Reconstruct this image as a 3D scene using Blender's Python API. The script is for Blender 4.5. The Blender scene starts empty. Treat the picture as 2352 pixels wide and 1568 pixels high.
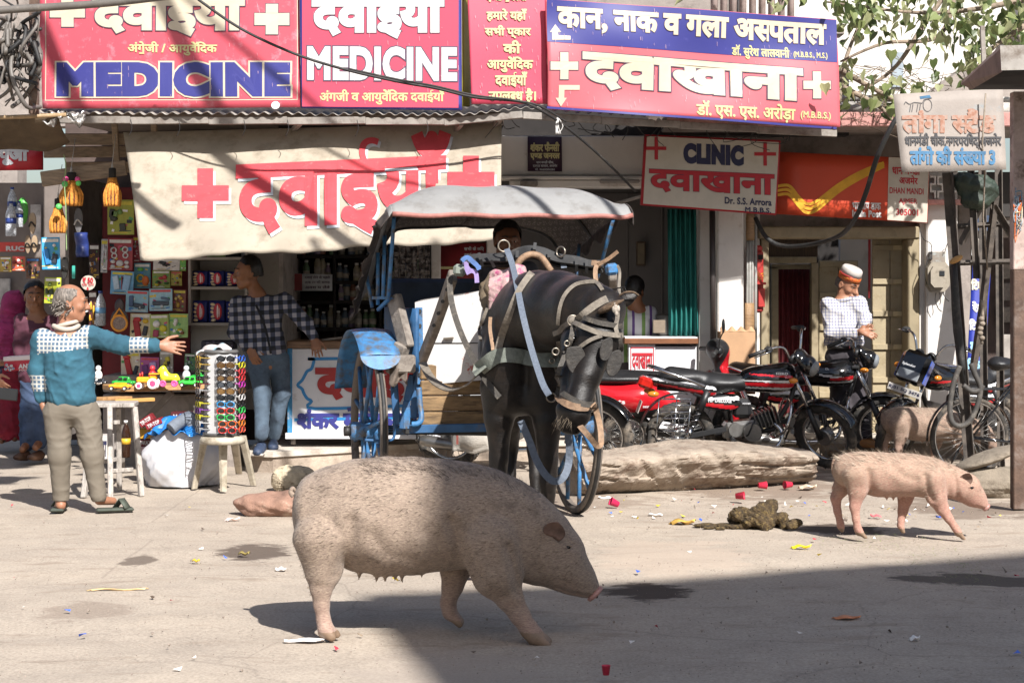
import bpy, bmesh, math, random
import numpy as np
from mathutils import Vector, Matrix, Euler
from mathutils.geometry import tessellate_polygon
random.seed(7); RNG = np.random.RandomState(5)
SC = bpy.context.scene
COL = SC.collection
F, H, CX, HY = 4247.0, 1.58, 1176.0, 660.0      # focal length in photo pixels, eye height, centre column, horizon row
cam = bpy.data.cameras.new('camera'); camo = bpy.data.objects.new('camera', cam); COL.objects.link(camo)
camo.location = (0, 0, H); camo.rotation_euler = (math.radians(90), 0, 0)
cam.sensor_width = 36; cam.lens = F/2352*36; cam.shift_y = -(784-HY)/2352; cam.clip_end = 3000; cam.clip_start = 0.1
SC.camera = camo
SUN = Vector((0.46, -1.0, 0.98)).normalized()     # direction towards the sun
w = bpy.data.worlds.new('World'); SC.world = w; w.use_nodes = True
nt = w.node_tree; sky = nt.nodes.new('ShaderNodeTexSky'); sky.sky_type = 'NISHITA'; sky.sun_disc = False
sky.sun_elevation = math.asin(SUN.z); sky.sun_rotation = math.atan2(SUN.x, SUN.y); sky.dust_density = 2.0
nt.links.new(sky.outputs[0], nt.nodes['Background'].inputs[0]); nt.nodes['Background'].inputs[1].default_value = 0.072
sl = bpy.data.lights.new('sun', 'SUN'); sl.energy = 5.0; sl.angle = math.radians(0.6); sl.color = (1, 0.975, 0.94)
so = bpy.data.objects.new('sun', sl); COL.objects.link(so); so.rotation_euler = SUN.to_track_quat('Z', 'Y').to_euler()
so.location = (0, 0, 40)
SC.view_settings.view_transform = 'Standard'; SC.view_settings.look = 'None'; SC.view_settings.gamma = 1
SC.view_settings.exposure = 0.93
SC.cycles.max_bounces = 6; SC.cycles.diffuse_bounces = 3; SC.cycles.glossy_bounces = 3; SC.cycles.transparent_max_bounces = 6
SC.cycles.transmission_bounces = 4; SC.cycles.use_denoising = True; SC.cycles.sample_clamp_indirect = 6
LITF = 1/1.45
def P(x, y, d): return Vector(((x-CX)*d/F, d, H-(y-HY)*d/F))
def gd(y): return F*H/(y-HY)
def G(x, y, z=0.0): return P(x, y, F*(H-z)/(y-HY))
def lin(c):
 if isinstance(c, str):
  c = [int(c.lstrip('#')[i:i+2], 16)/255 for i in (0, 2, 4)]
  c = [(x/12.92 if x <= .04045 else ((x+.055)/1.055)**2.4) for x in c]
  c = [x*LITF for x in c]
 return tuple(min(x, .92) for x in c)
MATS = {}
def newmat(name):
 m = bpy.data.materials.new(name); m.use_nodes = True
 n = m.node_tree; return m, n, n.nodes['Principled BSDF']
def nd(n, t, **kw):
 x = n.nodes.new('ShaderNode'+t)
 for k, v in kw.items():
  if k in x.inputs: x.inputs[k].default_value = v
  else: setattr(x, k, v)
 return x
def coord(n, scale=(1, 1, 1), kind='Object', rot=(0, 0, 0)):
 t = n.nodes.new('ShaderNodeTexCoord'); mp = n.nodes.new('ShaderNodeMapping')
 mp.inputs['Scale'].default_value = scale; mp.inputs['Rotation'].default_value = rot
 n.links.new(t.outputs[kind], mp.inputs[0]); return mp.outputs[0]
def noise(n, co, scale, detail=4, rough=.6):
 x = nd(n, 'TexNoise', Scale=scale, Detail=detail, Roughness=rough); n.links.new(co, x.inputs['Vector']); return x.outputs['Fac']
def ramp(n, fac, stops):
 r = n.nodes.new('ShaderNodeValToRGB'); e = r.color_ramp.elements
 while len(e) < len(stops): e.new(.5)
 for i, (p, c) in enumerate(stops):
  e[i].position = p; e[i].color = (c, c, c, 1) if isinstance(c, (int, float)) else (*c[:3], 1)
 n.links.new(fac, r.inputs[0]); return r.outputs[0]
def mix(n, fac, a, b, mode='MIX'):
 x = n.nodes.new('ShaderNodeMix'); x.data_type = 'RGBA'; x.blend_type = mode
 for s, v in ((0, fac), (6, a), (7, b)):
  if hasattr(v, 'is_output') or isinstance(v, bpy.types.NodeSocket): n.links.new(v, x.inputs[s])
  elif s == 0: x.inputs[0].default_value = v
  else: x.inputs[s].default_value = (*v[:3], 1)
 return x.outputs[2]
def bump(n, b, fac, strength, dist=.02):
 x = nd(n, 'Bump', Strength=strength, Distance=dist); n.links.new(fac, x.inputs['Height']); n.links.new(x.outputs[0], b.inputs['Normal'])
def mat(name, c=None, rough=.6, metal=0, var=.14, scale=9, dirt=None, bmp=0, bscale=60, coat=0, alpha=None, stretch=(1, 1, 1)):
 if name in MATS: return MATS[name]
 m, n, b = newmat(name); c = lin(c); co = coord(n, stretch)
 f = noise(n, co, scale)
 lo = tuple(x*(1-var*1.6) for x in c); hi = tuple(min(x*(1+var), .95) for x in c)
 out = ramp(n, f, [(.3, lo), (.7, hi)])
 if dirt:
  dc, lo_, hi_, ds = dirt
  out = mix(n, ramp(n, noise(n, co, ds, 6, .7), [(lo_, 0), (hi_, 1)]), out, lin(dc))
 n.links.new(out, b.inputs['Base Color'])
 b.inputs['Roughness'].default_value = rough; b.inputs['Metallic'].default_value = metal
 if coat: b.inputs['Coat Weight'].default_value = coat; b.inputs['Coat Roughness'].default_value = .08
 if bmp: bump(n, b, noise(n, co, bscale, 5), bmp)
 if alpha is not None: b.inputs['Alpha'].default_value = alpha
 MATS[name] = m; return m
def rotz(a): return Matrix.Rotation(a, 3, 'Z')
def frame(d, up=Vector((0, 0, 1))):
 d = Vector(d).normalized(); s = d.cross(up)
 if s.length < 1e-4: s = d.cross(Vector((0, 1, 0)))
 s.normalize(); return s, d, s.cross(d).normalized()
SPLIT = set('wall side_wall hinge_strap pillar shelf roof_beam canopy_post canopy_fringe shaft shock_absorber indicator grip door_frame sandal shoe yoke_cap rein_ring panel bracket castor notice blinker eye eyebrow eyelid fork mudguard side_panel leg_guard footrest water_pipe pipes rag eave_beam fascia balustrade window toy crank exhaust handlebar carrier mirror buckle trim peg_hole belt ball wire tape fork loose_wires rack_cap'.split())
class MB:
 def __init__(s, m=None):
  s.v = []; s.f = []; s.mi = []; s.sm = []; s.mats = []; s.c = 0; s.smooth = False
  if m is not None: s.use(m)
 def use(s, m, smooth=None):
  if m not in s.mats: s.mats.append(m)
  s.c = s.mats.index(m)
  if smooth is not None: s.smooth = smooth
  return s
 def add(s, vs, fs, smooth=None):
  o = len(s.v); s.v += [tuple(v) for v in vs]
  for f in fs: s.f.append(tuple(i+o for i in f)); s.mi.append(s.c); s.sm.append(s.smooth if smooth is None else smooth)
  return s
 def box(s, c, size, R=None, bev=0.0):
  c = Vector(c); h = [x/2 for x in size]; R = R or Matrix.Identity(3)
  bev = min(bev, *(x*.9 for x in h)) if bev else 0
  if not bev:
   vs = [c+R@Vector((sx*h[0], sy*h[1], sz*h[2])) for sx in (-1, 1) for sy in (-1, 1) for sz in (-1, 1)]
   return s.add(vs, [(0, 1, 3, 2), (4, 6, 7, 5), (0, 4, 5, 1), (2, 3, 7, 6), (0, 2, 6, 4), (1, 5, 7, 3)], False)
  vs = []; ix = {}
  for sx in (-1, 1):
   for sy in (-1, 1):
    for sz in (-1, 1):
     sg = (sx, sy, sz)
     for a in range(3):
      p = [sg[k]*(h[k]-(0 if k == a else bev)) for k in range(3)]
      ix[(sg, a)] = len(vs); vs.append(c+R@Vector(p))
  fs = []
  for a in range(3):
   b_, c_ = (a+1) % 3, (a+2) % 3
   for sa in (-1, 1):
    q = []
    for (u, v) in ((-1, -1), (1, -1), (1, 1), (-1, 1)):
     g = [0]*3; g[a] = sa; g[b_] = u; g[c_] = v; q.append(ix[(tuple(g), a)])
    fs.append(q if sa > 0 else q[::-1])
   for u in (-1, 1):
    for v in (-1, 1):
     q = []
     for (sa, fa) in ((-1, b_), (1, b_), (1, c_), (-1, c_)):
      g = [0]*3; g[a] = sa; g[b_] = u; g[c_] = v; q.append(ix[(tuple(g), fa)])
     fs.append(q if u*v < 0 else q[::-1])
  for sx in (-1, 1):
   for sy in (-1, 1):
    for sz in (-1, 1):
     q = [ix[((sx, sy, sz), a)] for a in range(3)]
     fs.append(q if sx*sy*sz > 0 else q[::-1])
  return s.add(vs, fs, False)
 def pbox(s, x0, y0, x1, y1, d, th, bev=0.0):
  a = P(x0, y1, d); b = P(x1, y0, d)
  return s.box(((a.x+b.x)/2, d+th/2, (a.z+b.z)/2), (abs(b.x-a.x), th, abs(b.z-a.z)), None, bev)
 def bar(s, a, b, w_, h_, up=Vector((0, 0, 1)), bev=0.0):
  a = Vector(a); b = Vector(b); sd, d, u = frame(b-a, Vector(up))
  return s.box((a+b)/2, (w_, (b-a).length, h_), Matrix((sd, d, u)).transposed(), bev)
 def tube(s, pts, r, n=8, cap=True, closed=False, sec=None, up=None, smooth=True):
  pts = [Vector(p) for p in pts]; k = len(pts)
  rs = r if isinstance(r, (list, tuple)) else [r]*k
  T = []
  for i in range(k):
   a = pts[i-1] if (i > 0 or closed) else pts[i]; b = pts[(i+1) % k] if (i < k-1 or closed) else pts[i]
   t = b-a; T.append(t.normalized() if t.length > 1e-9 else Vector((0, 0, 1)))
  u = Vector(up) if up is not None else (Vector((0, 0, 1)) if abs(T[0].z) < .9 else Vector((0, 1, 0)))
  vs = []
  for i in range(k):
   if up is not None: u = Vector(up)
   u = u - T[i]*u.dot(T[i])
   if u.length < 1e-5: u = T[i].orthogonal()
   u.normalize(); sd = T[i].cross(u)
   if sec:
    for (x, y) in sec: vs.append(pts[i]+sd*x*rs[i]+u*y*rs[i])
   else:
    for j in range(n):
     a = 2*math.pi*j/n; vs.append(pts[i]+sd*math.cos(a)*rs[i]+u*math.sin(a)*rs[i])
  n = len(sec) if sec else n; fs = []
  for i in range(k if closed else k-1):
   for j in range(n):
    a = i*n+j; b = i*n+(j+1) % n; c = ((i+1) % k)*n+(j+1) % n; d = ((i+1) % k)*n+j
    fs.append((a, b, c, d))
  s.add(vs, fs, smooth)
  if cap and not closed:
   o = len(s.v)-len(vs)
   s.f.append(tuple(o+j for j in range(n))[::-1]); s.mi.append(s.c); s.sm.append(False)
   s.f.append(tuple(o+(k-1)*n+j for j in range(n))); s.mi.append(s.c); s.sm.append(False)
  return s
 def strap(s, pts, w_, t_=.006, up=(0, -1, 0)):
  h, k = w_/2, t_/2
  return s.tube(pts, 1.0, cap=True, sec=[(-h, -k), (h, -k), (h, k), (-h, k)], up=up, smooth=False)
 def lathe(s, prof, o, ax=(0, 0, 1), n=20, smooth=True, sx=1.0, sy=1.0, up=None):
  o = Vector(o); a = Vector(ax).normalized()
  u = Vector(up) if up else a.orthogonal(); u = (u-a*u.dot(a)).normalized(); v = a.cross(u)
  vs = []; fs = []
  for (r, h) in prof:
   for j in range(n):
    t = 2*math.pi*j/n; vs.append(o+a*h+u*(r*math.cos(t)*sx)+v*(r*math.sin(t)*sy))
  for i in range(len(prof)-1):
   for j in range(n):
    fs.append((i*n+j, i*n+(j+1) % n, (i+1)*n+(j+1) % n, (i+1)*n+j))
  s.add(vs, fs, smooth); ob = len(s.v)-len(vs)
  if prof[0][0] > 1e-5: s.f.append(tuple(ob+j for j in range(n))[::-1]); s.mi.append(s.c); s.sm.append(False)
  if prof[-1][0] > 1e-5: s.f.append(tuple(ob+(len(prof)-1)*n+j for j in range(n))); s.mi.append(s.c); s.sm.append(False)
  return s
 def cyl(s, a, b, r, n=14, r2=None, bev=0):
  a = Vector(a); b = Vector(b); L = (b-a).length; r2 = r if r2 is None else r2
  pr = [(r, 0), (r2, L)] if not bev else [(r-bev, 0), (r, bev), (r2, L-bev), (r2-bev, L)]
  return s.lathe(pr, a, b-a, n)
 def torus(s, c, ax, R_, r, n=36, k=8, sq=1.0):
  c = Vector(c); a = Vector(ax).normalized(); u = a.orthogonal().normalized(); v = a.cross(u)
  vs = []; fs = []
  for i in range(n):
   t = 2*math.pi*i/n; d = u*math.cos(t)+v*math.sin(t)
   for j in range(k):
    q = 2*math.pi*j/k; vs.append(c+d*(R_+r*math.cos(q))+a*(r*sq*math.sin(q)))
  for i in range(n):
   for j in range(k):
    fs.append((i*k+j, ((i+1) % n)*k+j, ((i+1) % n)*k+(j+1) % k, i*k+(j+1) % k))
  return s.add(vs, fs, True)
 def ell(s, c, r, R=None, nu=14, nv=9):
  c = Vector(c); R = R or Matrix.Identity(3); vs = []; fs = []
  for i in range(nv+1):
   ph = math.pi*i/nv
   for j in range(nu):
    t = 2*math.pi*j/nu
    vs.append(c+R@Vector((r[0]*math.sin(ph)*math.cos(t), r[1]*math.sin(ph)*math.sin(t), r[2]*math.cos(ph))))
  for i in range(nv):
   for j in range(nu): fs.append((i*nu+j, (i+1)*nu+j, (i+1)*nu+(j+1) % nu, i*nu+(j+1) % nu))
  return s.add(vs, fs, True)
 def grid(s, fn, nu, nv, th=None, smooth=True):
  """fn(u,v) -> point; th is a thickness vector for the back layer"""
  vs = [Vector(fn(i/nu, j/nv)) for j in range(nv+1) for i in range(nu+1)]; n = len(vs); W = nu+1; fs = []
  for j in range(nv):
   for i in range(nu): a = j*W+i; fs.append((a, a+1, a+W+1, a+W))
  if th is not None:
   th = Vector(th); vs += [p+th for p in vs]
   fs += [tuple(x+n for x in f[::-1]) for f in fs[:]]
   ed = [i for i in range(W)]+[j*W+nu for j in range(1, nv+1)]+[nv*W+i for i in range(nu-1, -1, -1)]+[j*W for j in range(nv-1, 0, -1)]
   for a, b in zip(ed, ed[1:]+ed[:1]): fs.append((b, a, a+n, b+n))
  return s.add(vs, fs, smooth)
 def prism(s, poly, fn, smooth=False):
  """poly: 2-D outline; fn(x,y,k) maps to 3-D with k=0 front, 1 back"""
  n = len(poly)
  vs = [fn(x, y, 0) for x, y in poly]+[fn(x, y, 1) for x, y in poly]
  tr = tessellate_polygon([[Vector((x, y, 0)) for x, y in poly]])
  fs = [tuple(t) for t in tr]+[tuple(i+n for i in t[::-1]) for t in tr]
  fs += [(i, (i+1) % n, (i+1) % n+n, i+n) for i in range(n)]
  return s.add(vs, fs, smooth)
 def pprism(s, poly, d, th):
  return s.prism(poly, lambda x, y, k: P(x, y, d)+Vector((0, th*k, 0)))
 def loft(s, rings, cap=True, smooth=True):
  n = len(rings[0]); vs = [p for r in rings for p in r]; fs = []
  for i in range(len(rings)-1):
   for j in range(n): fs.append((i*n+j, i*n+(j+1) % n, (i+1)*n+(j+1) % n, (i+1)*n+j))
  if cap: fs += [tuple(range(n))[::-1], tuple((len(rings)-1)*n+j for j in range(n))]
  return s.add(vs, fs, smooth)
 def pieces(s):
  """groups of faces that hang together (touching or overlapping boxes)"""
  par = list(range(len(s.v)))
  def find(i):
   while par[i] != i: par[i] = par[par[i]]; i = par[i]
   return i
  for f in s.f:
   for i in f[1:]: par[find(i)] = find(f[0])
  V = np.array(s.v); ids = {}
  for i in range(len(V)): ids.setdefault(find(i), []).append(i)
  G_ = [[V[q].min(0)-.003, V[q].max(0)+.003, {k}] for k, q in ids.items()]; ch = True
  while ch:
   ch = False
   for i in range(len(G_)):
    for j in range(len(G_)-1, i, -1):
     if (G_[i][0] <= G_[j][1]).all() and (G_[j][0] <= G_[i][1]).all():
      G_[i] = [np.minimum(G_[i][0], G_[j][0]), np.maximum(G_[i][1], G_[j][1]), G_[i][2] | G_[j][2]]; G_.pop(j); ch = True
  wh = {k: n for n, g in enumerate(G_) for k in g[2]}; out = []
  for n in range(len(G_)):
   b = MB(); b.mats = s.mats; fi = [k for k, f in enumerate(s.f) if wh[find(f[0])] == n]; mp = {}
   for k in fi:
    for i in s.f[k]:
     if i not in mp: mp[i] = len(b.v); b.v.append(s.v[i])
   b.f = [tuple(mp[i] for i in s.f[k]) for k in fi]; b.mi = [s.mi[k] for k in fi]; b.sm = [s.sm[k] for k in fi]; out.append(b)
  return out
 def build(s, name, parent=None, label=None, cat=None, group=None, kind=None, fixn=True):
  if parent is not None and name in SPLIT and len(s.f) < 30000:
   ps = s.pieces()
   if len(ps) > 1: return [q._build(name, parent, label, cat, group, kind, fixn) for q in ps][0]
  return s._build(name, parent, label, cat, group, kind, fixn)
 def _build(s, name, parent=None, label=None, cat=None, group=None, kind=None, fixn=True):
  me = bpy.data.meshes.new(name)
  V = np.array(s.v, dtype=float) if s.v else np.zeros((0, 3))
  if parent is None and len(V):
   lo, hi = V.min(0), V.max(0); org = Vector(((lo[0]+hi[0])/2, (lo[1]+hi[1])/2, lo[2]))
  else:
   org = Vector((0, 0, 0)); q = parent
   while q is not None: org += q.location; q = q.parent
  me.from_pydata([tuple(x) for x in (V-np.array(org))], [], s.f)
  for m in s.mats: me.materials.append(m)
  me.polygons.foreach_set('material_index', s.mi); me.polygons.foreach_set('use_smooth', s.sm)
  if fixn:
   bm = bmesh.new(); bm.from_mesh(me); bmesh.ops.recalc_face_normals(bm, faces=bm.faces); bm.to_mesh(me); bm.free()
  o = bpy.data.objects.new(name, me); COL.objects.link(o)
  if parent is None: o.location = org
  else: o.parent = parent
  return tag(o, label, cat, group, kind)
def tag(o, label=None, cat=None, group=None, kind=None):
 for k, v in (('label', label), ('category', cat), ('group', group), ('kind', kind)):
  if v: o[k] = v
 return o
def thing(name, label, cat, loc=(0, 0, 0), group=None):
 o = bpy.data.objects.new(name, None); COL.objects.link(o); o.location = loc; o.empty_display_size = .1
 return tag(o, label, cat, group)
def dup(root, loc=None, rz=None, label=None, sc=None, mats=None, rot=None):
 def cp(o, par):
  c = o.copy(); COL.objects.link(c)
  if par is not None: c.parent = par
  if mats and o.type == 'MESH':
   c.data = o.data.copy()
   for i, m in enumerate(c.data.materials):
    if m and m.name in mats: c.data.materials[i] = mats[m.name]
  for ch in list(KIDS.get(o.name, [])): cp(ch, c)
  return c
 KIDS = {}
 for o in SC.objects:
  if o.parent is not None: KIDS.setdefault(o.parent.name, []).append(o)
 c = cp(root, None)
 if loc is not None: c.location = loc
 if rz is not None: c.rotation_euler = (0, 0, rz)
 if rot is not None: c.rotation_euler = rot
 if sc is not None: c.scale = (sc, sc, sc) if isinstance(sc, (int, float)) else sc
 if label: c['label'] = label
 return c
def sdf_mesh(prims, res, k=.03, fn=None):
 lo = np.full(3, 1e9); hi = -lo
 for p in prims:
  if p[0] == 'c':
   q = np.array([p[1], p[3]]); r = max(p[2], p[4]); lo = np.minimum(lo, q.min(0)-r); hi = np.maximum(hi, q.max(0)+r)
  elif p[0] == 'e': r = max(p[2]); lo = np.minimum(lo, np.array(p[1])-r); hi = np.maximum(hi, np.array(p[1])+r)
 lo -= 3*res+k*.5; hi += 3*res+k*.5
 N = np.ceil((hi-lo)/res).astype(int)+1
 ax = [lo[i]+np.arange(N[i])*res for i in range(3)]
 D = np.full(N, 1.0, dtype=np.float32)
 for p in prims:
  kk = k
  if p[0] == 'c':
   a, ra, b, rb = np.array(p[1], float), p[2], np.array(p[3], float), p[4]
   if len(p) > 5: kk = p[5]
   bl = np.minimum(a, b)-max(ra, rb); bh = np.maximum(a, b)+max(ra, rb)
  else:
   c, rr = np.array(p[1], float), np.array(p[2], float); M = np.array(p[3]) if len(p) > 3 and p[3] is not None else np.eye(3)
   if len(p) > 4: kk = p[4]
   bl = c-rr.max(); bh = c+rr.max()
  m = kk*1.2+2*res
  i0 = np.maximum(np.floor((bl-m-lo)/res).astype(int), 0); i1 = np.minimum(np.ceil((bh+m-lo)/res).astype(int)+1, N)
  sl = tuple(slice(i0[i], i1[i]) for i in range(3))
  X, Y, Z = np.meshgrid(ax[0][sl[0]], ax[1][sl[1]], ax[2][sl[2]], indexing='ij')
  if p[0] == 'c':
   ab = b-a; L2 = max(ab@ab, 1e-12)
   t = np.clip(((X-a[0])*ab[0]+(Y-a[1])*ab[1]+(Z-a[2])*ab[2])/L2, 0, 1)
   d = np.sqrt((X-a[0]-t*ab[0])**2+(Y-a[1]-t*ab[1])**2+(Z-a[2]-t*ab[2])**2)-(ra+(rb-ra)*t)
  else:
   q = [(X-c[0])*M[0][i]+(Y-c[1])*M[1][i]+(Z-c[2])*M[2][i] for i in range(3)]
   k0 = np.sqrt(sum((q[i]/rr[i])**2 for i in range(3))); k1 = np.sqrt(sum((q[i]/rr[i]**2)**2 for i in range(3)))+1e-9
   d = k0*(k0-1)/k1
  o = D[sl]
  if p[0] == 's': pass
  if kk < 0:
   kk = -kk; h = np.maximum(kk-np.abs(o+d), 0)/kk; D[sl] = np.maximum(o, -d)+h*h*kk/4
  else:
   h = np.maximum(kk-np.abs(o-d), 0)/kk; D[sl] = np.minimum(o, d)-h*h*kk/4
 S = D < 0
 cs = [S[i:N[0]-1+i, j:N[1]-1+j, l:N[2]-1+l] for i in (0, 1) for j in (0, 1) for l in (0, 1)]
 cnt = sum(c.astype(int) for c in cs); act = (cnt > 0) & (cnt < 8)
 idx = -np.ones(act.shape, int); I = np.argwhere(act); idx[act] = np.arange(len(I))
 acc = np.zeros((len(I), 3)); num = np.zeros(len(I))
 cor = [(i, j, l) for i in (0, 1) for j in (0, 1) for l in (0, 1)]
 for u in range(8):
  for v in range(u+1, 8):
   a, b = np.array(cor[u]), np.array(cor[v])
   if np.abs(a-b).sum() != 1: continue
   da = D[I[:, 0]+a[0], I[:, 1]+a[1], I[:, 2]+a[2]]; db = D[I[:, 0]+b[0], I[:, 1]+b[1], I[:, 2]+b[2]]
   cr = (da < 0) != (db < 0); t = np.where(cr, da/np.where(cr, da-db, 1), 0)
   acc[cr] += (a+(b-a)*t[:, None])[cr]; num[cr] += 1
 V = lo+(I+acc/num[:, None])*res
 fs = []
 for a in range(3):
  b, c = (a+1) % 3, (a+2) % 3
  s0 = [slice(0, -1)]*3; s1 = [slice(0, -1)]*3
  A = [slice(1, -1)]*3; A[a] = slice(0, -1); Bq = list(A); Bq[a] = slice(1, None)
  x = S[tuple(A)] != S[tuple(Bq)]
  E = np.argwhere(x); off = np.ones(3, int); off[a] = 0; E = E+off
  ins = S[E[:, 0], E[:, 1], E[:, 2]]
  def g(db, dc):
   q = E.copy(); q[:, b] -= db; q[:, c] -= dc; return idx[q[:, 0], q[:, 1], q[:, 2]]
  Q = np.stack([g(1, 1), g(0, 1), g(0, 0), g(1, 0)], 1)
  Q[~ins] = Q[~ins][:, ::-1]
  fs.append(Q)
 fs = np.concatenate(fs); fs = fs[(fs >= 0).all(1)]
 for _ in range(2):
  sm = np.zeros_like(V); ct = np.zeros(len(V))
  for i in range(4):
   np.add.at(sm, fs[:, i], V[fs[:, (i+1) % 4]]); np.add.at(ct, fs[:, i], 1)
   np.add.at(sm, fs[:, (i+1) % 4], V[fs[:, i]]); np.add.at(ct, fs[:, (i+1) % 4], 1)
  V = V*.5+.5*sm/np.maximum(ct, 1)[:, None]
 if fn is not None: V = fn(V)
 return V, fs
def body(name, prims, res, m, parent=None, k=.03, fn=None, facemat=None, **kw):
 V, fs = sdf_mesh(prims, res, k, fn); b = MB()
 for q in (m if isinstance(m, (list, tuple)) else [m]): b.use(q)
 b.v = [tuple(x) for x in V]; b.f = [tuple(int(i) for i in q) for q in fs]
 b.mi = [0]*len(b.f) if facemat is None else [int(x) for x in facemat(V[fs].mean(1))]
 b.sm = [True]*len(b.f)
 return b.build(name, parent, fixn=False, **kw)
def grooves(V, lines, y0):
 """press skin folds (lines in the x-z plane: points, depth, width) into both flanks of a body centred on y0"""
 V = V.copy()
 for pts, A, s_ in lines:
  dm = np.full(len(V), 9.)
  for a, c in zip(pts, pts[1:]):
   a, c = np.array(a), np.array(c); q = V[:, [0, 2]]; t = np.clip(((q-a)@(c-a))/max((c-a)@(c-a), 1e-9), 0, 1); dm = np.minimum(dm, np.linalg.norm(q-(a+t[:, None]*(c-a)), axis=1))
  V[:, 1] -= np.sign(V[:, 1]-y0)*A*(np.exp(-(dm/s_)**2)-.45*np.exp(-((dm-2.2*s_)/(1.3*s_))**2))*np.clip(np.abs(V[:, 1]-y0)/.05, 0, 1)
 return V
def wob(V, f, amp, seed=0):
 """smooth pseudo-noise, one value per point"""
 r = np.random.RandomState(seed); o = np.zeros(len(V))
 for i in range(7):
  d = r.normal(size=3); o += np.sin(V@(d*f*(1+.5*i))+r.uniform(0, 6.28))/(1+.4*i)
 return o*amp/2.2
_adv = {}; _gl = {}
def _ev(s, bold, sp=None):
 sp = bold if sp is None else sp; key = (s, bold, sp)
 if key in _gl: return _gl[key]
 cu = bpy.data.curves.new('lettering', 'FONT'); cu.body = s; cu.size = 1; cu.space_character = 1+(sp*1.6 if s.isascii() else 0); cu.bevel_depth = bold; cu.bevel_resolution = 0; cu.resolution_u = 4
 ob = bpy.data.objects.new('lettering', cu); COL.objects.link(ob)
 dg = bpy.context.evaluated_depsgraph_get(); ev = ob.evaluated_get(dg); me = ev.to_mesh()
 V = [tuple(v.co) for v in me.vertices]; Fc = [tuple(p.vertices) for p in me.polygons if p.normal.z > -.3]
 ev.to_mesh_clear(); bpy.data.objects.remove(ob); bpy.data.curves.remove(cu)
 _gl[key] = (V, Fc); return _gl[key]
def _width(s):
 if s == '': return 0
 if s not in _adv:
  a = min(v[0] for v in _ev(s+'|', 0)[0][-4:]); 
  V = _ev(s+'|', 0)[0]; a = max(V, key=lambda v: v[0])[0]; b = max(_ev('|', 0)[0], key=lambda v: v[0])[0]
  _adv[s] = a-b
 return _adv[s]
def lettering(s, bold, sp=None):
 """verts, faces of a line; '~' after a consonant asks for its half form (stem cut off)"""
 VV, FF, x = [], [], 0.0
 parts = s.split('~')
 for pi, pc in enumerate(parts):
  half = pi < len(parts)-1
  runs = [(pc[:-1], False), (pc[-1], True)] if half else [(pc, False)]
  for t, h in runs:
   if not t.strip(): x += _width(t); continue
   V, Fc = _ev(t, bold, sp); wd = _width(t); cut = wd-.135 if h else 1e9
   o = len(VV); VV += [(min(v[0], cut)+x, v[1], v[2]) for v in V]; FF += [tuple(i+o for i in f) for f in Fc]
   x += cut if h else wd
 par = list(range(len(VV))); key = {}
 def find(i):
  while par[i] != i: par[i] = par[par[i]]; i = par[i]
  return i
 for i, v in enumerate(VV):
  kq = (round(v[0], 4), round(v[1], 4), round(v[2], 3)); 
  if kq in key: par[find(i)] = find(key[kq])
  else: key[kq] = i
 for f in FF:
  for i in f[1:]: par[find(i)] = find(f[0])
 comp = {}; 
 lay = [comp.setdefault(find(i), len(comp)) % 5 for i in range(len(VV))]
 return VV, FF, lay
def text(b, fn, s, x0, y0, x1, y1, m, bold=.0, out=None, slope=0.0, off=.006):
 """write s into the photo-pixel box x0,y0..x1,y1 of the surface fn(x,y,offset)"""
 base = lettering(s, bold)[0]
 ax0 = min(v[0] for v in base); ax1 = max(v[0] for v in base); ay0 = min(v[1] for v in base); ay1 = max(v[1] for v in base)
 for lvl, (mm, bd) in enumerate(([out] if out else [])+[(m, bold)]):
  V, Fc, lay = lettering(s, bd, bold); b.use(mm); vs = []
  for (vx, vy, vz), l in zip(V, lay):
   X = x0+(vx-ax0)/(ax1-ax0)*(x1-x0); Y = y1-(vy-ay0)/(ay1-ay0)*(y1-y0)+slope*(X-x0)
   vs.append(fn(X, Y, off+(.003 if (out and lvl == 1) else 0)+l*.0004+(vz/max(bd, .001))*.0003))
  b.add(vs, Fc, False)
def plane_fn(c1, c2, c3, wave=None):
 """surface through three points given as (x,y,depth); returns fn(px,py,off)"""
 a, b_, c = P(*c1), P(*c2), P(*c3); n = (b_-a).cross(c-a).normalized()
 if n.y > 0: n = -n
 E0 = Vector((0, 0, H))
 def fn(x, y, off=0.0):
  r = Vector(((x-CX)/F, 1, -(y-HY)/F)); t = (a-E0).dot(n)/r.dot(n); p = E0+r*t
  return p+n*(off+(wave(x, y) if wave else 0))
 fn.n = n
 return fn
def poly_on(b, fn, pts, off, m):
 b.use(m); tr = tessellate_polygon([[Vector((x, y, 0)) for x, y in pts]]); b.add([fn(x, y, off) for x, y in pts], [tuple(t) for t in tr], False)
def rect_on(b, fn, x0, y0, x1, y1, off, m, sl=0.0):
 b.use(m); n_ = max(2, int(abs(x1-x0)/14)); k_ = max(1, int(abs(y1-y0)/14)); b.grid(lambda u, v: fn(x0+(x1-x0)*u, y0+(y1-y0)*v+(x1-x0)*u*sl, off), n_, k_, None, False)
def cross_on(b, fn, cx, cy, L, wd, m, off=.004, Lx=None):
 L2 = Lx or L; w2 = wd/2
 poly_on(b, fn, [(cx-w2, cy-L), (cx+w2, cy-L), (cx+w2, cy-w2), (cx+L2, cy-w2), (cx+L2, cy+w2), (cx+w2, cy+w2), (cx+w2, cy+L), (cx-w2, cy+L), (cx-w2, cy+w2), (cx-L2, cy+w2), (cx-L2, cy-w2), (cx-w2, cy-w2)], off, m)
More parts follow.
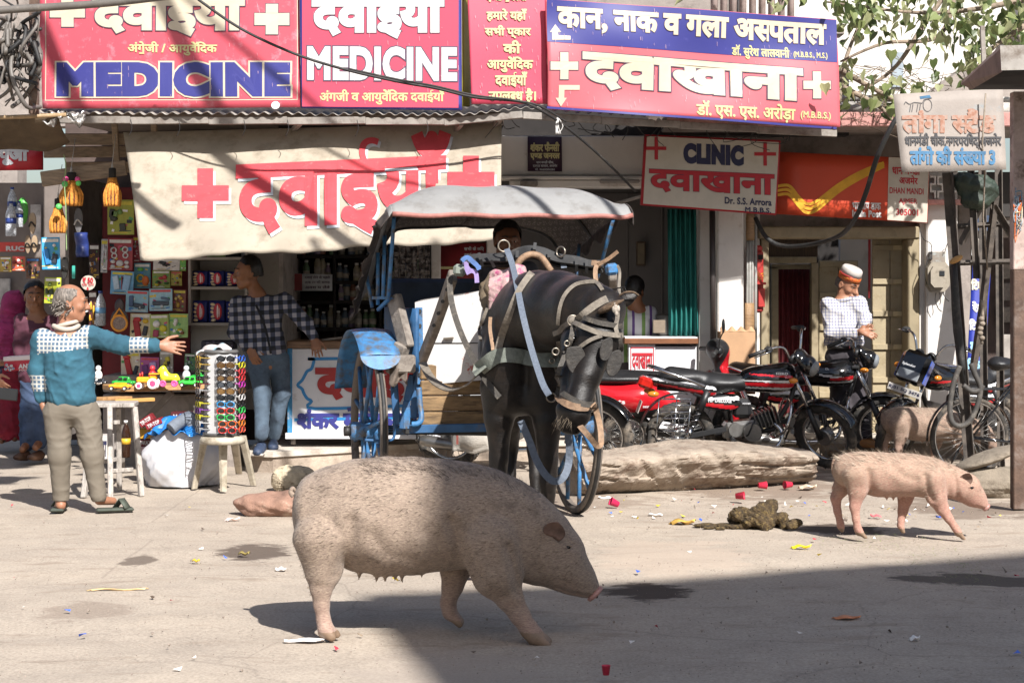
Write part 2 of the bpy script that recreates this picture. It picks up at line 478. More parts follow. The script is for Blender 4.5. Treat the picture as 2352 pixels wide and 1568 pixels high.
def stroke_on(b, fn, pts, wd, off, m):
 b.use(m); vs = []; fs = []
 for i, (x, y) in enumerate(pts):
  a = pts[max(i-1, 0)]; c = pts[min(i+1, len(pts)-1)]; dx, dy = c[0]-a[0], c[1]-a[1]; l = math.hypot(dx, dy) or 1
  vs += [fn(x-dy/l*wd/2, y+dx/l*wd/2, off), fn(x+dy/l*wd/2, y-dx/l*wd/2, off)]
  if i: fs.append((2*i-2, 2*i-1, 2*i+1, 2*i))
 b.add(vs, fs, False)
def smooth_path(pts, n=6):
 pts = [Vector(p) for p in pts]; out = []
 for i in range(len(pts)-1):
  p0 = pts[max(i-1, 0)]; p1 = pts[i]; p2 = pts[i+1]; p3 = pts[min(i+2, len(pts)-1)]
  for j in range(n):
   t = j/n; out.append(.5*((2*p1)+(p2-p0)*t+(2*p0-5*p1+4*p2-p3)*t*t+(3*p1-p0-3*p2+p3)*t**3))
 return out+[pts[-1]]
from mathutils.bvhtree import BVHTree
def surf(*objs):
 """nearest surface of the given meshes seen from the street through a photo pixel"""
 vs, fs = [], []
 for o in objs:
  off = Vector((0, 0, 0)); q = o
  while q is not None: off += q.location; q = q.parent
  k = len(vs); vs += [v.co+off for v in o.data.vertices]; fs += [tuple(i+k for i in p.vertices) for p in o.data.polygons]
 t = BVHTree.FromPolygons(vs, fs); E0 = Vector((0, 0, H))
 def f(x, y, lift=.006, dflt=None):
  r = Vector(((x-CX)/F, 1, -(y-HY)/F)).normalized(); h = t.ray_cast(E0, r)
  if h[0] is None: return P(x, y, dflt) if dflt else None
  return h[0]+h[1]*lift
 return f
def _mask(n, v, a):
 r = nd(n, 'MapRange', clamp=True); n.links.new(v, r.inputs[0]); r.inputs[1].default_value = 2.28; r.inputs[2].default_value = 2.02; r.inputs[3].default_value = 0; r.inputs[4].default_value = a; return r.outputs[0]
def ground_mat():
 m, n, b = newmat('dusty road'); co = coord(n)
 big = noise(n, co, .55, 5, .6); mid = noise(n, co, 2.6, 6, .65); fine = noise(n, co, 70, 4, .7)
 st = noise(n, coord(n, (1, 3.2, 1)), 1.6, 7, .72)
 base = ramp(n, big, [(.32, lin('#a79c8d')), (.5, lin('#b9ac9a')), (.68, lin('#cdbda6'))])
 base = mix(n, .5, base, ramp(n, mid, [(.3, lin('#8f8578')), (.5, lin('#bdb09f')), (.72, lin('#d8cab6'))]))
 base = mix(n, .45, base, ramp(n, fine, [(.3, lin('#6f655c')), (.52, lin('#c2b0a0')), (.75, lin('#e9dac8'))]))
 base = mix(n, ramp(n, st, [(.55, 0), (.66, .55)]), base, lin('#94816f'))
 base = mix(n, ramp(n, noise(n, coord(n, (1, 2.5, 1)), 3.5, 6, .8), [(.64, 0), (.72, .7)]), base, lin('#6e6055'))
 v = nd(n, 'TexVoronoi', feature='DISTANCE_TO_EDGE', Scale=.45); wc = mix(n, .5, co, noise(n, co, 1.5, 6), 'ADD'); n.links.new(wc, v.inputs['Vector'])
 base = mix(n, ramp(n, v.outputs['Distance'], [(0, .3), (.004, 0)]), base, lin('#5d5149'))
 sp = nd(n, 'TexVoronoi', Scale=11); n.links.new(co, sp.inputs['Vector'])
 base = mix(n, ramp(n, sp.outputs['Distance'], [(.03, .6), (.075, 0)]), base, lin('#74685d'))
 rag_ = noise(n, coord(n, (1, 1.6, 1)), 3.4, 8, .7)
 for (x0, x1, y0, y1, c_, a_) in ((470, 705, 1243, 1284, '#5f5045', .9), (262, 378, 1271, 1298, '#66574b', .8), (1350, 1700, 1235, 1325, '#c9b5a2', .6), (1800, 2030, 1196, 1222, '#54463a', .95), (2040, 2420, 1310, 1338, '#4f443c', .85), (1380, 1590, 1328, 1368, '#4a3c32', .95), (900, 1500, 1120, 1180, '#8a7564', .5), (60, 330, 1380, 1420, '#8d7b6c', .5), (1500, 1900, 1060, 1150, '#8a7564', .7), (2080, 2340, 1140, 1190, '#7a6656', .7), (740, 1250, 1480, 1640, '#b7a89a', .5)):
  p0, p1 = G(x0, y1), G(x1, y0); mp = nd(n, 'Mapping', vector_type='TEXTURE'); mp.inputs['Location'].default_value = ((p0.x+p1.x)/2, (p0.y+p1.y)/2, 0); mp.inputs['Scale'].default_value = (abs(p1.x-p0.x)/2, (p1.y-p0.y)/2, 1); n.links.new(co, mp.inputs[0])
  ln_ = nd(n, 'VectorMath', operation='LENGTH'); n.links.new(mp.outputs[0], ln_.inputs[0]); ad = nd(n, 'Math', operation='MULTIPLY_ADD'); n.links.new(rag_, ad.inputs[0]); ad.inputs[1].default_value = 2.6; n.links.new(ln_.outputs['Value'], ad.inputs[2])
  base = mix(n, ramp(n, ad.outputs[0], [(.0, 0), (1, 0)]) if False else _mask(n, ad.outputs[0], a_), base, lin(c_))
 n.links.new(base, b.inputs['Base Color']); b.inputs['Roughness'].default_value = .93
 hb = mix(n, .5, fine, mid); bump(n, b, hb, .5, .012); return m
gx = np.concatenate([[-1500, -300, -80, -30, -14], np.arange(-8, 8.01, .09), [14, 30, 80, 300, 1500]])
gy = np.concatenate([[-1500, -200, -40, -10, 0, 4], np.arange(6, 20.01, .1), [24, 40, 120, 400, 1500]])
X, Y = np.meshgrid(gx, gy); pts = np.stack([X.ravel(), Y.ravel(), 0*X.ravel()], 1)
near = np.clip(1-np.maximum(np.abs(pts[:, 0])-7, 0), 0, 1)*np.clip((pts[:, 1]-5)/2, 0, 1)*np.clip((20-pts[:, 1])/2, 0, 1)
def gz(x, y):
 return 0.004*math.sin(x*1.7+y*.9)+.004*math.sin(x*.6-y*2.1+1)
pts[:, 2] = near*(wob(pts, 1.2, .012, 3)+wob(pts, 6, .006, 4)+wob(pts, 14, .003, 9))-.012
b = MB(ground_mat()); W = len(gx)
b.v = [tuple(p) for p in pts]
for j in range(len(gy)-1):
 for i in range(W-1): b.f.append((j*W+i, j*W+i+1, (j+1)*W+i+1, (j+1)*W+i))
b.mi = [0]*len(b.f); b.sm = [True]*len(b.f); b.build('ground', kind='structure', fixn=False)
stone_m = mat('kerb stone', '#c6b4a2', .9, var=.22, scale=6, dirt=('#7a6a5c', .5, .7, 3), bmp=.5, bscale=30)
slab_m = mat('pale slab', '#ddd2c4', .8, var=.1, scale=5, dirt=('#9c8c7c', .5, .75, 4), bmp=.2)
b = MB(slab_m)
edge = [(-2.32, 16.6), (-2.3, 15.95), (-2.05, 15.85), (-1.3, 16.4), (-.6, 16.85), (.6, 17.0), (2.0, 17.1), (3.2, 17.3), (9, 17.3)]
zt = .17
poly = edge+[(9, 23), (-2.32, 23)]
b.prism(poly, lambda x, y, k: Vector((x, y, zt-.045*k)))
b.use(stone_m)
e2 = [(x, y+.03) for x, y in edge]
b.prism(e2+[(9, 22.9), (-2.3, 22.9)], lambda x, y, k: Vector((x, y, zt-.048-.18*k)))
b.build('pavement', kind='structure')
white_w = mat('limewashed wall', '#efe9e2', .85, var=.06, scale=3, dirt=('#b9a999', .58, .78, 4), bmp=.15)
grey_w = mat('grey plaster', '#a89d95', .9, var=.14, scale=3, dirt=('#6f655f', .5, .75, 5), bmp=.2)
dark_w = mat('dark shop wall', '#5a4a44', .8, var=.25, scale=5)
beige = mat('beige door paint', '#b5a585', .55, var=.09, scale=6, dirt=('#8b7750', .55, .8, 9), bmp=.15)
beige_d = mat('beige frame paint', '#a59678', .6, var=.1, scale=6, dirt=('#7d6a4d', .5, .8, 9))
pinkp = mat('pink paint edge', '#d39a92', .8, var=.15, scale=6, dirt=('#8d6a60', .5, .7, 8))
wood_b = mat('weathered board', '#a8937c', .8, var=.22, scale=6, stretch=(1, 8, 8), bmp=.2)
grey_steel = mat('painted steel beam', '#9d958d', .6, var=.18, scale=7, dirt=('#5e4c40', .5, .75, 9))
rust = mat('rusted steel', '#6d5547', .8, var=.25, scale=9, dirt=('#8b7d74', .5, .7, 6), bmp=.2)
black_r = mat('black rubber', '#2b2a2a', .65, var=.3, scale=10, dirt=('#6d665f', .55, .8, 7))
black_i = mat('black iron', '#2e2c2b', .55, var=.2, scale=8, dirt=('#6b6058', .55, .8, 9), bmp=.1)
dark_red = mat('dark red board', '#7c1f24', .7, var=.15)
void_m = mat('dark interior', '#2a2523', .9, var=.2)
glass_dark = mat('dark glass', '#15161a', .06, var=.05)
galv = mat('galvanised sheet', '#b3aca4', .5, .35, var=.15, scale=8, dirt=('#6b5a4b', .45, .7, 7))
med = thing('shop_building', 'open fronted medicine and toy shop under the corrugated awning', 'shop', (-2.6, 17, 0))
b = MB(dark_w)
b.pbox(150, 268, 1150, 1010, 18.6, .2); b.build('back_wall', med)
b = MB(white_w); b.pbox(990, 420, 1012, 985, 17.3, .3, .01); b.pbox(1118, 420, 1150, 985, 17.25, .5, .01); b.build('pillar', med)
b = MB(grey_w); b.pbox(640, 560, 650, 1000, 17.0, 1.4); b.pbox(150, 400, 158, 1000, 16.8, 1.7); b.build('side_wall', med)
b = MB(dark_red); b.pbox(235, 430, 436, 885, 17.05, .05, .004); b.build('display_board', med)
b = MB(white_w); b.pbox(438, 560, 648, 940, 17.25, .06); b.build('partition', med)
b = MB(mat('shelf paint', '#b5aa9f', .6))
for y in (590, 658, 741): b.pbox(434, y, 565, y+7, 16.75, .5, .004)
for x in (432, 562): b.pbox(x, 560, x+6, 748, 16.74, .52, .004)
b.build('shelf', med)
b = MB(void_m)
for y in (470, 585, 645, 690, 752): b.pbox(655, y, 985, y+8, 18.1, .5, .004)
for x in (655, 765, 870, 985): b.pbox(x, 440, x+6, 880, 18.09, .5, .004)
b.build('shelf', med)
b = MB(wood_b)
for i, (x0, y0, x1, y1) in enumerate([(105, 320, 470, 338), (100, 350, 300, 366), (150, 385, 330, 402)]):
 b.bar(P(x0, y0, 16.3+.2*i), P(x1, y1-18, 16.5+.2*i), .05, .10, bev=.006)
for x in (262, 352): b.bar(P(x, 262, 16.25), P(x+8, 400, 16.45), .05, .06, bev=.005)
b.bar(P(95, 412, 16.0), P(290, 385, 16.1), .06, .13, bev=.006)
b.build('roof_beam', med)
b = MB(mat('soffit boards', '#8a7b70', .8, stretch=(1, 6, 1), scale=5, var=.3)); b.grid(lambda u, v: P(95+1060*u, 268, 15.9)+Vector((0, 2.8*v, .1*v)), 4, 4, (0, 0, .04)); b.build('ceiling', med)
cl = thing('clinic_building', 'clinic room with grey walls and white fascia behind the horse', 'clinic', (1.2, 17.6, 0))
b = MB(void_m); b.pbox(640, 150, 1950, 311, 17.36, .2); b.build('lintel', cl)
b = MB(white_w); b.pbox(1146, 312, 1500, 402, 17.2, .3, .01)
b.pbox(1150, 404, 1500, 412, 17.1, .4, .008); b.pbox(1170, 414, 1500, 430, 17.16, .3, .008)
b.use(grey_steel); b.pbox(1195, 414, 1235, 428, 17.05, .1, .01); b.pbox(1378, 412, 1470, 420, 17.0, .1, .01); b.build('fascia', cl)
b = MB(mat('grey panel wall', '#8a8482', .6, var=.06, scale=2)); b.pbox(1150, 430, 1640, 985, 19.6, .1)
for x in (1240, 1335, 1440, 1520): b.pbox(x, 430, x+3, 985, 19.58, .04, .004)
b.build('back_wall', cl)
b = MB(mat('grey panel wall', '#b0aaa8')); b.grid(lambda u, v: Vector((P(1600, 0, 17.6).x+.05, 17.6+2*u, .17+3*v)), 2, 2, (.08, 0, 0)); b.build('side_wall', cl)
b = MB(mat('grey panel wall', '#b0aaa8')); b.grid(lambda u, v: P(1150, 432, 17.4)+Vector((2.1*v, 2.3*u, .06)), 2, 2, (0, 0, .06)); b.build('ceiling', cl)
b = MB(white_w); b.pbox(1648, 440, 1708, 990, 17.2, .5, .012); b.pbox(1606, 440, 1647, 990, 17.5, .3, .01); b.build('pillar', cl)
b = MB(mat('brown frame', '#6c543c', .5)); b.pbox(1462, 555, 1483, 610, 19.5, .04, .004); b.use(mat('old picture', '#8f7c5d', .4)); b.pbox(1465, 559, 1480, 606, 19.49, .02); b.build('wall_picture', cl)
b = MB(grey_steel); b.bar(P(1390, 475, 16.9), P(1484, 448, 16.7), .05, .025, bev=.004); b.build('bracket', cl)
po = thing('post_office_building', 'post office front with beige board doors and red curtain', 'post office', (3.0, 17.7, 0))
b = MB(beige_d); b.pbox(1742, 520, 2112, 548, 17.6, .35, .012); b.pbox(2086, 548, 2112, 1012, 17.62, .3, .012); b.pbox(1748, 548, 1766, 1012, 17.66, .3, .01); b.build('door_frame', po)
b = MB(white_w); b.pbox(1930, 500, 2100, 1012, 18.75, .1); b.pbox(1700, 420, 1746, 995, 17.68, .3, .012); b.pbox(2128, 395, 2200, 1000, 17.55, .5, .014); b.pbox(2112, 420, 2130, 1000, 17.64, .4); b.build('wall', po)
b = MB(grey_w); b.pbox(2201, 395, 2230, 1000, 17.7, .5, .01); b.build('jamb', po)
b = MB(beige_d); b.pbox(1764, 590, 1876, 604, 18.3, .1, .006); b.pbox(1864, 604, 1880, 1000, 18.3, .12, .006); b.pbox(1758, 604, 1768, 1000, 18.3, .12, .006); b.pbox(1772, 612, 1788, 1000, 18.55, .06, .006); b.pbox(1772, 606, 1870, 618, 18.55, .06, .006)
b.use(mat('dark planks', '#54402f', .7, stretch=(9, 1, 1), var=.3)); b.pbox(1766, 546, 1878, 590, 18.36, .05)
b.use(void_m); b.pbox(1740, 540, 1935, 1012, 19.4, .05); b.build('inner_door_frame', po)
b = MB(mat('dark red curtain', '#6d1a20', .8, var=.2))
b.grid(lambda u, v: P(1788+78*u, 618+380*v, 18.62)+Vector((0, .02*math.sin(u*42), 0)), 48, 6, (0, .01, 0)); b.build('curtain', po)
def board_door(name, x0, y0, x1, y1, d, straps, lip, parent):
 b = MB(beige); w3 = (x1-x0)/2
 for i in range(2): b.pbox(x0+i*w3+.8, y0, x0+(i+1)*w3-.8, y1, d, .04, .005)
 b.build(name, parent); s = MB(beige)
 for y in straps: s.pbox(x0+2, y, x1-3, y+13, d-.025, .026, .004); s.use(mat('strap end', '#d8c59c', .5)); s.pbox(x1-34, y+1, x1-3, y+12, d-.034, .012, .002); s.use(beige)
 s.build('hinge_strap', parent)
board_door('door', 2003, 548, 2086, 1008, 17.95, (562, 640, 714, 790, 866, 940), 0, po)
board_door('door', 1880, 598, 1972, 1008, 18.4, (600, 672, 746, 820, 900), 0, po)
b = MB(mat('red stripe board', '#b53035', .6)); b.pbox(1995, 545, 2000, 685, 18.0, .03, .003); b.build('red_strip', po)
b = MB(grey_w); sz = P(0, 290, 16.8).z
b.box((P(1935, 0, 16.8).x+1.2, 17.4, sz+.05), (5.6, 1.3, .12), None, .01); b.use(pinkp); b.box((P(1935, 0, 16.8).x+1.2, 16.73, sz+.055), (5.6, .04, .13), None, .008); b.build('roof', po)
b = MB(grey_w); b.pbox(1480, 292, 2240, 360, 17.75, .2); b.pbox(1746, 361, 2111, 524, 17.77, .15)
b.use(white_w); b.pbox(2112, 360, 2200, 400, 17.7, .15); b.use(pinkp); b.pbox(2130, 458, 2232, 470, 17.45, .1, .01); b.build('lintel_wall', po)
b = MB(white_w)
for i in range(4):
 for j in range(3):
  x = 2136+i*17; y = 404+j*17
  b.pbox(x, y, x+14, y+4, 17.48, .06); b.pbox(x+(0 if (i+j) % 2 else 10), y+4, x+(4 if (i+j) % 2 else 14), y+17, 17.48, .06)
b.build('jali_screen', po)
tr = thing('travel_shop_building', 'dim travel shop interior behind the lattice pole', 'shop', (5, 17.8, 0))
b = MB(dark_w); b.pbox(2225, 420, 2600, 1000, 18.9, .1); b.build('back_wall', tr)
b = MB(grey_w); b.pbox(2290, 395, 2360, 545, 17.9, .2, .01); b.use(mat('dark signboard', '#2c2622', .6)); b.pbox(2240, 395, 2345, 500, 17.4, .06, .01); b.build('fascia', tr)
for i, (x0, y0, x1, y1, c) in enumerate([(2295, 600, 2330, 640, '#9a8f84'), (2295, 650, 2330, 690, '#8a8078'), (2290, 705, 2335, 740, '#94897e'), (2240, 495, 2290, 530, '#3f5270')]):
 b = MB(mat('notice '+str(i), c, .7, var=.3, scale=30)); b.pbox(x0, y0, x1, y1, 18.85 if i < 3 else 17.38, .01); b.build('notice', tr)
b = MB(mat('frosted panel', '#b4aca4', .3, var=.2, scale=6)); b.pbox(2290, 768, 2352, 850, 17.3, .04, .004); b.build('counter_panel', tr)
b = MB(mat('dark counter', '#2d2a2a', .5)); b.pbox(2240, 850, 2600, 1000, 17.6, .8, .02); b.build('counter', tr)
up = thing('upper_storey', 'white upper storey wall dappled with leaf shadows', 'building', (4, 18.6, 3.4))
b = MB(white_w); b.pbox(1700, -330, 2700, 290, 18.7, .3); b.build('wall', up)
b = MB(grey_w); b.pprism([(2100, 262), (2105, 236), (2225, 148), (2500, 130), (2500, 262)], 18.1, .5); b.pprism([(2330, 60), (2500, -60), (2500, 110), (2352, 110)], 18.3, .3)
b.use(mat('pale blue recess', '#a9b4bd', .8)); b.pbox(2050, 120, 2075, 200, 18.67, .05); b.build('stair_wall', up)
b = MB(mat('white pipe', '#d6d0c8', .5, dirt=('#8c8178', .5, .7, 6))); b.cyl(P(1925, 248, 16.9), P(2500, 250, 16.9), .055, 16); b.cyl(P(1925, 226, 17.1), P(2500, 232, 17.1), .03, 12); b.build('water_pipe', up)
b = MB(mat('pinkish column', '#d9c3bb', .7, var=.12, scale=4, dirt=('#9c847b', .5, .75, 6)))
for i in range(9): x = 1640+i*22; b.cyl(P(x, 70, 17.4), P(x+2, -260, 17.4), .034, 12)
b.use(grey_w); b.pbox(1600, 55, 1940, 80, 17.3, .25, .01); b.build('balustrade', up)
b = MB(grey_w); b.pbox(-400, -260, 1700, 290, 18.9, .3); b.build('rear_wall', up)
sb = thing('shutter_building', 'distant blue grey shuttered building at the left edge', 'building', (-5.3, 22, 0))
b = MB(mat('blue grey shutter', '#8e9aa2', .6, var=.08)); b.pbox(8, -200, 140, 236, 21, .5, .01)
for i in range(14): b.pbox(10, -30+i*19, 138, -27+i*19, 20.98, .05)
b.build('wall', sb); b = MB(mat('maroon panel', '#6e2a33', .6)); b.pbox(35, 160, 90, 205, 20.9, .06, .01); b.pbox(38, 20, 80, 60, 20.9, .06, .01); b.build('panel', sb)
b = MB(grey_w); b.pbox(-1200, 300, 40, 520, 26, .5); b.pbox(-1200, 520, -60, 900, 27, .5); b.build('lower_wall', sb)
lb = thing('lane_building', 'shaded lane wall seen behind the woman in the scarf', 'building', (-6, 24, 0))
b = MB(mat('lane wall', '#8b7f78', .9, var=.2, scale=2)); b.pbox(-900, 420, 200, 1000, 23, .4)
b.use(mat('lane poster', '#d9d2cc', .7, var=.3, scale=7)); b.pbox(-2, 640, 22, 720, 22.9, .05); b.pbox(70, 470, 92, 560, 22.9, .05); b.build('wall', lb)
b = MB(mat('shade cloth', '#8d8a80', .9)); b.grid(lambda u, v: Vector((-6.4+4.9*u+.3*math.sin(v*9)+.15*math.sin(v*31), 8.95+2.3*v+.15*math.sin(u*11), 6+.15*math.sin(u*6)*math.sin(v*5))), 20, 20, (0, 0, .01)); b.build('added_shade_sheet', label='cloth sheet strung high above the left end of the road', cat='cloth')  # out-of-view sheet added only to throw shade on the left ground
ob = thing('opposite_building', 'building across the road that shades the foreground', 'building', (9, -3, 0))
b = MB(grey_w); b.prism([(4.2, 0), (4.4, 9.6), (4.72, 10.9), (5.0, 12.3), (7.3, 12.95), (10.4, 14.1), (16, 15.2), (16, 0)], lambda x, y, k: Vector((x, -3-.35*k, y))); b.build('wall', ob)
b = MB(grey_w); b.box((13, -7, 6.4), (9, 7, 12.8), None, .02); b.build('block', ob)
eave = [(84, 258, 15.45), (300, 261, 15.4), (900, 262, 15.4), (1010, 264, 15.4), (1075, 264, 15.4), (1125, 256, 15.4), (1190, 248, 15.4), (1245, 250, 15.45), (1320, 257, 15.5), (1600, 273, 15.8), (1935, 293, 16.2)]
def on_eave(x):
 for (x0, y0, d0), (x1, y1, d1) in zip(eave, eave[1:]):
  if x <= x1 or (x1, y1, d1) == eave[-1]: t = (x-x0)/(x1-x0); return y0+(y1-y0)*t, d0+(d1-d0)*t
aw = thing('corrugated_awning', 'grey corrugated metal awning along the row of shops', 'awning', tuple(P(1000, 262, 15.4)))
b = MB(galv)
def awf(u, v):
 x = 86+(1935-86)*u; y, d = on_eave(x); p = P(x, y, d); ph = p.x*2*math.pi/.095
 rag = .02*math.sin(p.x*3.1)+.012*math.sin(p.x*7.7+1)
 return p+Vector((0, 1.5*v+rag*(1-v), .22*v+.011*math.sin(ph)+.004*math.sin(p.x*9)*(1-v)))
b.grid(awf, 880, 3, (0, 0, .003)); b.build('sheet', aw)
b = MB(grey_steel)
for (a, c) in zip(range(120, 1900, 180), range(300, 2100, 180)):
 c = min(c, 1930); ya, da = on_eave(a); yc, dc = on_eave(c); b.bar(P(a, ya+17, da+.05), P(c, yc+15, dc+.05), .05, .06, bev=.004)
b.build('eave_beam', aw)
b = MB(grey_steel)
for x in (690, 1060, 1150): y, d = on_eave(x); b.bar(P(x, y+20, d+.08), P(x-35, y+58, d+.9), .04, .04, bev=.003)
b.build('bracket', aw)
b = MB(mat('crumpled foil', '#d8d4d0', .3, .5, var=.3, scale=30))
pf = [P(105+95*random.random(), 262+random.random()*26-(10 if i % 2 else 0), 15.3+.1*random.random()) for i in range(26)]
b.grid(lambda u, v: P(104+92*u, 259+(20+14*math.sin(u*9))*v+3*math.sin(u*31+v*7), 15.35)+Vector((0, .04*math.sin(u*19+v*11)-.05*v, .01*math.sin(u*40))), 24, 8, (0, .004, 0)); b.build('torn_flashing', aw)
b = MB(mat('clear plastic lid', '#e8e6e4', .3, var=.05)); b.cyl(P(633, 243, 15.36), P(633, 243, 15.36)+Vector((0, -.012, .004)), .036, 20, bev=.003); b.build('plastic_disc', label='round clear plastic lid lying on the awning edge', cat='lid')
b = MB(mat('crumpled bag', '#efe4de', .5, var=.2, scale=20)); c = P(1505, 389-124, 15.62)
V = [(c+Vector((.07*math.cos(a)*(1+.3*math.sin(5*a)), .05*math.sin(a), .035+.03*math.sin(3*a)))) for a in np.linspace(0, 6.28, 14)[:-1]]
b.loft([[v+Vector((0, 0, -.05)) for v in V], V, [c+(v-c)*.45+Vector((0, 0, .025)) for v in V]], smooth=False); b.build('plastic_bag', label='crumpled white plastic bag lying on the awning below the blue banner', cat='bag')
b = MB(mat('brown tarpaulin', '#6b5a45', .85, var=.2, scale=5, bmp=.2))
b.grid(lambda u, v: P(-160+295*u, 268+(78-18*u*u)*v*(1-.25*max(0, u-.8)*4), 15.3)+Vector((0, .35*v*v-.1*math.sin(u*6)*v, -.02*math.sin(u*9)*v)), 30, 12, (0, .012, 0)); b.build('tarpaulin', label='sagging brown tarpaulin under the cables at the left edge', cat='tarpaulin')
b = MB(mat('bamboo', '#b79a74', .6, stretch=(4, 1, 1))); b.tube([P(-60, 272, 15.22), P(60, 268, 15.22), P(152, 264, 15.3)], .018, 8); b.build('bamboo_pole', label='bamboo pole along the top of the brown tarpaulin', cat='pole')
pink = mat('pink vinyl', '#d85868', .42, var=.05, scale=1.5, dirt=('#e2a2ae', .55, .8, 9))
pink2 = mat('hot pink vinyl', '#d84c66', .42, var=.05, scale=1.5)
pink3 = mat('salmon vinyl', '#e06e78', .42, var=.06, scale=1.5)
navy = mat('navy vinyl', '#3c3e8c', .42, var=.06, scale=2, dirt=('#6a6ab4', .62, .8, 8))
navyd = mat('dark navy paint', '#24264f', .5)
cream = mat('cream print', '#d9ccb4', .5, var=.04)
yel = mat('pale yellow print', '#d9cf94', .5, var=.04)
whitep = mat('white print', '#dfdcda', .5, var=.03)
cloth_m = mat('unbleached canvas', '#b9ad9b', .9, var=.08, scale=4, dirt=('#8f8270', .5, .75, 5), bmp=.25, bscale=260)
redp = mat('faded red paint', '#d94a52', .8, var=.08, scale=9, dirt=('#e08a86', .58, .8, 16))
outl = mat('dark outline print', '#5d4660', .6)
palew = mat('greyish white paint', '#d9dce0', .8)
redk = mat('sign red', '#c2202f', .5, var=.06)
sgw = mat('signboard cream', '#d3c9ba', .45, var=.05, dirt=('#c4b6a4', .55, .8, 5))
def board(b, fn, poly, m, nu=48, nv=20, th=.03):
 """bilinear sheet between the four picture corners TL,TR,BR,BL"""
 b.use(m); (a, c, d, e) = [Vector(p) for p in poly]
 def f(u, v):
  q = (a*(1-u)+c*u)*(1-v)+(e*(1-u)+d*u)*v; return fn(q.x, q.y, 0)
 b.grid(f, nu, nv, tuple(-fn.n*th))
def streaks(b, fn, x0, y0, x1, y1, n, m, sl=0.0):
 b.use(m); r = random.Random(int(x0+y0))
 for i in range(n):
  x, y = r.uniform(x0, x1), r.uniform(max(y0, 0), y1); L_ = r.uniform(2, 11); w_ = r.uniform(.3, .8); y += sl*(x-x0); b.add([fn(x, y, .011), fn(x+w_, y, .011), fn(x+w_+.6, y+L_, .011), fn(x+.6, y+L_, .011)], [(0, 1, 2, 3)], False)
strk = mat('rain streaks', '#e2b9c4', .6)
fn = plane_fn((88, -60, 15.55), (690, -60, 15.5), (98, 248, 15.5), lambda x, y: .010*math.sin(x/45+y/80)*math.sin(y/60))
b = MB(); board(b, fn, [(86, -60), (686, -60), (690, 246), (98, 249)], pink)
for y in (238,): rect_on(b, fn, 106, y-8, 684, y-6, .003, cream, -.003)
rect_on(b, fn, 104, -50, 106, 232, .003, cream); rect_on(b, fn, 682, -50, 684, 230, .003, cream)
text(b, fn, 'दवाईयाँ', 212, -32, 571, 84, cream, .05, (outl, .068))
for cx, cy, w_ in ((155, 27, 33), (625, 45, 32)): cross_on(b, fn, cx, cy, 37, 31, outl, .004, 42); cross_on(b, fn, cx, cy, 35, 28, cream, .007, 40)
text(b, fn, 'अंग॒ेजी / आयुवॅेिदक', 294, 96, 499, 128, yel, .03)
text(b, fn, 'MEDICINE', 130, 143, 668, 223, navy, .085, (cream, .125))
streaks(b, fn, 104, 0, 684, 236, 90, strk); b.build('pink_banner', label='pink banner with big navy MEDICINE outlined in cream', cat='banner')
fn = plane_fn((686, -60, 15.45), (1060, -60, 15.45), (693, 247, 15.42))
b = MB(); board(b, fn, [(687, -60), (1059, -60), (1061, 253), (692, 248)], navy); rect_on(b, fn, 694, -58, 1053, 245, .003, pink2, .008)
text(b, fn, 'दवाईयाँ', 716, -34, 1028, 90, whitep, .055, (outl, .07))
text(b, fn, 'MEDICINE', 706, 106, 1050, 185, whitep, .055, (outl, .085), .008)
text(b, fn, 'अंगजी व आयुवॅेिदक दवाईयाँ', 734, 206, 1022, 241, yel, .03)
streaks(b, fn, 694, 0, 1053, 236, 70, strk); b.build('pink_banner', label='pink banner edged in blue with white MEDICINE', cat='banner')
b = MB(mat('olive sheet', '#b9b03c', .6, var=.15)); b.grid(lambda u, v: P(1061+18*u, -60+305*v, 15.5+.25*u), 3, 6, (0, .01, 0)); b.build('yellow_banner', label='folded yellow green banner edge between two pink banners', cat='banner')
fn = plane_fn((1073, -60, 15.4), (1253, -60, 15.5), (1085, 238, 15.35), lambda x, y: .006*math.sin(y/50))
b = MB(); board(b, fn, [(1072, -60), (1252, -60), (1259, 238), (1084, 238)], pink2)
for s, x0, y0, x1, y1 in (('एण~ड ट॒ेवल~स', 1115, -14, 1210, 6), ('हमारे यहाँ', 1117, 21, 1210, 51), ('सभी प्कार', 1113, 59, 1219, 90), ('की', 1155, 94, 1196, 124), ('आयुवॅेिदक', 1118, 131, 1224, 167), ('दवाईयाँ', 1137, 165, 1211, 201), ('उपलब~ध है।', 1122, 203, 1231, 236)):
 text(b, fn, s, x0, y0, x1, y1, yel, .035, (outl, .05))
streaks(b, fn, 1088, 0, 1250, 230, 60, strk); b.build('narrow_banner', label='narrow pink banner with six lines of cream lettering', cat='banner')
fn = plane_fn((1255, -3, 15.35), (1920, 45, 15.9), (1260, 250, 15.35), lambda x, y: .014*math.sin(x/120+y/40)+.006*math.sin(x/40-y/33))
b = MB(); board(b, fn, [(1255, -3), (1921, 45), (1931, 292), (1260, 250)], pink3, 70, 24)
def strip(y0, y1, m, off=.003):
 b.use(m); b.grid(lambda u, v: fn(1257+(665*u), (y0*(1-v)+y1*v)+48*u, off), 70, 12)
strip(-2, 96, navy); strip(244, 249, navy)
text(b, fn, 'कान, नाक व गला अस~पताल', 1280, 14, 1898, 72, cream, .045, (outl, .06), .068)
text(b, fn, 'डॉ. सुरेश लालवानी', 1681, 102, 1814, 134, yel, .03, None, .05); text(b, fn, '(M.B.B.S., M.S.)', 1823, 118, 1900, 135, yel, .03, None, .05)
for cx, cy in ((1295, 152), (1875, 196)): cross_on(b, fn, cx, cy, 33, 22, outl, .004, 34); cross_on(b, fn, cx, cy, 31, 19, cream, .007, 32)
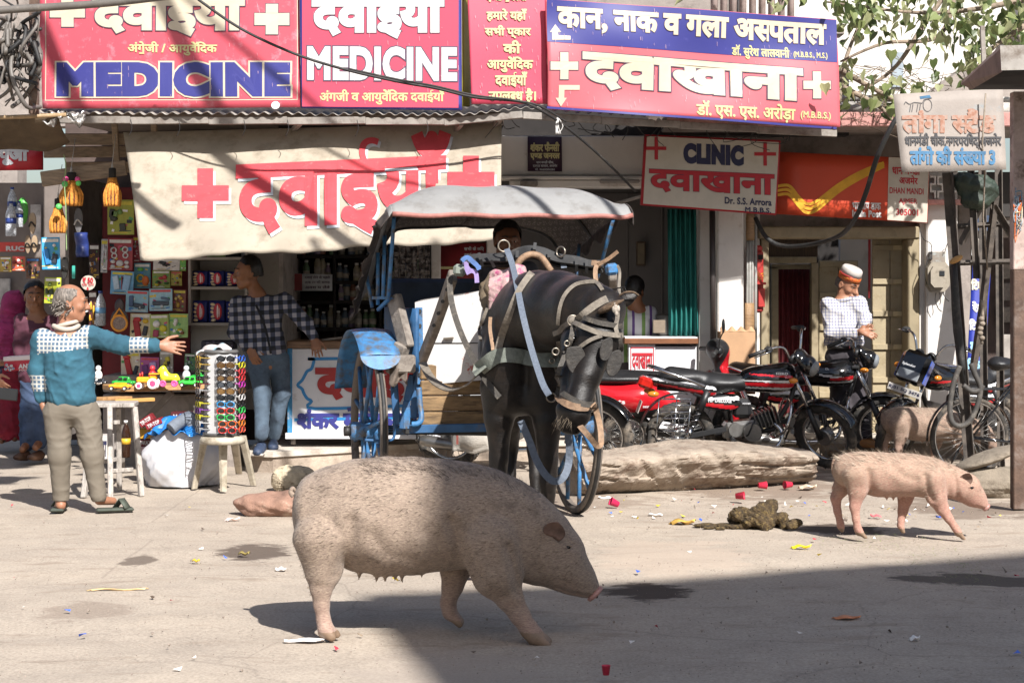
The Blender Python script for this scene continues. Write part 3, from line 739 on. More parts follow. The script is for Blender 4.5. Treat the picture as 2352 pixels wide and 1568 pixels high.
text(b, fn, 'दवाखाना', 1337, 119, 1843, 203, cream, .046, (outl, .064), .077)
text(b, fn, 'डॉ. एस. एस. अरोड़ा', 1598, 230, 1826, 272, yel, .03, None, .05); text(b, fn, '(M.B.B.S.)', 1838, 255, 1908, 275, yel, .03, None, .05)
poly_on(b, fn, [(1268, 92), (1268, 74), (1263, 74), (1276, 56), (1289, 74), (1282, 74), (1282, 81), (1310, 83), (1310, 92)], .006, cream)
poly_on(b, fn, [(1283, 196), (1331, 196), (1331, 207), (1296, 207), (1296, 225), (1302, 225), (1289, 245), (1276, 225), (1283, 225)], .006, cream)
streaks(b, fn, 1262, 4, 1915, 236, 150, strk, .068); b.build('hospital_banner', label='wide navy and salmon pink hospital banner sloping to the right', cat='banner')
TL, TR, BR, BL = Vector((283, 305)), Vector((1152, 283)), Vector((1150, 552)), Vector((322, 598))
def clf(x, y, off=0.0):
 u = min(max((x-300)/850, -.05), 1.05); yt = 305-22*u; yb = 598-46*u; v = (y-yt)/(yb-yt)
 d = 15.82-.95*v+.03*math.sin(x/70+v*3)+.025*math.sin(x/31-v*6)*v+.02*math.sin(v*9+x/200)
 p = P(x, y, d); return p+Vector((0, -1, .9)).normalized()*off*1.3
b = MB(cloth_m)
def cl2(u, v):
 q = (TL*(1-u)+TR*u)*(1-v)+(BL*(1-u)+BR*u)*v; q = q+Vector((3*math.sin(v*3.1)*(1-u), (5*math.sin(u*17)+2.2*math.sin(u*61))*v*v*.7))
 return clf(q.x, q.y)
b.grid(cl2, 90, 26, (0, .006, .004))
for m, dx, dy, of in ((palew, 5, 6, .006), (redp, 0, 0, .009)):
 cross_on(b, clf, 472+dx, 446+dy, 57, 36, m, of, 54); cross_on(b, clf, 1082+dx, 415+dy, 55, 36, m, of, 54)
 text(b, clf, 'दवाईयाँ', 542+dx, 322+dy, 1036+dx, 555+dy, m, .042, None, -.045, of)
b.build('canvas_banner', label='cream canvas shade cloth with large red lettering and cross', cat='banner')
fn = plane_fn((1212, 313, 17.17), (1290, 313, 17.17), (1212, 393, 17.17))
b = MB(); board(b, fn, [(1212, 313), (1290, 314), (1291, 394), (1212, 393)], mat('dark maroon sign', '#3f2038', .5), 2, 2, .02)
text(b, fn, 'शंकर फैन~सी', 1218, 326, 1285, 349, yel, .05); text(b, fn, 'एण~ड जनरल', 1218, 352, 1286, 368, yel, .05)
for s, x0, y0, x1, y1 in (('धान मण~डी चौक,', 1232, 369, 1272, 377), ('दरगाह बाजार, अजमेर', 1224, 377, 1280, 385), ('मो. 9660084281', 1229, 386, 1274, 392)): text(b, fn, s, x0, y0, x1, y1, palew, .02)
b.build('shop_sign', label='small dark maroon shop sign on the white clinic fascia', cat='sign')
fn = plane_fn((1483, 310, 16.55), (1792, 324, 16.75), (1474, 470, 16.55))
b = MB(); board(b, fn, [(1482, 309), (1793, 323), (1783, 494), (1473, 471)], redk, 4, 4, .05); b.use(sgw)
b.add([fn(x, y, .003) for x, y in ((1486, 313), (1789, 327), (1780, 490), (1477, 468))], [(0, 1, 2, 3)], False)
cross_on(b, fn, 1507, 341, 26, 8, redk, .007, 23); cross_on(b, fn, 1757, 354, 27, 8, redk, .007, 25)
text(b, fn, 'CLINIC', 1569, 328, 1708, 376, navyd, .09, None, .045); text(b, fn, 'दवाखाना', 1491, 388, 1778, 440, redk, .036, (outl, .046), .045)
text(b, fn, 'Dr. S.S. Arrora', 1664, 452, 1772, 468, navyd, .035, None, .05); text(b, fn, 'M.B.B.S.', 1711, 475, 1771, 487, navyd, .035, None, .05)
b.build('clinic_sign', label='cream CLINIC sign with red crosses and a red frame', cat='sign')
fn = plane_fn((1790, 349, 17.35), (2135, 365, 17.4), (1783, 492, 17.35))
b = MB(); board(b, fn, [(1789, 349), (2135, 365), (2130, 512), (1782, 491)], mat('postal red', '#de5030', .45, var=.06, scale=2), 6, 4, .06)
poly_on(b, fn, [(2041, 361), (2134, 366), (2129, 511), (2038, 505)], .004, sgw)
for dy in (0, 10, 20):
 pts = smooth_path([(1786, 428+dy, 0), (1812, 427+dy, 0), (1834, 452+dy, 0), (1852, 468+dy, 0), (1876, 462+dy, 0), (1925, 425+dy*.8, 0), (1975, 396+dy*.7, 0), (2030, 374+dy*.4, 0)], 8)
 stroke_on(b, fn, [(p.x, p.y) for p in pts], 7, .004, mat('postal yellow', '#f2b52c', .45))
text(b, fn, 'भारतीय डाक', 1957, 458, 2023, 481, whitep, .03, None, .03); text(b, fn, 'India Post', 1957, 482, 2024, 498, whitep, .05, None, .03)
for s, x0, y0, x1, y1, bd in (('धान मण~डी', 2049, 377, 2113, 400, .03), ('अजमेर', 2065, 402, 2108, 423, .03), ('DHAN MANDI', 2043, 430, 2121, 444, .02), ('AJMER', 2064, 455, 2107, 470, .02), ('305001', 2058, 479, 2109, 494, .02)): text(b, fn, s, x0, y0, x1, y1, redk, bd, None, .04)
b.build('post_office_sign', label='red post office sign with yellow swoosh and white address panel', cat='sign')
fn = plane_fn((2053, 215, 14.6), (2305, 205, 14.6), (2070, 395, 14.5), lambda x, y: .006*math.sin(x/40+y/60))
fade = mat('faded tin sign', '#a89d94', .7, var=.12, scale=3, dirt=('#86a0ac', .55, .75, 2.5), bmp=.1)
b = MB(); board(b, fn, [(2052, 216), (2304, 204), (2311, 390), (2071, 396)], fade, 14, 8, .004)
fo = mat('faded orange paint', '#b5826a', .8, var=.2, scale=25, dirt=('#a89d94', .45, .65, 25)); fb = mat('faded blue paint', '#4a7ea5', .8, var=.2, dirt=('#a89d94', .55, .75, 25)); fk = mat('faded black paint', '#4b4a4c', .8, var=.2, dirt=('#a89d94', .6, .8, 25))
text(b, fn, 'तांगा स~टैंड', 2071, 250, 2288, 308, fo, .05); text(b, fn, 'धानमंडी चौक,नगरपरिषद्,अजमेर', 2078, 306, 2300, 344, fk, .035); text(b, fn, 'तांगो की संख~या 3', 2089, 336, 2286, 380, fb, .05)
stroke_on(b, fn, [(2130+10*math.cos(a), 243+14*math.sin(a)) for a in np.linspace(0, 6.3, 16)], 1.4, .003, fk); stroke_on(b, fn, [(2088, 240), (2100, 236), (2118, 238), (2122, 230), (2140, 226)], 2, .003, fk)
for x in (2092, 2097, 2108, 2114): stroke_on(b, fn, [(x, 240), (x-3, 258)], 1.5, .003, fk)
stroke_on(b, fn, [(2088, 240), (2080, 234), (2077, 240)], 2.2, .003, fk); poly_on(b, fn, [(2112, 222), (2135, 219), (2138, 225), (2114, 228)], .003, fb)
b.build('stand_sign', label='faded tin carriage stand sign hung on the lattice pole', cat='sign')
fn = plane_fn((2236, 550, 17.2), (2279, 550, 17.2), (2222, 850, 17.0))
b = MB(); board(b, fn, [(2236, 565), (2279, 565), (2262, 852), (2221, 850)], mat('ticket blue', '#2b3aa5', .45, var=.05), 4, 16, .01); poly_on(b, fn, [(2239, 548), (2280, 548), (2279, 565), (2237, 565)], .004, sgw)
text(b, fn, 'IndiGo', 2231, 572, 2273, 587, whitep, .03)
for s, y, m in (('एयर', 600, cream), ('टिकट', 640, cream), ('रेल', 692, whitep), ('टिकट', 732, whitep), ('बस', 785, mat('print cyan', '#9fd6f0')), ('टिकट', 822, mat('print cyan', '#9fd6f0'))):
 k = (y-565)/290*15; s = {'टिकट': 'िटकट'}.get(s, s); text(b, fn, s, 2234-k+(0 if len(s) > 3 else 5), y, 2274-k-(0 if len(s) > 3 else 6), y+26, m, .06)
b.build('ticket_banner', label='tall narrow blue ticket banner leaning at the travel shop', cat='banner')
fn = plane_fn((-60, 362, 16.6), (97, 335, 16.6), (-60, 392, 16.6))
b = MB(); board(b, fn, [(-60, 366), (97, 334), (97, 390), (-60, 392)], redk, 4, 2, .04)
text(b, fn, 'पूजा', -4, 342, 66, 380, palew, .06); b.build('red_sign', label='red sign with white lettering under the brown tarpaulin', cat='sign')
fn = plane_fn((186, 632, 15.95), (219, 632, 15.95), (186, 668, 15.95))
b = MB(sgw); b.cyl(P(202.5, 649.5, 15.955), P(202.5, 649.5, 15.955)+Vector((0, .006, 0)), .064, 32)
text(b, fn, '₹ 50', 190, 637, 214, 650, redk, .04, None, 0, .004); text(b, fn, 'एक दाम', 188, 651, 216, 658, redk, .02, None, 0, .004); poly_on(b, fn, [(200, 659), (203, 659), (203, 663), (205, 663), (201.5, 667), (198, 663), (200, 663)], .002, redk)
b.build('price_tag', label='round white price tag reading 50 among the hanging toys', cat='tag')
fn = plane_fn((1010, 560, 17.35), (1116, 560, 17.35), (1010, 680, 17.35))
b = MB(); board(b, fn, [(1012, 560), (1116, 558), (1116, 680), (1012, 680)], mat('poster red', '#8e2129', .5, var=.2, scale=6), 2, 2, .01); poly_on(b, fn, [(1012, 612), (1116, 612), (1116, 618), (1012, 618)], .003, yel)
text(b, fn, 'सभी के लिए', 1066, 566, 1112, 577, palew, .02); text(b, fn, 'दवाई उपलब~ध', 1066, 580, 1112, 590, palew, .02)
b.build('poster', label='dark red poster on the shop pillar behind the cart', cat='poster')
fn = plane_fn((665, 628, 17.9), (765, 628, 17.9), (665, 668, 17.9))
b = MB(); board(b, fn, [(664, 628), (763, 630), (763, 668), (664, 668)], palew, 2, 2, .01); poly_on(b, fn, [(664, 628.5), (694, 629), (694, 667), (664, 667)], .003, mat('poster red', '#8e2129'))
for i, s in enumerate(('दवाई लेने से पहले', 'डाक टर की सलाह', 'अवश य लेवे')): text(b, fn, s, 700, 633+i*11, 758, 641+i*11, outl, .02)
b.build('notice', label='white paper notice on the dark shelves behind the checked shirt', cat='notice')
def pig_mat(name, hair, skin, pinkz, dark):
 m, n, b = newmat(name); co = coord(n); sx = nd(n, 'SeparateXYZ'); n.links.new(co, sx.inputs[0])
 big = noise(n, co, 3.2, 5, .6); fur = noise(n, coord(n, (60, 60, 200), rot=(0, .25, 0)), 1, 4, .7); fine = noise(n, coord(n, (1, 1, 3)), 120, 3, .7)
 zz = nd(n, 'Math', operation='MULTIPLY_ADD'); n.links.new(big, zz.inputs[0]); zz.inputs[1].default_value = .42; n.links.new(sx.outputs[2], zz.inputs[2])
 pk = ramp(n, zz.outputs[0], [(pinkz, 1), (pinkz+.2, .12)])
 base = mix(n, pk, lin(hair), lin(skin))
 base = mix(n, .42, base, ramp(n, fur, [(.35, lin(dark)), (.5, lin(hair)), (.68, lin('#d5c2a8'))]))
 base = mix(n, ramp(n, noise(n, co, 5.5, 5, .7), [(.56, 0), (.7, .55)]), base, lin(dark))
 n.links.new(base, b.inputs['Base Color']); b.inputs['Roughness'].default_value = .8
 b.inputs['Sheen Weight'].default_value = .12
 hb = mix(n, .5, fur, fine); bump(n, b, hb, .55, .012); return m
hoof_m = mat('hoof horn', '#9a806a', .5, var=.2, scale=20)
def bristles(name, o, n, ln, wd, m, flow, parent, sel=None, seed=1, lift=.35):
 r = np.random.RandomState(seed); me = o.data; k = len(me.polygons)
 ce = np.zeros(k*3); me.polygons.foreach_get('center', ce); ce = ce.reshape(-1, 3); no = np.zeros(k*3); me.polygons.foreach_get('normal', no); no = no.reshape(-1, 3)
 ids = np.arange(k) if sel is None else np.where(sel(ce, no))[0]
 ids = r.choice(ids, n); b = MB(m); base = Vector((0, 0, 0)); q = parent
 while q is not None: base += q.location; q = q.parent
 vs = []; fs = []
 for i in ids:
  c = Vector(ce[i])+Vector(r.normal(size=3)*.004); nn = Vector(no[i]); f = Vector(flow)
  t = (f-nn*f.dot(nn)); t = t.normalized() if t.length > .1 else Vector((0, 0, -1)); t = (t+nn*lift*(.4+r.rand())+Vector(r.normal(size=3)*.18)).normalized()
  s = t.cross(nn).normalized()*wd; L = ln*(.5+r.rand()); j = len(vs); c = c-nn*.002
  vs += [c-s, c+s, c+t*L-nn*L*.12]; fs.append((j, j+1, j+2))
 me2 = bpy.data.meshes.new(name); me2.from_pydata([tuple(v) for v in vs], [], fs); me2.materials.append(m)
 ob_ = bpy.data.objects.new(name, me2); COL.objects.link(ob_); ob_.parent = parent; return ob_
def make_pig(Q, d0, spine, legs, snout, ear, eye, teats, tail, label, m, k=.07, res=.0095, legk=.018, base=None, folds=()):
 fl_ = [([(Q(x, y, 0).x, Q(x, y, 0).z) for x, y in p], A, w_) for p, A, w_ in folds]
 """Q(zx,zy,dy) maps traced outline points to the street; spine rows: zx, ztop, zbottom, halfwidth"""
 pr = []
 for i, (zx, t, bt, hw) in enumerate(spine):
  a = Q(zx, t, 0); c = Q(zx, bt, 0); h = (a.z-c.z)/2
  nxt = Q(spine[min(i+1, len(spine)-1)][0], 0, 0).x-Q(spine[max(i-1, 0)][0], 0, 0).x
  pr.append(('e', ((a+c)/2)[:], (max(abs(nxt)*.62, .05), hw*.965, h*.965), None, k))
 for pts in legs:
  for (a, ra), (b_, rb) in zip(pts, pts[1:]): pr.append(('c', Q(*a)[:], ra, Q(*b_)[:], rb, legk))
 for (a, ra), (b_, rb) in zip(snout, snout[1:]): pr.append(('c', Q(*a)[:], ra, Q(*b_)[:], rb, .05))
 for t in teats: a = Q(*t); pr.append(('c', (a+Vector((0, 0, .03)))[:], .014, (a-Vector((0, 0, .012)))[:], .006, .012))
 hz = .042; EAR = []
 root = thing('pig', label, 'pig', base or (Q(spine[3][0], 0, 0).x, d0, 0))
 o = body('body', pr, res, [m, hoof_m], root, k, fn=lambda V: grooves(V+np.stack([0*V[:, 0], wob(V, 9, .006, 2), wob(V, 11, .003, 4)], 1), fl_, d0), facemat=lambda C: C[:, 2] < hz)
 sf = surf(o); b = MB(mat('pig eye', '#1d1512', .12)); c = Q(eye[0], eye[1], 0); q = (c-Vector((0, 0, H)))/c.y; ex, ey = CX+q.x*F, HY-q.z*F
 p = sf(ex, ey, .0); y2 = 2*d0-p.y; b.ell(p, (.011, .006, .0085)); b.ell((p.x, y2, p.z), (.011, .006, .0085)); b.build('eye', root)
 b = MB(m)
 for yy in (p.y, y2): b.tube([Vector((p.x+.016*math.cos(a), yy, p.z+.011*math.sin(a))) for a in np.linspace(.2, 3.3, 8)], .005, 6)
 b.build('eyelid', root)
 for sgn in (-1, 1):
  a_, t_ = Q(ear[0][0], ear[0][1]+8, ear[0][2]*sgn), Q(ear[1][0]+6, ear[1][1]-14, (ear[1][2]-.01)*sgn); ax_ = t_-a_; R_ = []; s_, d_, u_ = frame(ax_, (0, -sgn, .2))
  for v in np.linspace(0, 1, 8): r_ = ax_.length*.52*(math.sin(math.pi*(.16+.8*v))**.8)*(1-.3*v)+.002; c_ = a_+ax_*v-u_*.02*math.sin(v*3); R_.append([c_+s_*r_*math.cos(q)+u_*(r_*.16*math.sin(q)+.35*r_*math.cos(q)**2) for q in np.linspace(0, 2*math.pi, 12, endpoint=False)])
  b = MB(mat('pig ear', '#8f7264', .8, var=.3, scale=20)); b.loft(R_); b.build('ear', root)
 tip, ax, r = snout[-1][0], Q(*snout[-1][0])-Q(*snout[-2][0]), snout[-1][1]
 p = Q(*tip)+ax.normalized()*r*.82; b = MB(mat('pig snout', '#c08f84', .45, var=.15)); b.lathe([(r*.72, -.008), (r*.92, 0), (r*.88, .012), (r*.6, .016), (0, .016)], p, ax, 18)
 b.use(mat('nostril', '#2a1a17', .8)); a1 = ax.normalized()
 for sgn in (-1, 1): b.ell(p+a1*.014+Vector((0, r*.38*sgn, 0)), (.007, .007, .011), nu=8, nv=6)
 b.build('snout', root)
 b = MB(m); b.tube(smooth_path([Q(*t) for t in tail], 5), [.014-.009*i/((len(tail)-1)*5) for i in range((len(tail)-1)*5+1)], 8); b.build('tail', root)
 return root, o
D1 = 8.45
def Q1(zx, zy, dy=0): q = P(588+.3612*zx, 980+.3612*zy, D1); return Vector((q.x, D1+dy, q.z))
sow_m = pig_mat('sow coat', '#a08d7c', '#c09a8b', .28, '#5f5045')
sp = [(330, 330, 745, .15), (470, 243, 840, .205), (640, 190, 925, .255), (820, 172, 955, .28), (1000, 176, 952, .28), (1180, 192, 925, .26), (1360, 218, 905, .235), (1520, 268, 930, .215), (1660, 335, 985, .19), (1780, 420, 1008, .165), (1880, 520, 1020, .14), (1950, 600, 1030, .118), (2005, 690, 1040, .098)]
nf, fr = -.13, .13
legs = [[((440, 700, nf), .135), ((448, 880, nf-.01), .085), ((438, 985, nf-.02), .050), ((438, 1090, nf-.02), .035), ((450, 1190, nf-.02), .031), ((470, 1252, nf-.025), .036)],
  [((455, 1240, nf-.045), .026), ((505, 1290, nf-.05), .022)], [((470, 1250, nf-.005), .026), ((528, 1285, nf+.0), .021)], [((440, 1240, nf-.03), .014), ((432, 1290, nf-.03), .010)],
  [((390, 700, fr), .1), ((385, 850, fr), .06), ((362, 930, fr), .038), ((372, 1040, fr), .028), ((382, 1120, fr), .031)], [((385, 1140, fr+.02), .022), ((395, 1170, fr+.02), .018)], [((385, 1140, fr-.02), .024), ((400, 1165, fr-.02), .018)],
  [((1480, 700, nf), .15), ((1540, 900, nf-.02), .115), ((1610, 1040, nf-.03), .062), ((1675, 1150, nf-.03), .045), ((1735, 1245, nf-.03), .040), ((1775, 1295, nf-.03), .042)],
  [((1770, 1290, nf-.05), .028), ((1845, 1335, nf-.055), .023)], [((1780, 1280, nf-.01), .026), ((1850, 1325, nf-.005), .021)], [((1740, 1270, nf-.03), .015), ((1752, 1325, nf-.03), .010)],
  [((1270, 800, fr), .12), ((1265, 920, fr), .075), ((1245, 1040, fr), .050), ((1215, 1150, fr), .036), ((1225, 1215, fr), .036)], [((1230, 1215, fr-.02), .026), ((1290, 1278, fr-.025), .020)], [((1235, 1215, fr+.02), .026), ((1295, 1275, fr+.025), .020)]]
sow, sow_o = make_pig(Q1, D1, sp, legs, [((1960, 850, 0), .105), ((2050, 950, 0), .068), ((2112, 1014, 0), .050)], [(1880, 665, -.135), (1905, 585, -.20)], (1985, 765, -.088),
 [(665, 935, -.08), (770, 955, -.05), (828, 950, -.07), (890, 948, -.06), (935, 955, -.08), (1060, 925, -.06)], [(240, 440, 0), (222, 415, .0), (232, 390, .0), (246, 400, 0), (240, 420, .01)], 'large grey brown sow standing in front of the horse', sow_m,
 folds=[([(1250, 560), (1290, 680), (1360, 820), (1420, 930)], .018, .022), ([(1600, 720), (1640, 860), (1665, 985)], .016, .018), ([(540, 900), (600, 800), (640, 680), (640, 560)], .014, .028), ([(2120, 1066), (2000, 1040), (1900, 1000)], .008, .007), ([(1080, 330), (1090, 480), (1070, 620)], .007, .02), ([(1850, 640), (1800, 760), (1790, 880)], .008, .025), ([(1975, 720), (2020, 740)], .006, .012), ([(760, 640), (860, 760), (1000, 800)], .007, .03)])
fl = (-1, 0, -.35)
bristles('bristle_coat', sow_o, 11000, .014, .0011, mat('sow bristles', '#b5a28d', .7, var=.3, scale=40), fl, sow, lambda c, n: c[:, 2] > .28, 3)
bristles('dark_bristles', sow_o, 5000, .022, .0011, mat('dark sow bristles', '#5d4c3e', .7, var=.2), fl, sow, lambda c, n: c[:, 2] > .2, 4)
bristles('back_bristles', sow_o, 1300, .042, .0013, mat('dark sow bristles', '#5d4c3e'), (-1, 0, .4), sow, lambda c, n: (n[:, 2] > .75) & (c[:, 2] > .6) & (c[:, 0] > -.1), 6, .8)
D2 = 11.73
def Q2(zx, zy, dy=0): q = P(1763.9+.25*zx, 947.3+.25*zy, D2); return Vector((q.x, D2+dy, q.z))
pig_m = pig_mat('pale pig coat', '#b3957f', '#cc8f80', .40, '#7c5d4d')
sp = [(670, 405, 640, .085), (760, 365, 690, .12), (880, 352, 735, .14), (1020, 355, 782, .155), (1180, 362, 782, .16), (1320, 372, 775, .15), (1450, 395, 790, .135), (1570, 430, 785, .115), (1680, 478, 790, .095), (1780, 530, 815, .08), (1850, 580, 850, .07)]
nf, fr = -.085, .085
legs = [[((780, 560, nf), .085), ((800, 700, nf), .062), ((775, 850, nf), .034), ((785, 960, nf), .024), ((800, 1040, nf), .023), ((815, 1075, nf), .026)], [((815, 1075, nf-.012), .018), ((870, 1125, nf-.014), .013)], [((812, 1075, nf+.012), .018), ((862, 1122, nf+.014), .012)], [((795, 1060, nf), .011), ((800, 1100, nf), .007)],
  [((760, 560, fr), .08), ((700, 700, fr), .055), ((645, 800, fr), .034), ((660, 920, fr), .024), ((685, 1020, fr), .022), ((692, 1060, fr), .024)], [((690, 1060, fr), .02), ((705, 1102, fr), .013)],
  [((1480, 600, nf), .085), ((1520, 760, nf), .065), ((1575, 870, nf), .042), ((1635, 960, nf), .028), ((1690, 1040, nf), .023), ((1715, 1080, nf), .025)], [((1715, 1080, nf-.012), .017), ((1768, 1138, nf-.014), .011)], [((1715, 1080, nf+.012), .017), ((1762, 1138, nf+.014), .011)], [((1700, 1070, nf), .011), ((1712, 1110, nf), .007)],
  [((1330, 650, fr), .075), ((1290, 800, fr), .048), ((1265, 920, fr), .032), ((1248, 1000, fr), .023), ((1245, 1050, fr), .023)], [((1245, 1055, fr-.01), .018), ((1270, 1108, fr-.01), .012)], [((1240, 1055, fr+.01), .018), ((1262, 1108, fr+.012), .012)]]
pg, pg_o = make_pig(Q2, D2, sp, legs, [((1850, 700, 0), .075), ((1915, 780, 0), .05), ((1975, 838, 0), .032)], [(1778, 630, -.075), (1798, 555, -.115)], (1872, 690, -.052),
 [(1080, 778, -.04), (1140, 780, -.04), (1200, 780, -.04), (1260, 778, -.04)], [(612, 430, 0), (598, 470, 0), (592, 520, 0), (598, 570, 0)], 'pale pink young pig walking right near the bicycle', pig_m, folds=[([(1400, 560), (1420, 680), (1470, 780)], .012, .016), ([(920, 700), (900, 600), (880, 520)], .010, .02), ([(1680, 560), (1700, 680), (1720, 800)], .008, .014), ([(1990, 880), (1900, 850)], .005, .006), ([(1100, 480), (1200, 560), (1330, 600)], .005, .02)], k=.05, res=.0075, legk=.014)
palebr = mat('pale bristles', '#c4b09a', .7, var=.2, scale=40)
bristles('bristle_coat', pg_o, 5200, .020, .0012, palebr, (-1, 0, -.3), pg, lambda c, n: c[:, 2] > .25, 5)
bristles('mane_bristles', pg_o, 900, .05, .0014, palebr, (-1, 0, .8), pg, lambda c, n: (n[:, 2] > .6) & (c[:, 2] > .42), 8, .9)
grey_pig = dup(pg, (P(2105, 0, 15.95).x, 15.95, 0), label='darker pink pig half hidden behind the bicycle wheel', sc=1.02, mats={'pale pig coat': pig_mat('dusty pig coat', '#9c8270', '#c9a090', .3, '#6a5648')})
def hz(zx, zy): return (784+zx/3, 522.6+zy/3)
def HP(zx, zy, d): return P(*hz(zx, zy), d)
m, n, b = newmat('black horse coat'); co = coord(n)
f1 = noise(n, co, 3, 4, .6); f2 = noise(n, coord(n, (40, 40, 160)), 1, 4, .7); f3 = noise(n, co, 14, 6, .8)
cb = ramp(n, f1, [(.35, lin('#0d0a09')), (.7, lin('#1b1512'))]); cb = mix(n, ramp(n, f3, [(.62, 0), (.8, .35)]), cb, lin('#4a3d34')); cb = mix(n, .25, cb, ramp(n, f2, [(.3, lin('#0d0a09')), (.7, lin('#30271f'))]))
cb = mix(n, ramp(n, noise(n, co, 4.5, 6, .7), [(.5, 0), (.72, .5)]), cb, lin('#42352c')); n.links.new(ramp(n, noise(n, co, 6, 5), [(.3, .3), (.7, .58)]), b.inputs['Roughness']); n.links.new(cb, b.inputs['Base Color']); b.inputs['Roughness'].default_value = .46; b.inputs['Specular IOR Level'].default_value = .32; b.inputs['Sheen Weight'].default_value = .02; bump(n, b, f2, .25, .01)  # brown patches paint sunlit highlights and dust into the black coat
horse_m = m
hx = .075                                           # body axis
def C(a, ra, b_, rb, k=.05): return ('c', tuple(a), ra, tuple(b_), rb, k)
pr = []
for (y, x, z, rx, ry, rz) in ((10.66, hx, 1.16, .22, .16, .30), (10.8, hx, 1.26, .235, .2, .36), (11.1, hx, 1.22, .27, .26, .36), (11.45, hx-.005, 1.2, .285, .28, .35), (11.8, hx-.01, 1.24, .28, .26, .34), (12.1, hx-.01, 1.30, .27, .2, .30)):
 pr.append(('e', (x, y, z), (rx, ry, rz), None, .12))
pr += [C((hx, 10.95, 1.50), .10, (hx+.02, 11.3, 1.46), .12, .1)]                                             # withers
nk = [(hx+.01, 10.8, 1.38, .235), (hx+.09, 10.55, 1.43, .215), (hx+.19, 10.3, 1.45, .185), (hx+.3, 10.05, 1.46, .155), (hx+.39, 9.87, 1.46, .12)]
for a, c in zip(nk, nk[1:]): pr.append(C(a[:3], a[3], c[:3], c[3], .09))
pr += [C((hx, 10.7, 1.52), .12, (hx+.2, 10.3, 1.545), .09, .1), C((hx+.2, 10.3, 1.545), .09, (hx+.4, 9.86, 1.51), .06, .06)]   # crest
pr += [C((hx-.11, 10.62, 1.15), .13, (hx-.11, 10.62, .95), .11, .1), C((hx+.13, 10.6, 1.15), .13, (hx+.12, 10.6, .95), .11, .1)]  # breast
pol, eyeh, nos, muz = HP(1840, 560, 9.84), HP(1770, 760, 9.72), HP(1690, 1020, 9.62), HP(1608, 1285, 9.54)
pr += [C(pol, .095, eyeh, .115, .05), C(eyeh, .112, nos, .072, .05), C(nos, .072, muz, .070, .05), C(HP(1640, 800, 9.86), .105, HP(1590, 1010, 9.74), .06, .06), C(HP(1590, 1010, 9.74), .055, HP(1540, 1330, 9.60), .046, .05),
       C(HP(1530, 1250, 9.56), .045, HP(1650, 1290, 9.53), .045, .03), C(HP(1540, 1368, 9.57), .036, HP(1610, 1380, 9.55), .036, .02)]
for (zx, zy) in ((1545, 1300), (1650, 1335)): c = HP(zx, zy, 9.475); pr.append(('e', tuple(c), (.014, .016, .022), None, -.012))
for s_, zx in ((-1, 1600), (1, 1885)): pr.append(('e', tuple(HP(zx, 770, 9.72)), (.035, .03, .04), None, .03))
def leg(x, y, kz, pts): 
 for (a, ra), (c, rc) in zip(pts, pts[1:]): pr.append(C(a, ra, c, rc, .02))
for x, yy in ((-.075, 10.66), (.205, 10.60)):
 leg(0, 0, 0, [((x, yy, 1.0), .115), ((x, yy-.02, .82), .085), ((x, yy-.03, .6), .055), ((x, yy-.03, .47), .052), ((x, yy-.02, .40), .042), ((x, yy-.02, .22), .034), ((x, yy-.02, .15), .044), ((x, yy-.07, .07), .045), ((x, yy-.09, .03), .055)])
for x, yy in ((-.01, 12.1), (.15, 12.0)):
 leg(0, 0, 0, [((x, yy, 1.1), .19), ((x, yy-.06, .85), .12), ((x, yy+.12, .6), .06), ((x, yy+.15, .52), .052), ((x, yy+.1, .35), .036), ((x, yy+.06, .2), .036), ((x, yy+.03, .14), .042), ((x, yy-.04, .05), .052)])
horse = thing('horse', 'black horse in harness with its head lowered in front of the cart', 'horse', (hx, 11.3, 0))
ho = body('body', pr, .0125, [horse_m, mat('dark hoof', '#4a4340', .5)], horse, .05, fn=lambda V: V+np.stack([wob(V, 7, .005, 1), .035*np.exp(-((V[:, 0]-hx)/.035)**2)*(V[:, 1] < 10.8)*np.clip((V[:, 2]-.9)*8, 0, 1)*np.clip((1.4-V[:, 2])*6, 0, 1)+wob(V, 10, .004, 5), wob(V, 9, .004, 2)], 1), facemat=lambda c: c[:, 2] < .075)
hs = surf(ho)
fz = mat('brown ear fur', '#6a5541', .9, var=.35, scale=60, bmp=.4)
b = MB(fz); a, t = HP(1775, 580, 9.68), HP(1945, 498, 9.60)
def earring(a, t, w_, nm, k=9, n=10):
 ax = (t-a); s, d, u = frame(ax, nm); R = []
 for i in range(k):
  v = i/(k-1); r = w_*(math.sin(math.pi*(.12+.84*v))**.8)*(1-.35*v)+.001; c = a+ax*v
  R.append([c+s*r*math.cos(q)+u*r*.42*math.sin(q) for q in np.linspace(0, 2*math.pi, n, endpoint=False)])
 return R
b.loft(earring(a, t, .058, (0, -.3, 1))); b.build('ear', horse)
b = MB(horse_m); a, t = HP(1900, 520, 9.86), HP(2040, 460, 9.86); b.loft(earring(a, t, .045, (0, -1, .2)))
b.use(fz); b.tube(smooth_path([HP(1905, 480, 9.82), HP(1950, 448, 9.8), HP(2010, 445, 9.8), HP(2048, 468, 9.82)], 5), .006, 6); b.build('ear', horse)
b = MB(horse_m); r = random.Random(3)                                                                          # mane wisps
for i in range(120):
 u = r.random(); p = Vector((hx, 10.7, 1.64))*(1-u)+Vector((hx+.42, 9.86, 1.57))*u+Vector((r.gauss(0, .02), r.gauss(0, .02), -.02)); q = p+Vector((r.gauss(.05, .04), r.gauss(-.03, .03), .03-.03*r.random())); t2 = q+Vector((.03, -.02, -.06))
 b.tube([p, q, t2], [.004, .003, .001], 4)
b.build('mane', horse)
b = MB(mat('horse eye', '#0c0a0a', .08)); p = hs(*hz(1600, 770), .0); b.ell(p, (.018, .014, .018)); b.build('eye', horse)
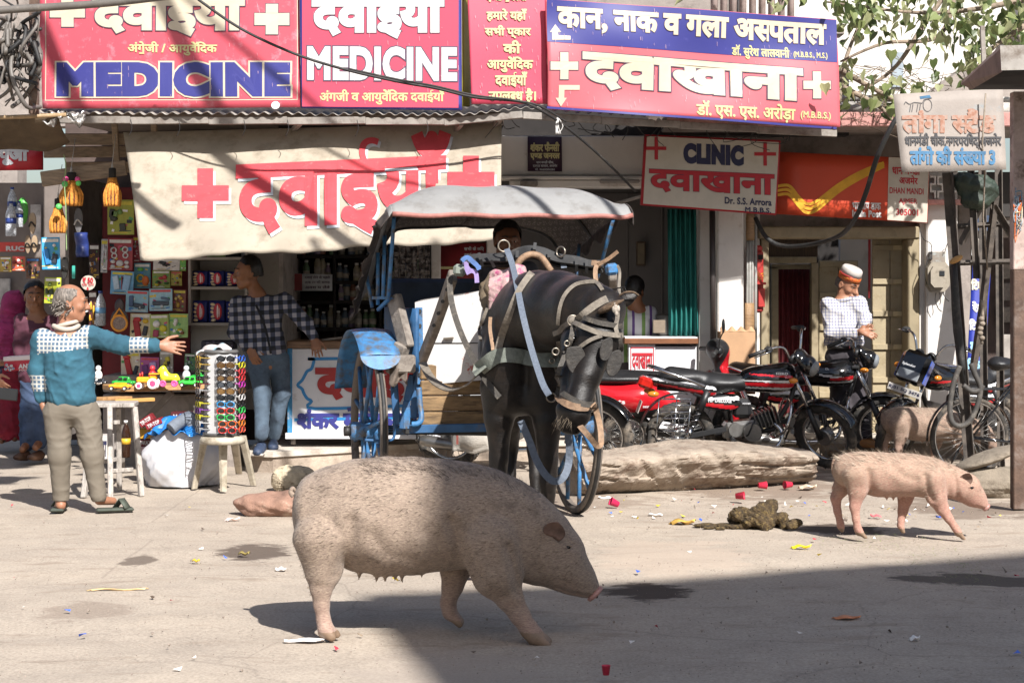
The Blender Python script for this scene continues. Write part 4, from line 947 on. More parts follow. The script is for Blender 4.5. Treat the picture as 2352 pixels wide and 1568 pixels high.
b = MB(mat('bristle whiskers', '#8a7a66', .7))
for i in range(26):
 p = hs(*hz(1470+r.random()*120, 1290+r.random()*60), .0)
 if p: b.tube([p, p+Vector((-.02+r.gauss(0, .012), -.02, -.035+r.gauss(0, .012)))], [.0012, .0004], 3)
b.build('whiskers', horse)
lea = mat('dusty grey leather', '#8c8275', .75, var=.22, scale=30, dirt=('#5a5149', .5, .7, 14), bmp=.25)
lead = mat('dark strap leather', '#4a443d', .7, var=.25, scale=30, dirt=('#8a7f70', .55, .75, 20), bmp=.25)
webb = mat('blue grey webbing', '#6f7886', .8, var=.12, scale=60, bmp=.3)
tanl = mat('tan leather', '#a48468', .7, var=.25, scale=25, dirt=('#6a5140', .5, .75, 16), bmp=.2)
metal = mat('tarnished steel', '#a59a8c', .35, .8, var=.2)
har = thing('harness', 'grey leather harness and bridle worn by the black horse', 'harness', (hx, 10.4, .9))
def strap(name, pts, w_, m, lift=.010, d=10.3, t=.007, n=7, parent=har, up=(0, -1, .1)):
 q = [(Vector((*p[:2], 0)), p[2] if len(p) > 2 else None) for p in pts]
 sp_ = smooth_path([v for v, _ in q], n); out = []
 ds = [x if x else d for _, x in q]
 for i, v in enumerate(sp_):
  u = i/n; k = min(int(u), len(q)-2); dd = ds[k]+(ds[k+1]-ds[k])*(u-k)
  free = q[k][1] is not None and q[k+1][1] is not None
  h = None if free else hs(*hz(v.x, v.y), lift)
  out.append(h if h is not None else HP(v.x, v.y, dd))
 for _ in range(2): out = [out[0]]+[(out[i-1]+out[i]*2+out[i+1])/4 for i in range(1, len(out)-1)]+[out[-1]]
 b = MB(m); b.strap(out, w_, t, up); return b.build(name, parent)
strap('breast_collar', [(958, 985), (1020, 930), (1085, 890), (1180, 880), (1300, 892), (1400, 905), (1490, 905)], .082, mat('green grey band', '#7d8278', .7, var=.2, scale=40, bmp=.2), .018, 10.45, .014)
strap('neck_strap', [(1320, 325), (1240, 440), (1170, 600), (1120, 730), (1085, 850)], .042, lea, .012, 10.6)
strap('neck_strap', [(1020, 560), (990, 640), (965, 700), (978, 780)], .018, lea, .014, 10.8)
strap('hanging_strap', [(1050, 620), (1045, 700), (1055, 800), (1058, 850)], .02, tanl, .02, 10.7)
strap('neck_loop', [(1500, 665), (1512, 560), (1545, 470), (1610, 405), (1690, 385), (1760, 390), (1800, 440)], .020, lea, .010, 10.1)
strap('headpiece', [(1625, 660), (1690, 600), (1760, 540), (1830, 500)], .038, lea, .014, 9.75)
strap('browband', [(1480, 715), (1560, 690), (1630, 672), (1700, 700), (1790, 735), (1915, 745)], .026, lea, .022, 9.62)
strap('browband', [(1680, 640), (1760, 665), (1850, 682), (1915, 690)], .026, lead, .02, 9.62)
strap('cheek_strap', [(1625, 670), (1600, 760), (1565, 860), (1530, 960), (1500, 1060), (1470, 1160)], .026, lead, .02, 9.6)
strap('cheek_strap', [(1505, 760), (1490, 830), (1460, 900), (1480, 990)], .022, lead, .02, 9.7)
strap('blinker_strap', [(1660, 830), (1720, 780), (1790, 750)], .02, lea, .022, 9.6)
strap('blinker_strap', [(1900, 740), (1905, 800), (1915, 860)], .02, lead, .02, 9.7)
strap('forelock_strap', [(1880, 560), (1885, 620), (1875, 690), (1885, 740)], .022, lea, .02, 9.6)
strap('noseband', [(1480, 1160), (1540, 1210), (1610, 1240), (1680, 1245), (1735, 1220)], .036, tanl, .016, 9.45)
strap('noseband', [(1545, 1150), (1600, 1195), (1670, 1225), (1730, 1215)], .03, lead, .022, 9.45)
strap('rein', [(1140, 150, 10.9), (1180, 260, 10.75), (1215, 420, 10.4), (1250, 600, 10.12), (1300, 800, 10.0), (1345, 950, 9.85), (1390, 1080, 9.7), (1430, 1150, 9.6)], .034, webb, d=10.1)
strap('rein', [(1520, 190, 11.0), (1535, 280, 10.95)], .034, webb, d=10.9)
strap('lead_strap', [(1640, 1360, 9.5), (1700, 1430, 9.5), (1760, 1500, 9.6), (1790, 1480, 9.7), (1780, 1350, 9.75), (1740, 1210, 9.75)], .030, tanl)
strap('lead_strap', [(1235, 1330, 10.2), (1300, 1480, 10.2), (1335, 1580, 10.2), (1390, 1680, 10.2), (1460, 1745, 10.2), (1530, 1720, 10.2), (1570, 1600, 10.25), (1560, 1400, 10.2), (1500, 1290, 10.0)], .040, webb)
strap('belly_strap', [(560, 930, 11.5), (600, 1010, 11.3), (660, 1075, 11.1), (760, 1118, 10.9), (860, 1085, 10.7), (940, 1015, 10.6)], .050, lea, parent=har, up=(0, -.6, .8))
strap('trace', [(745, 340, 11.0), (760, 520, 10.9), (830, 740, 10.8), (950, 980, 10.6), (1040, 1110, 10.5), (1090, 1170, 10.48)], .034, lead)
b = MB(mat('blinker leather', '#332e29', .6, var=.3, scale=20, dirt=('#6f665a', .6, .8, 20), bmp=.2))
for pts in ([(1560, 830), (1640, 825), (1675, 880), (1670, 960), (1630, 1005), (1580, 985), (1550, 900)], [(1870, 860), (1920, 850), (1930, 920), (1905, 990), (1860, 1020), (1830, 985), (1840, 920)], [(1805, 780), (1860, 765), (1862, 850), (1835, 905), (1795, 905), (1785, 850)]):
 cx = sum(p[0] for p in pts)/len(pts); k0 = 9.60 if cx < 1760 else 9.56
 c0 = hs(*hz(cx, sum(p[1] for p in pts)/len(pts)), .03) or HP(cx, 930, k0); dd = min(c0.y, k0)-.02
 sm = [(p.x, p.y) for p in smooth_path([(*q, 0) for q in pts+[pts[0]]], 4)][:-1]
 b.prism(sm, lambda x, y, k: HP(x, y, dd+.012*k+.00012*(x-cx)))
 b.tube([HP(x, y, dd+.004+.00012*(x-cx)) for x, y in sm], .005, 6, closed=True)
b.build('blinker', har)
b = MB(metal); 
for zx, zy, R_ in ((1620, 668, .028), (1580, 790, .014), (1440, 1165, .026), (1515, 860, .018), (1445, 905, .014)): p = hs(*hz(zx, zy), .03) or HP(zx, zy, 9.5); b.torus(p, (0.1, -1, .1), R_, .0045, 20, 6)
b.use(lea); p = hs(*hz(1620, 668), .03); b.ell(p, (.026, .012, .026)); b.build('buckle', har)
b = MB(mat('cloth scrap', '#b9ada0', .9, var=.3, scale=40))
for i in range(7): p = HP(1885+r.gauss(0, 12), 565+r.gauss(0, 22), 9.60); b.ell(p, (.012, .01, .02), nu=7, nv=5)
b.build('cloth_scrap', har)
floral = mat('pink floral rag', '#c9a7a4', .9, var=.1, scale=14, dirt=('#b5527c', .5, .62, 22), bmp=.4, bscale=30)
hes = mat('brown sacking', '#7a6a55', .9, var=.25, scale=20, bmp=.3)
pad = body('saddle_pad', [C(HP(1215, 310, 10.8), .055, HP(1170, 420, 10.7), .075, .03), C(HP(1170, 420, 10.7), .07, HP(1060, 560, 10.72), .045, .03), C(HP(1060, 350, 10.95), .05, HP(1200, 330, 10.85), .05, .03), C(HP(1000, 430, 10.95), .05, HP(1030, 540, 10.85), .05, .04), ('e', tuple(HP(1090, 430, 10.72)), (.09, .06, .09), None, .03)], .011, [floral, hes], har, .03, fn=lambda V: V+np.stack([wob(V, 26, .007, 5), wob(V, 30, .006, 6), wob(V, 28, .007, 7)], 1), facemat=lambda c: c[:, 0] < HP(1020, 0, 10.9).x)
b = MB(tanl); b.tube(smooth_path([HP(1195, 300, 10.9), HP(1225, 235, 10.9), HP(1265, 200, 10.9), HP(1315, 185, 10.9), HP(1370, 200, 10.9), HP(1405, 240, 10.9), HP(1445, 300, 10.9)], 5), .020, 10); b.build('saddle_arch', har)
blue = mat('worn blue paint', '#4485bd', .55, var=.2, scale=12, dirt=('#5f5850', .46, .64, 11), bmp=.12)
blued = mat('dark blue paint', '#2f6190', .6, var=.2, scale=9, dirt=('#5d564f', .55, .75, 9))
cwhite = mat('chipped white paint', '#d6d2cf', .55, var=.05, scale=6, dirt=('#b85a4e', .62, .67, 8), bmp=.1)
timb = mat('cart timber', '#8f7350', .8, var=.3, scale=7, stretch=(1, 1, 7), dirt=('#4c3928', .52, .7, 6), bmp=.25)
gwood = mat('grey worn timber', '#948a80', .8, var=.25, scale=9, dirt=('#5d5148', .5, .72, 12), bmp=.25)
canvas = mat('cart canvas top', '#979694', .75, var=.06, scale=5, dirt=('#77726c', .52, .75, 4), bmp=.12)
redtrim = mat('faded red trim', '#b07268', .7, var=.2, scale=20)
cart = thing('horse_cart', 'blue two wheeled passenger cart with grey canvas top behind the horse', 'cart', (-.27, 12.8, 0))
AX = Vector((-.27, 12.85, 0)); YAW = math.radians(14.5); fw = Vector((math.sin(YAW), -math.cos(YAW), 0)); rt = Vector((math.cos(YAW), math.sin(YAW), 0))
def L(x, y, z): return AX+rt*x+fw*y+Vector((0, 0, z))
Rc = Matrix((rt, -fw, Vector((0, 0, 1)))).transposed()
rim_m = mat('worn wheel rim', '#857a70', .7, var=.2, scale=12, dirt=('#4d443d', .5, .7, 12), bmp=.2)
def cart_wheel(x):
 R_ = .60; tilt = rt
 w_ = MB(rim_m); c = L(x, 0, R_)
 w_.tube([c+(fw*math.cos(a)+Vector((0, 0, math.sin(a))))*(R_-.02) for a in np.linspace(0, 2*math.pi, 64, endpoint=False)], 1, closed=True, sec=[(-.024, -.024), (.024, -.024), (.024, .024), (-.024, .024)], up=rt)
 o = w_.build('wheel', cart); t = MB(black_r); t.torus(c, rt, R_-.0005, .016, 72, 8); t.build('tyre', o)
 s = MB(blue)
 for i in range(12):
  a = i*math.pi/6+.2; e = fw*math.cos(a)+Vector((0, 0, math.sin(a))); s.cyl(c+e*.06+rt*(.035 if i % 2 else -.035), c+e*(R_-.04), .015, 8)
 s.build('spokes', o); h = MB(blue); h.cyl(c-rt*.13, c+rt*.13, .062, 18, bev=.01); h.use(black_i); h.cyl(c-rt*.17, c-rt*.13, .035, 14); h.cyl(c+rt*.13, c+rt*.17, .035, 14); h.build('hub', o)
cart_wheel(-.735); cart_wheel(.735)
b = MB(blue); b.cyl(L(-.7, 0, .6), L(.7, 0, .6), .035, 12); b.use(blued); b.bar(L(-.5, .3, .66), L(.62, .3, .66), .05, .06, bev=.006); b.build('axle', cart)
b = MB(timb); 
for i in range(4): b.box(L(.05, .43-.01*i, .70+.105*i), (1.02, .05, .1), Rc, .008)
for i in range(7): b.box(L(.05, .25-.15*i, 1.02), (1.02, .145, .035), Rc, .006)
b.build('floor_boards', cart)
b = MB(cwhite); d0 = 12.35
b.pprism([(953, 694), (968, 688), (1106, 667), (1190, 668), (1190, 874), (1116, 872), (968, 884), (958, 880)], d0, .035); b.build('front_board', cart)
b = MB(void_m); b.strap([P(973, 788, d0-.003), P(1190, 787, d0-.003)], .006, .004); b.use(metal); b.bar(P(1018, 778, d0-.02), P(1042, 776, d0-.02), .02, .014, bev=.003); b.build('latch', cart)
for x0, y0, y1 in ((954, 706, 882),):
 b = MB(blue); b.pprism([(955, y0), (970, y0), (974, y1), (959, y1)], d0-.012, .014); b.use(black_i)
 for y in (714, 748, 860): b.cyl(P(964, y, d0-.02), P(964, y, d0), .014, 10)
 b.build('corner_strip', cart)
b = MB(blued); b.grid(lambda u, v: L(-.5, .42-1.1*u, 1.02+.42*v), 4, 4, tuple(rt*.03)); b.grid(lambda u, v: L(.53, .42-1.1*u, 1.02+.42*v), 4, 4, tuple(rt*.03)); b.build('side_panel', cart)
b = MB(mat('seat cover', '#3c4a63', .7, var=.2)); b.box(L(.02, -.25, 1.2), (.98, .42, .12), Rc, .03); b.box(L(.02, -.72, 1.42), (.98, .09, .45), Rc, .03); b.build('seat', cart)
b = MB(gwood); b.bar(P(905, 680, 12.45), P(935, 800, 12.35), .06, .11, bev=.008); b.bar(P(925, 790, 12.35), P(903, 860, 12.4), .07, .1, bev=.008); b.box(P(928, 835, 12.35), (.13, .16, .12), Rc, .012); b.build('side_beam', cart)
b = MB(blue); b.tube(smooth_path([P(962, 890, 12.3), P(965, 930, 12.28), P(968, 960, 12.25), P(960, 972, 12.24), P(946, 974, 12.24)], 5), .019, 10); b.build('hook', cart)
b = MB(blued); 
for (x0, y0, x1, y1) in ((948, 860, 935, 920), (935, 920, 925, 985), (958, 850, 950, 960), (905, 880, 912, 975)): b.bar(P(x0, y0, 12.4), P(x1, y1, 12.4), .035, .05, bev=.005)
b.use(blue); b.pbox(926, 935, 942, 985, 12.38, .03, .004); b.build('bracket', cart)
b = MB(black_i); b.bar(P(930, 988, 12.4), P(1130, 992, 12.6), .04, .05, bev=.004); b.use(blued); b.bar(P(940, 985, 12.3), P(1125, 981, 12.3), .045, .055, bev=.004); b.tube(smooth_path([P(838, 1010, 12.2), P(880, 1012, 12.25), P(902, 1008, 12.3), P(906, 990, 12.3), P(905, 970, 12.3)], 5), .01, 8); b.build('chassis_bar', cart)
b = MB(mat('hanging rag', '#7d6f64', .9, var=.3, scale=12, bmp=.3)); b.grid(lambda u, v: P(894+42*u, 846+(34+10*math.sin(u*7))*v, 12.28)+Vector((0, .03*math.sin(u*9+v*4), 0)), 12, 8, (0, .006, 0)); b.build('rag', cart)
def guard(x, name):
 c = L(x, 0, .6); R_ = .69
 b = MB(blue); b.grid(lambda u, v: c+(fw*math.cos(math.radians(50+108*u))+Vector((0, 0, math.sin(math.radians(50+108*u)))))*R_*(1+.02*math.sin(v*math.pi))+rt*(v-.5)*.27, 26, 6, (0, 0, -.004))
 e = fw*math.cos(math.radians(50))+Vector((0, 0, math.sin(math.radians(50)))); p = c+e*R_
 b.prism([(.135*math.cos(a), .09*math.sin(a)) for a in np.linspace(math.pi, 2*math.pi, 14)], lambda q, z, k: p+rt*q+Vector((0, 0, z))+fw*(.03*(-z/.09)+.004*k)); b.build('mudguard', cart)
guard(-.735, 1)
b = MB(blue); c = L(.735, 0, .6); b.grid(lambda u, v: c+(fw*math.cos(math.radians(60+100*u))+Vector((0, 0, math.sin(math.radians(60+100*u)))))*.69+rt*(v-.5)*.27, 20, 4, (0, 0, -.004)); b.build('mudguard', cart)
b = MB(blue)
for a, c_ in ((P(839, 615, 12.9), P(855, 706, 12.85)), (P(868, 580, 12.6), P(868, 700, 12.6)), (P(884, 540, 12.45), P(880, 682, 12.45)), (P(905, 500, 12.0), P(892, 690, 12.4)), (P(1408, 505, 12.1), P(1372, 640, 12.5)), (P(1330, 560, 13.2), P(1320, 690, 13.2)), (P(895, 560, 13.3), P(890, 700, 13.3))): b.cyl(a, c_, .013, 8)
b.bar(P(857, 684, 12.6), P(905, 684, 12.4), .02, .02); b.bar(P(868, 712, 12.5), P(900, 680, 12.4), .02, .02); b.build('canopy_post', cart)
zf, zt = P(0, 492, 11.95).z, P(0, 428, 12.4).z
def can(u, v, off=0.0):
 """u across -1..1, v front to back 0..1"""
 au = abs(u); w_ = .80+.05*v; k = min(v/.30, 1)
 z = zf+(zt-zf)*(1-(1-k)**2.2)*(1-au**5*.95*k)-.30*max(0, v-.3)**1.2-(.27*v if u < 0 else .10*v)*max(0, au-.70)**1.7/.129
 x = .05+u*w_*(1-.08*max(0, au-.8)*5*v)+(.13*v if u < 0 else .02*v)
 return L(x, .93-1.6*v+.05*math.cos(u*1.57)*(1-v), z+off+.006*math.sin(u*11+v*3)+(.02*max(0, u-.93)/.07*(1-v)))
b = MB(canvas); b.grid(lambda u, v: can(u*2-1, v), 56, 22, (0, 0, -.012)); b.build('canopy', cart)
lining = bpy.data.materials.new('floral lining'); lining.use_nodes = True; n = lining.node_tree; bs = n.nodes['Principled BSDF']; v1 = nd(n, 'TexVoronoi', Scale=26, Randomness=.35); co = coord(n); n.links.new(co, v1.inputs['Vector'])
n.links.new(mix(n, ramp(n, v1.outputs['Distance'], [(.22, .0), (.3, 1), (.42, .15)]), lin('#3c332f'), lin('#9a8f86')), bs.inputs['Base Color']); bs.inputs['Roughness'].default_value = .85
b = MB(lining); b.grid(lambda u, v: can((u*2-1)*.985, .005+.985*v, -.03), 40, 16, (0, 0, -.006)); b.build('canopy_lining', cart)
b = MB(redtrim); b.tube([can(u*2-1, 0)+fw*.012+Vector((0, 0, -.012)) for u in np.linspace(0, 1, 44)], 1, sec=[(-.014, -.02), (.014, -.02), (.014, .02), (-.014, .02)], up=fw); b.build('canopy_trim', cart)
frm = mat('ragged fringe', '#4b423d', .9, var=.4, scale=20, bmp=.3)
b = MB(frm)
def flap(u, v): return can(-1, u)+Vector((0, 0, -(.03+.17*u)*v))-rt*((.02+.08*u)*math.sin(v*1.57))
b.use(canvas); b.grid(flap, 24, 8, (.006, 0, 0)); b.use(frm)
def rag(u, v): p = flap(u, .98); return p+Vector((-.06*v, 0, -(.07+.025*math.sin(u*23)+.02*math.sin(u*51))*v))+rt*(.012*math.sin(u*60)*v)
b.grid(rag, 60, 5, (.006, 0, 0)); b.grid(lambda u, v: can(1, u)+Vector((.01, 0, -(.08+.03*math.sin(u*31))*v)), 40, 4, (.006, 0, 0)); b.build('canopy_fringe', cart)
b = MB(black_i); b.tube([can(u*2-1, 1)+Vector((0, 0, -.03)) for u in np.linspace(.02, .98, 30)], .02, 8); b.tube([can(-.98+1.96*u, .55)+Vector((0, 0, -.05)) for u in np.linspace(0, 1, 30)], .012, 8); b.build('canopy_bow', cart)
b = MB(gwood); b.bar(HP(770, 330, 11.05), HP(640, 700, 11.7), .05, .085, bev=.008); b.bar(HP(640, 700, 11.7), HP(560, 900, 12.2), .05, .085, bev=.008)
b.bar(HP(1870, 320, 11.2), HP(1900, 800, 12.2), .05, .08, bev=.008)
b.use(black_i)
for i in range(5): p = HP(760-30*i, 345+82*i, 11.03+.13*i)+Vector((0, -.045, 0)); b.cyl(p, p+Vector((0, .02, 0)), .012, 8)
b.build('shaft', cart)
b = MB(black_r); r = random.Random(11)
for i in range(16):
 o1, o2 = r.gauss(0, 12), r.gauss(0, .03); b.tube(smooth_path([HP(x+r.gauss(0, 6), y+o1+r.gauss(0, 4), 11.0+o2) for x, y in ((830, 245), (920, 225), (1040, 222), (1150, 215), (1240, 185), (1310, 165), (1390, 185), (1480, 220), (1600, 240), (1720, 262), (1800, 262))], 4), 1, sec=[(-.022, -.006), (.022, -.006), (.022, .006), (-.022, .006)], up=(0, -.7, .7), smooth=False)
for zx, zy in ((1030, 225), (1210, 205), (1330, 150), (1430, 205), (1620, 255), (1690, 265), (960, 220)):
 a = r.gauss(0, 14); b.strap([HP(zx-12+a, zy-45, 10.93), HP(zx, zy, 10.9), HP(zx+12-a, zy+48, 10.93)], .018, .006)
b.build('yoke', cart)
b = MB(blue); b.use(mat('green grey cap', '#868d83', .6, var=.15, dirt=('#5d564f', .5, .75, 14))); b.box(HP(815, 295, 10.95), (.075, .12, .072), Matrix.Rotation(.1, 3, 'Y'), .018); b.use(blue); b.box(HP(1862, 288, 11.05), (.078, .12, .072), Matrix.Rotation(-.1, 3, 'Y'), .018); b.build('yoke_cap', cart)
b = MB(metal); b.torus(HP(1120, 127, 10.92), (.2, -1, .1), .034, .0055, 28, 8); b.torus(HP(1512, 168, 10.95), (-.7, -1, .1), .03, .0055, 28, 8); b.build('rein_ring', cart)
b = MB(mat('lilac rag', '#a793c9', .9, var=.3)); b.use(mat('blue rag', '#5f7fb8', .9, var=.3))
for k, (m_, pts) in enumerate(((MATS['blue rag'], [(830, 230), (870, 205), (920, 250), (955, 280)]), (MATS['lilac rag'], [(850, 240), (880, 290), (925, 310), (935, 380)]), (MATS['lilac rag'], [(860, 235), (865, 285), (880, 320)]), (MATS['blue rag'], [(880, 215), (930, 255), (950, 290)]))):
 b.use(m_); b.strap(smooth_path([HP(x, y, 10.86-.01*k) for x, y in pts], 5), .026, .004)
b.build('rag', cart)
b = MB(tanl); b.strap(smooth_path([HP(1755, 375, 10.7), HP(1750, 300, 10.75), HP(1765, 240, 10.8)], 5), .026, .01); b.box(HP(1762, 255, 10.8), (.05, .04, .04), None, .01); b.strap(smooth_path([HP(1770, 255, 10.78), HP(1840, 215, 10.76), HP(1905, 165, 10.74)], 5), .022, .008); b.strap([HP(1740, 260, 10.78), HP(1742, 225, 10.78)], .03, .008); b.build('knotted_strap', cart)
b = MB(lea); b.strap(smooth_path([HP(1900, 260, 11.0), HP(1918, 300, 11.0), HP(1915, 400, 10.95), HP(1918, 470, 10.9)], 5), .016, .006); b.build('strap_end', cart)
PUT = []
chrome = mat('chrome', '#d8d8da', .12, 1.0, var=.05); alu = mat('cast aluminium', '#a9a6a2', .38, .85, var=.15, scale=20)
blackp = mat('gloss black paint', '#141416', .12, var=.1, coat=.5); blackm = mat('satin black', '#222224', .45, var=.2, dirt=('#6b635b', .58, .82, 12)); seatm = mat('black seat vinyl', '#232325', .42, var=.15, scale=40, dirt=('#5a544e', .6, .85, 9), bmp=.15, bscale=200)
tyrem = mat('dusty tyre', '#3a3734', .85, var=.2, scale=14, dirt=('#8d8071', .48, .72, 9), bmp=.2); mred = mat('gloss red paint', '#c8202a', .15, var=.05, coat=.6); mwhite = mat('silver decal', '#d6d6d8', .25, var=.05)
lensr = mat('red lens', '#c2261c', .1, var=.2); lenso = mat('amber lens', '#e08a2c', .15); lensc = mat('headlamp glass', '#8e9296', .05, var=.1); platem = mat('number plate', '#d9d4cc', .5, dirt=('#8b7d70', .6, .8, 20))
def wheel_parts(o_root, c, ax, R_=.30, name='wheel', M=None, thin=False):
 tr = .021 if thin else .044
 t = MB(tyrem); t.torus(c, ax, R_-tr, tr, 48, 10, .85)
 if not thin:
  a = Vector(ax).normalized(); u = a.orthogonal().normalized(); v = a.cross(u)
  for i in range(44):
   q = 2*math.pi*i/44; d = u*math.cos(q)+v*math.sin(q); tg = v*math.cos(q)-u*math.sin(q)
   t.bar(Vector(c)+d*(R_-.004)+a*(.026*(1 if i % 2 else -1))-tg*.006, Vector(c)+d*(R_-.002)+a*(.004*(1 if i % 2 else -1))+tg*.008, .012, .008, d)
 o = t.build(name, o_root); r_ = MB(chrome); r_.torus(c, ax, R_-2*tr+.002, .016 if not thin else .012, 40, 8, .9); r_.build('rim', o)
 s = MB(alu); a = Vector(ax).normalized(); u = a.orthogonal().normalized(); v = a.cross(u); k = 32
 for i in range(k):
  q = 2*math.pi*i/k; d = u*math.cos(q)+v*math.sin(q); q2 = q+(.5 if i % 2 else -.5); d2 = u*math.cos(q2)+v*math.sin(q2)
  s.tube([Vector(c)+d2*(.05 if not thin else .02)+a*(.03 if i % 4 < 2 else -.03), Vector(c)+d*(R_-2*tr)], .0022 if not thin else .0016, 4)
 s.build('spokes', o); h = MB(alu if not thin else blackm); rr = .075 if not thin else .028
 h.cyl(Vector(c)-a*.045, Vector(c)+a*.045, rr, 20, bev=.012); h.cyl(Vector(c)-a*.08, Vector(c)+a*.08, .013, 10); h.build('hub', o); return o
def sdfpart(name, pr, res, mats, parent, k=.03, fm=None): return body(name, pr, res, mats, parent, k, facemat=fm)
def motorcycle(name, label, tank, stripes, steer, cowl='round', sidetext=None, guard=True, simple=False, legguard=True):
 root = thing(name, label, 'motorcycle')
 V3 = Vector
 wheel_parts(root, (0, 0, .30), (0, 1, 0))
 b = MB(blackm); b.tube([(1.02, 0, .86), (.95, 0, .62), (.80, 0, .36), (.45, 0, .30)], .022, 8); b.tube([(1.0, 0, .82), (.55, 0, .72), (.1, 0, .70), (-.2, 0, .72)], .02, 8)
 for s in (-1, 1): b.bar((0, .09*s, .30), (.42, .08*s, .38), .03, .045, bev=.004); b.tube([(.45, .07*s, .32), (.42, .08*s, .55), (.1, .1*s, .68)], .014, 8)
 b.build('chassis', root)
 b = MB(blackm)
 for s in (-1, 1): b.cyl((.06, .125*s, .33), (.22, .125*s, .70), .022, 10); b.cyl((.15, .125*s, .53), (.22, .125*s, .70), .032, 12)
 b.use(chrome)
 for s in (-1, 1):
  b.tube([V3((.07+.15*i/60, .125*s, .36+.35*i/60))*1.0+V3((.03*math.cos(i*.7), .03*math.sin(i*.7)*1.0, 0)) for i in range(0, 34)], .005, 6); b.cyl((.04, .13*s, .29), (.075, .13*s, .38), .026, 12)
 b.build('shock_absorber', root)
 b = MB(alu); b.box((.52, 0, .36), (.30, .22, .16), Matrix.Rotation(-.1, 3, 'Y'), .03)
 for s in (-1, 1): b.cyl((.60, .10*s, .35), (.60, .16*s, .35), .085, 24, .075); b.cyl((.60, .16*s, .35), (.60, .168*s, .35), .05, 20); b.cyl((.46, .10*s, .37), (.46, .145*s, .37), .06, 20)
 b.use(blackm); b.box((.70, 0, .44), (.20, .13, .12), Matrix.Rotation(-.35, 3, 'Y'), .02); b.use(alu)
 for i in range(7): b.box((.645+.03*i, 0, .425+.012*i), (.008, .19, .15), Matrix.Rotation(-.35, 3, 'Y'), .003)
 b.use(blackm); b.box((.52, -.02, .55), (.16, .16, .16), None, .03); b.tube([(.52, -.12, .30), (.56, -.17, .33), (.62, -.17, .46)], .008, 6); b.build('engine', root)
 b = MB(chrome); b.tube(smooth_path([(.80, -.05, .42), (.86, -.1, .34), (.80, -.13, .22), (.55, -.14, .19), (.3, -.15, .20)], 5), .018, 10); b.use(alu); b.lathe([(.018, 0), (.036, .05), (.046, .2), (.048, .5), (.036, .56), (.02, .57)], (.36, -.16, .19), (-1, 0, .12), 16); b.use(blackm); b.lathe([(.0, 0), (.03, .001), (.03, .012)], (-.21, -.16, .262), (-1, 0, .12), 14); b.build('exhaust', root)
 b = MB(blackm)
 for s in (-1, 1): b.cyl((.42, .1*s, .30), (.42, .27*s, .30), .012, 8); b.cyl((.42, .2*s, .30), (.42, .29*s, .30), .019, 10)
 b.tube([(.42, .12, .3), (.32, .2, .02)], .010, 8); b.build('footrest', root)
 if legguard:
  b = MB(chrome); b.tube(smooth_path([(.93, 0, .62), (.92, -.2, .6), (.90, -.27, .5), (.86, -.26, .38), (.80, -.1, .3), (.78, 0, .3)], 5), .012, 8); b.tube(smooth_path([(.93, 0, .62), (.92, .2, .6), (.90, .27, .5), (.86, .26, .38), (.80, .1, .3), (.78, 0, .3)], 5), .012, 8); b.build('leg_guard', root)
 def fm(c):
  o = np.zeros(len(c), int)
  for (m_i, x0, z0, x1, z1, hw) in stripes:
   t = np.clip((c[:, 0]-x0)/(x1-x0), 0, 1); zc = z0+(z1-z0)*t; o[(np.abs(c[:, 2]-zc) < hw*(.5+.5*t)) & (c[:, 0] > x0) & (c[:, 0] < x1) & (np.abs(c[:, 1]) > .06)] = m_i
  return o
 sdfpart('tank', [('e', (.74, 0, .795), (.235, .135, .115), Matrix.Rotation(.10, 3, 'Y')), ('c', (.58, 0, .76), .07, (.90, 0, .84), .10), ('e', (.84, 0, .80), (.15, .155, .10), None)], .0095, [tank, mred, mwhite], root, .06, fm)
 b = MB(chrome); b.cyl((.74, 0, .905), (.74, 0, .918), .032, 16); b.build('filler_cap', root)
 sdfpart('seat', [('c', (.52, 0, .765), .075, (.30, 0, .755), .09), ('c', (.30, 0, .755), .085, (-.08, 0, .83), .075), ('e', (.36, 0, .76), (.2, .13, .055), None), ('e', (.0, 0, .81), (.2, .12, .06), None)], .0115, [seatm], root, .05)
 sdfpart('tail_panel', [('c', (.25, -.085, .70), .055, (-.22, -.06, .79), .032), ('c', (.25, .085, .70), .055, (-.22, .06, .79), .032), ('c', (-.1, 0, .77), .06, (-.27, 0, .80), .04)], .0105, [tank, mred, mwhite], root, .03, lambda c: np.where((c[:, 2] < .715+.16*(.1-c[:, 0])) & (c[:, 2] > .675+.16*(.1-c[:, 0])), 1, np.where((c[:, 2] > .74+.16*(.1-c[:, 0])) & (c[:, 2] < .765+.16*(.1-c[:, 0])), 2, 0)))
 sdfpart('side_panel', [('e', (.34, -.12, .60), (.17, .03, .075), None), ('e', (.34, .12, .60), (.17, .03, .075), None), ('c', (.3, 0, .6), .07, (.45, 0, .6), .07)], .0105, [tank, mred, mwhite], root, .02, lambda c: np.where((c[:, 2] < .59-.12*(c[:, 0]-.34)) & (c[:, 2] > .555-.12*(c[:, 0]-.34)), 1, np.where((c[:, 2] > .62) & (c[:, 2] < .65), 2, 0)))
 b = MB(chrome)
 for s in (-1, 1): b.tube(smooth_path([(.20, .14*s, .74), (.05, .16*s, .80), (-.12, .15*s, .86), (-.24, .10*s, .90), (-.28, 0, .905)], 5), .014, 8)
 b.build('grab_rail', root)
 b = MB(lensr); b.box((-.30, 0, .765), (.13, .16, .10), Matrix.Rotation(.35, 3, 'Y'), .025); b.build('tail_lamp', root)
 b = MB(blackm); b.grid(lambda u, v: V3((.20-.34*math.cos(math.radians(-20+150*u))*.98-.2, -.09+.18*v, .30+.36*math.sin(math.radians(60-100*u+35)))), 2, 2) if False else None
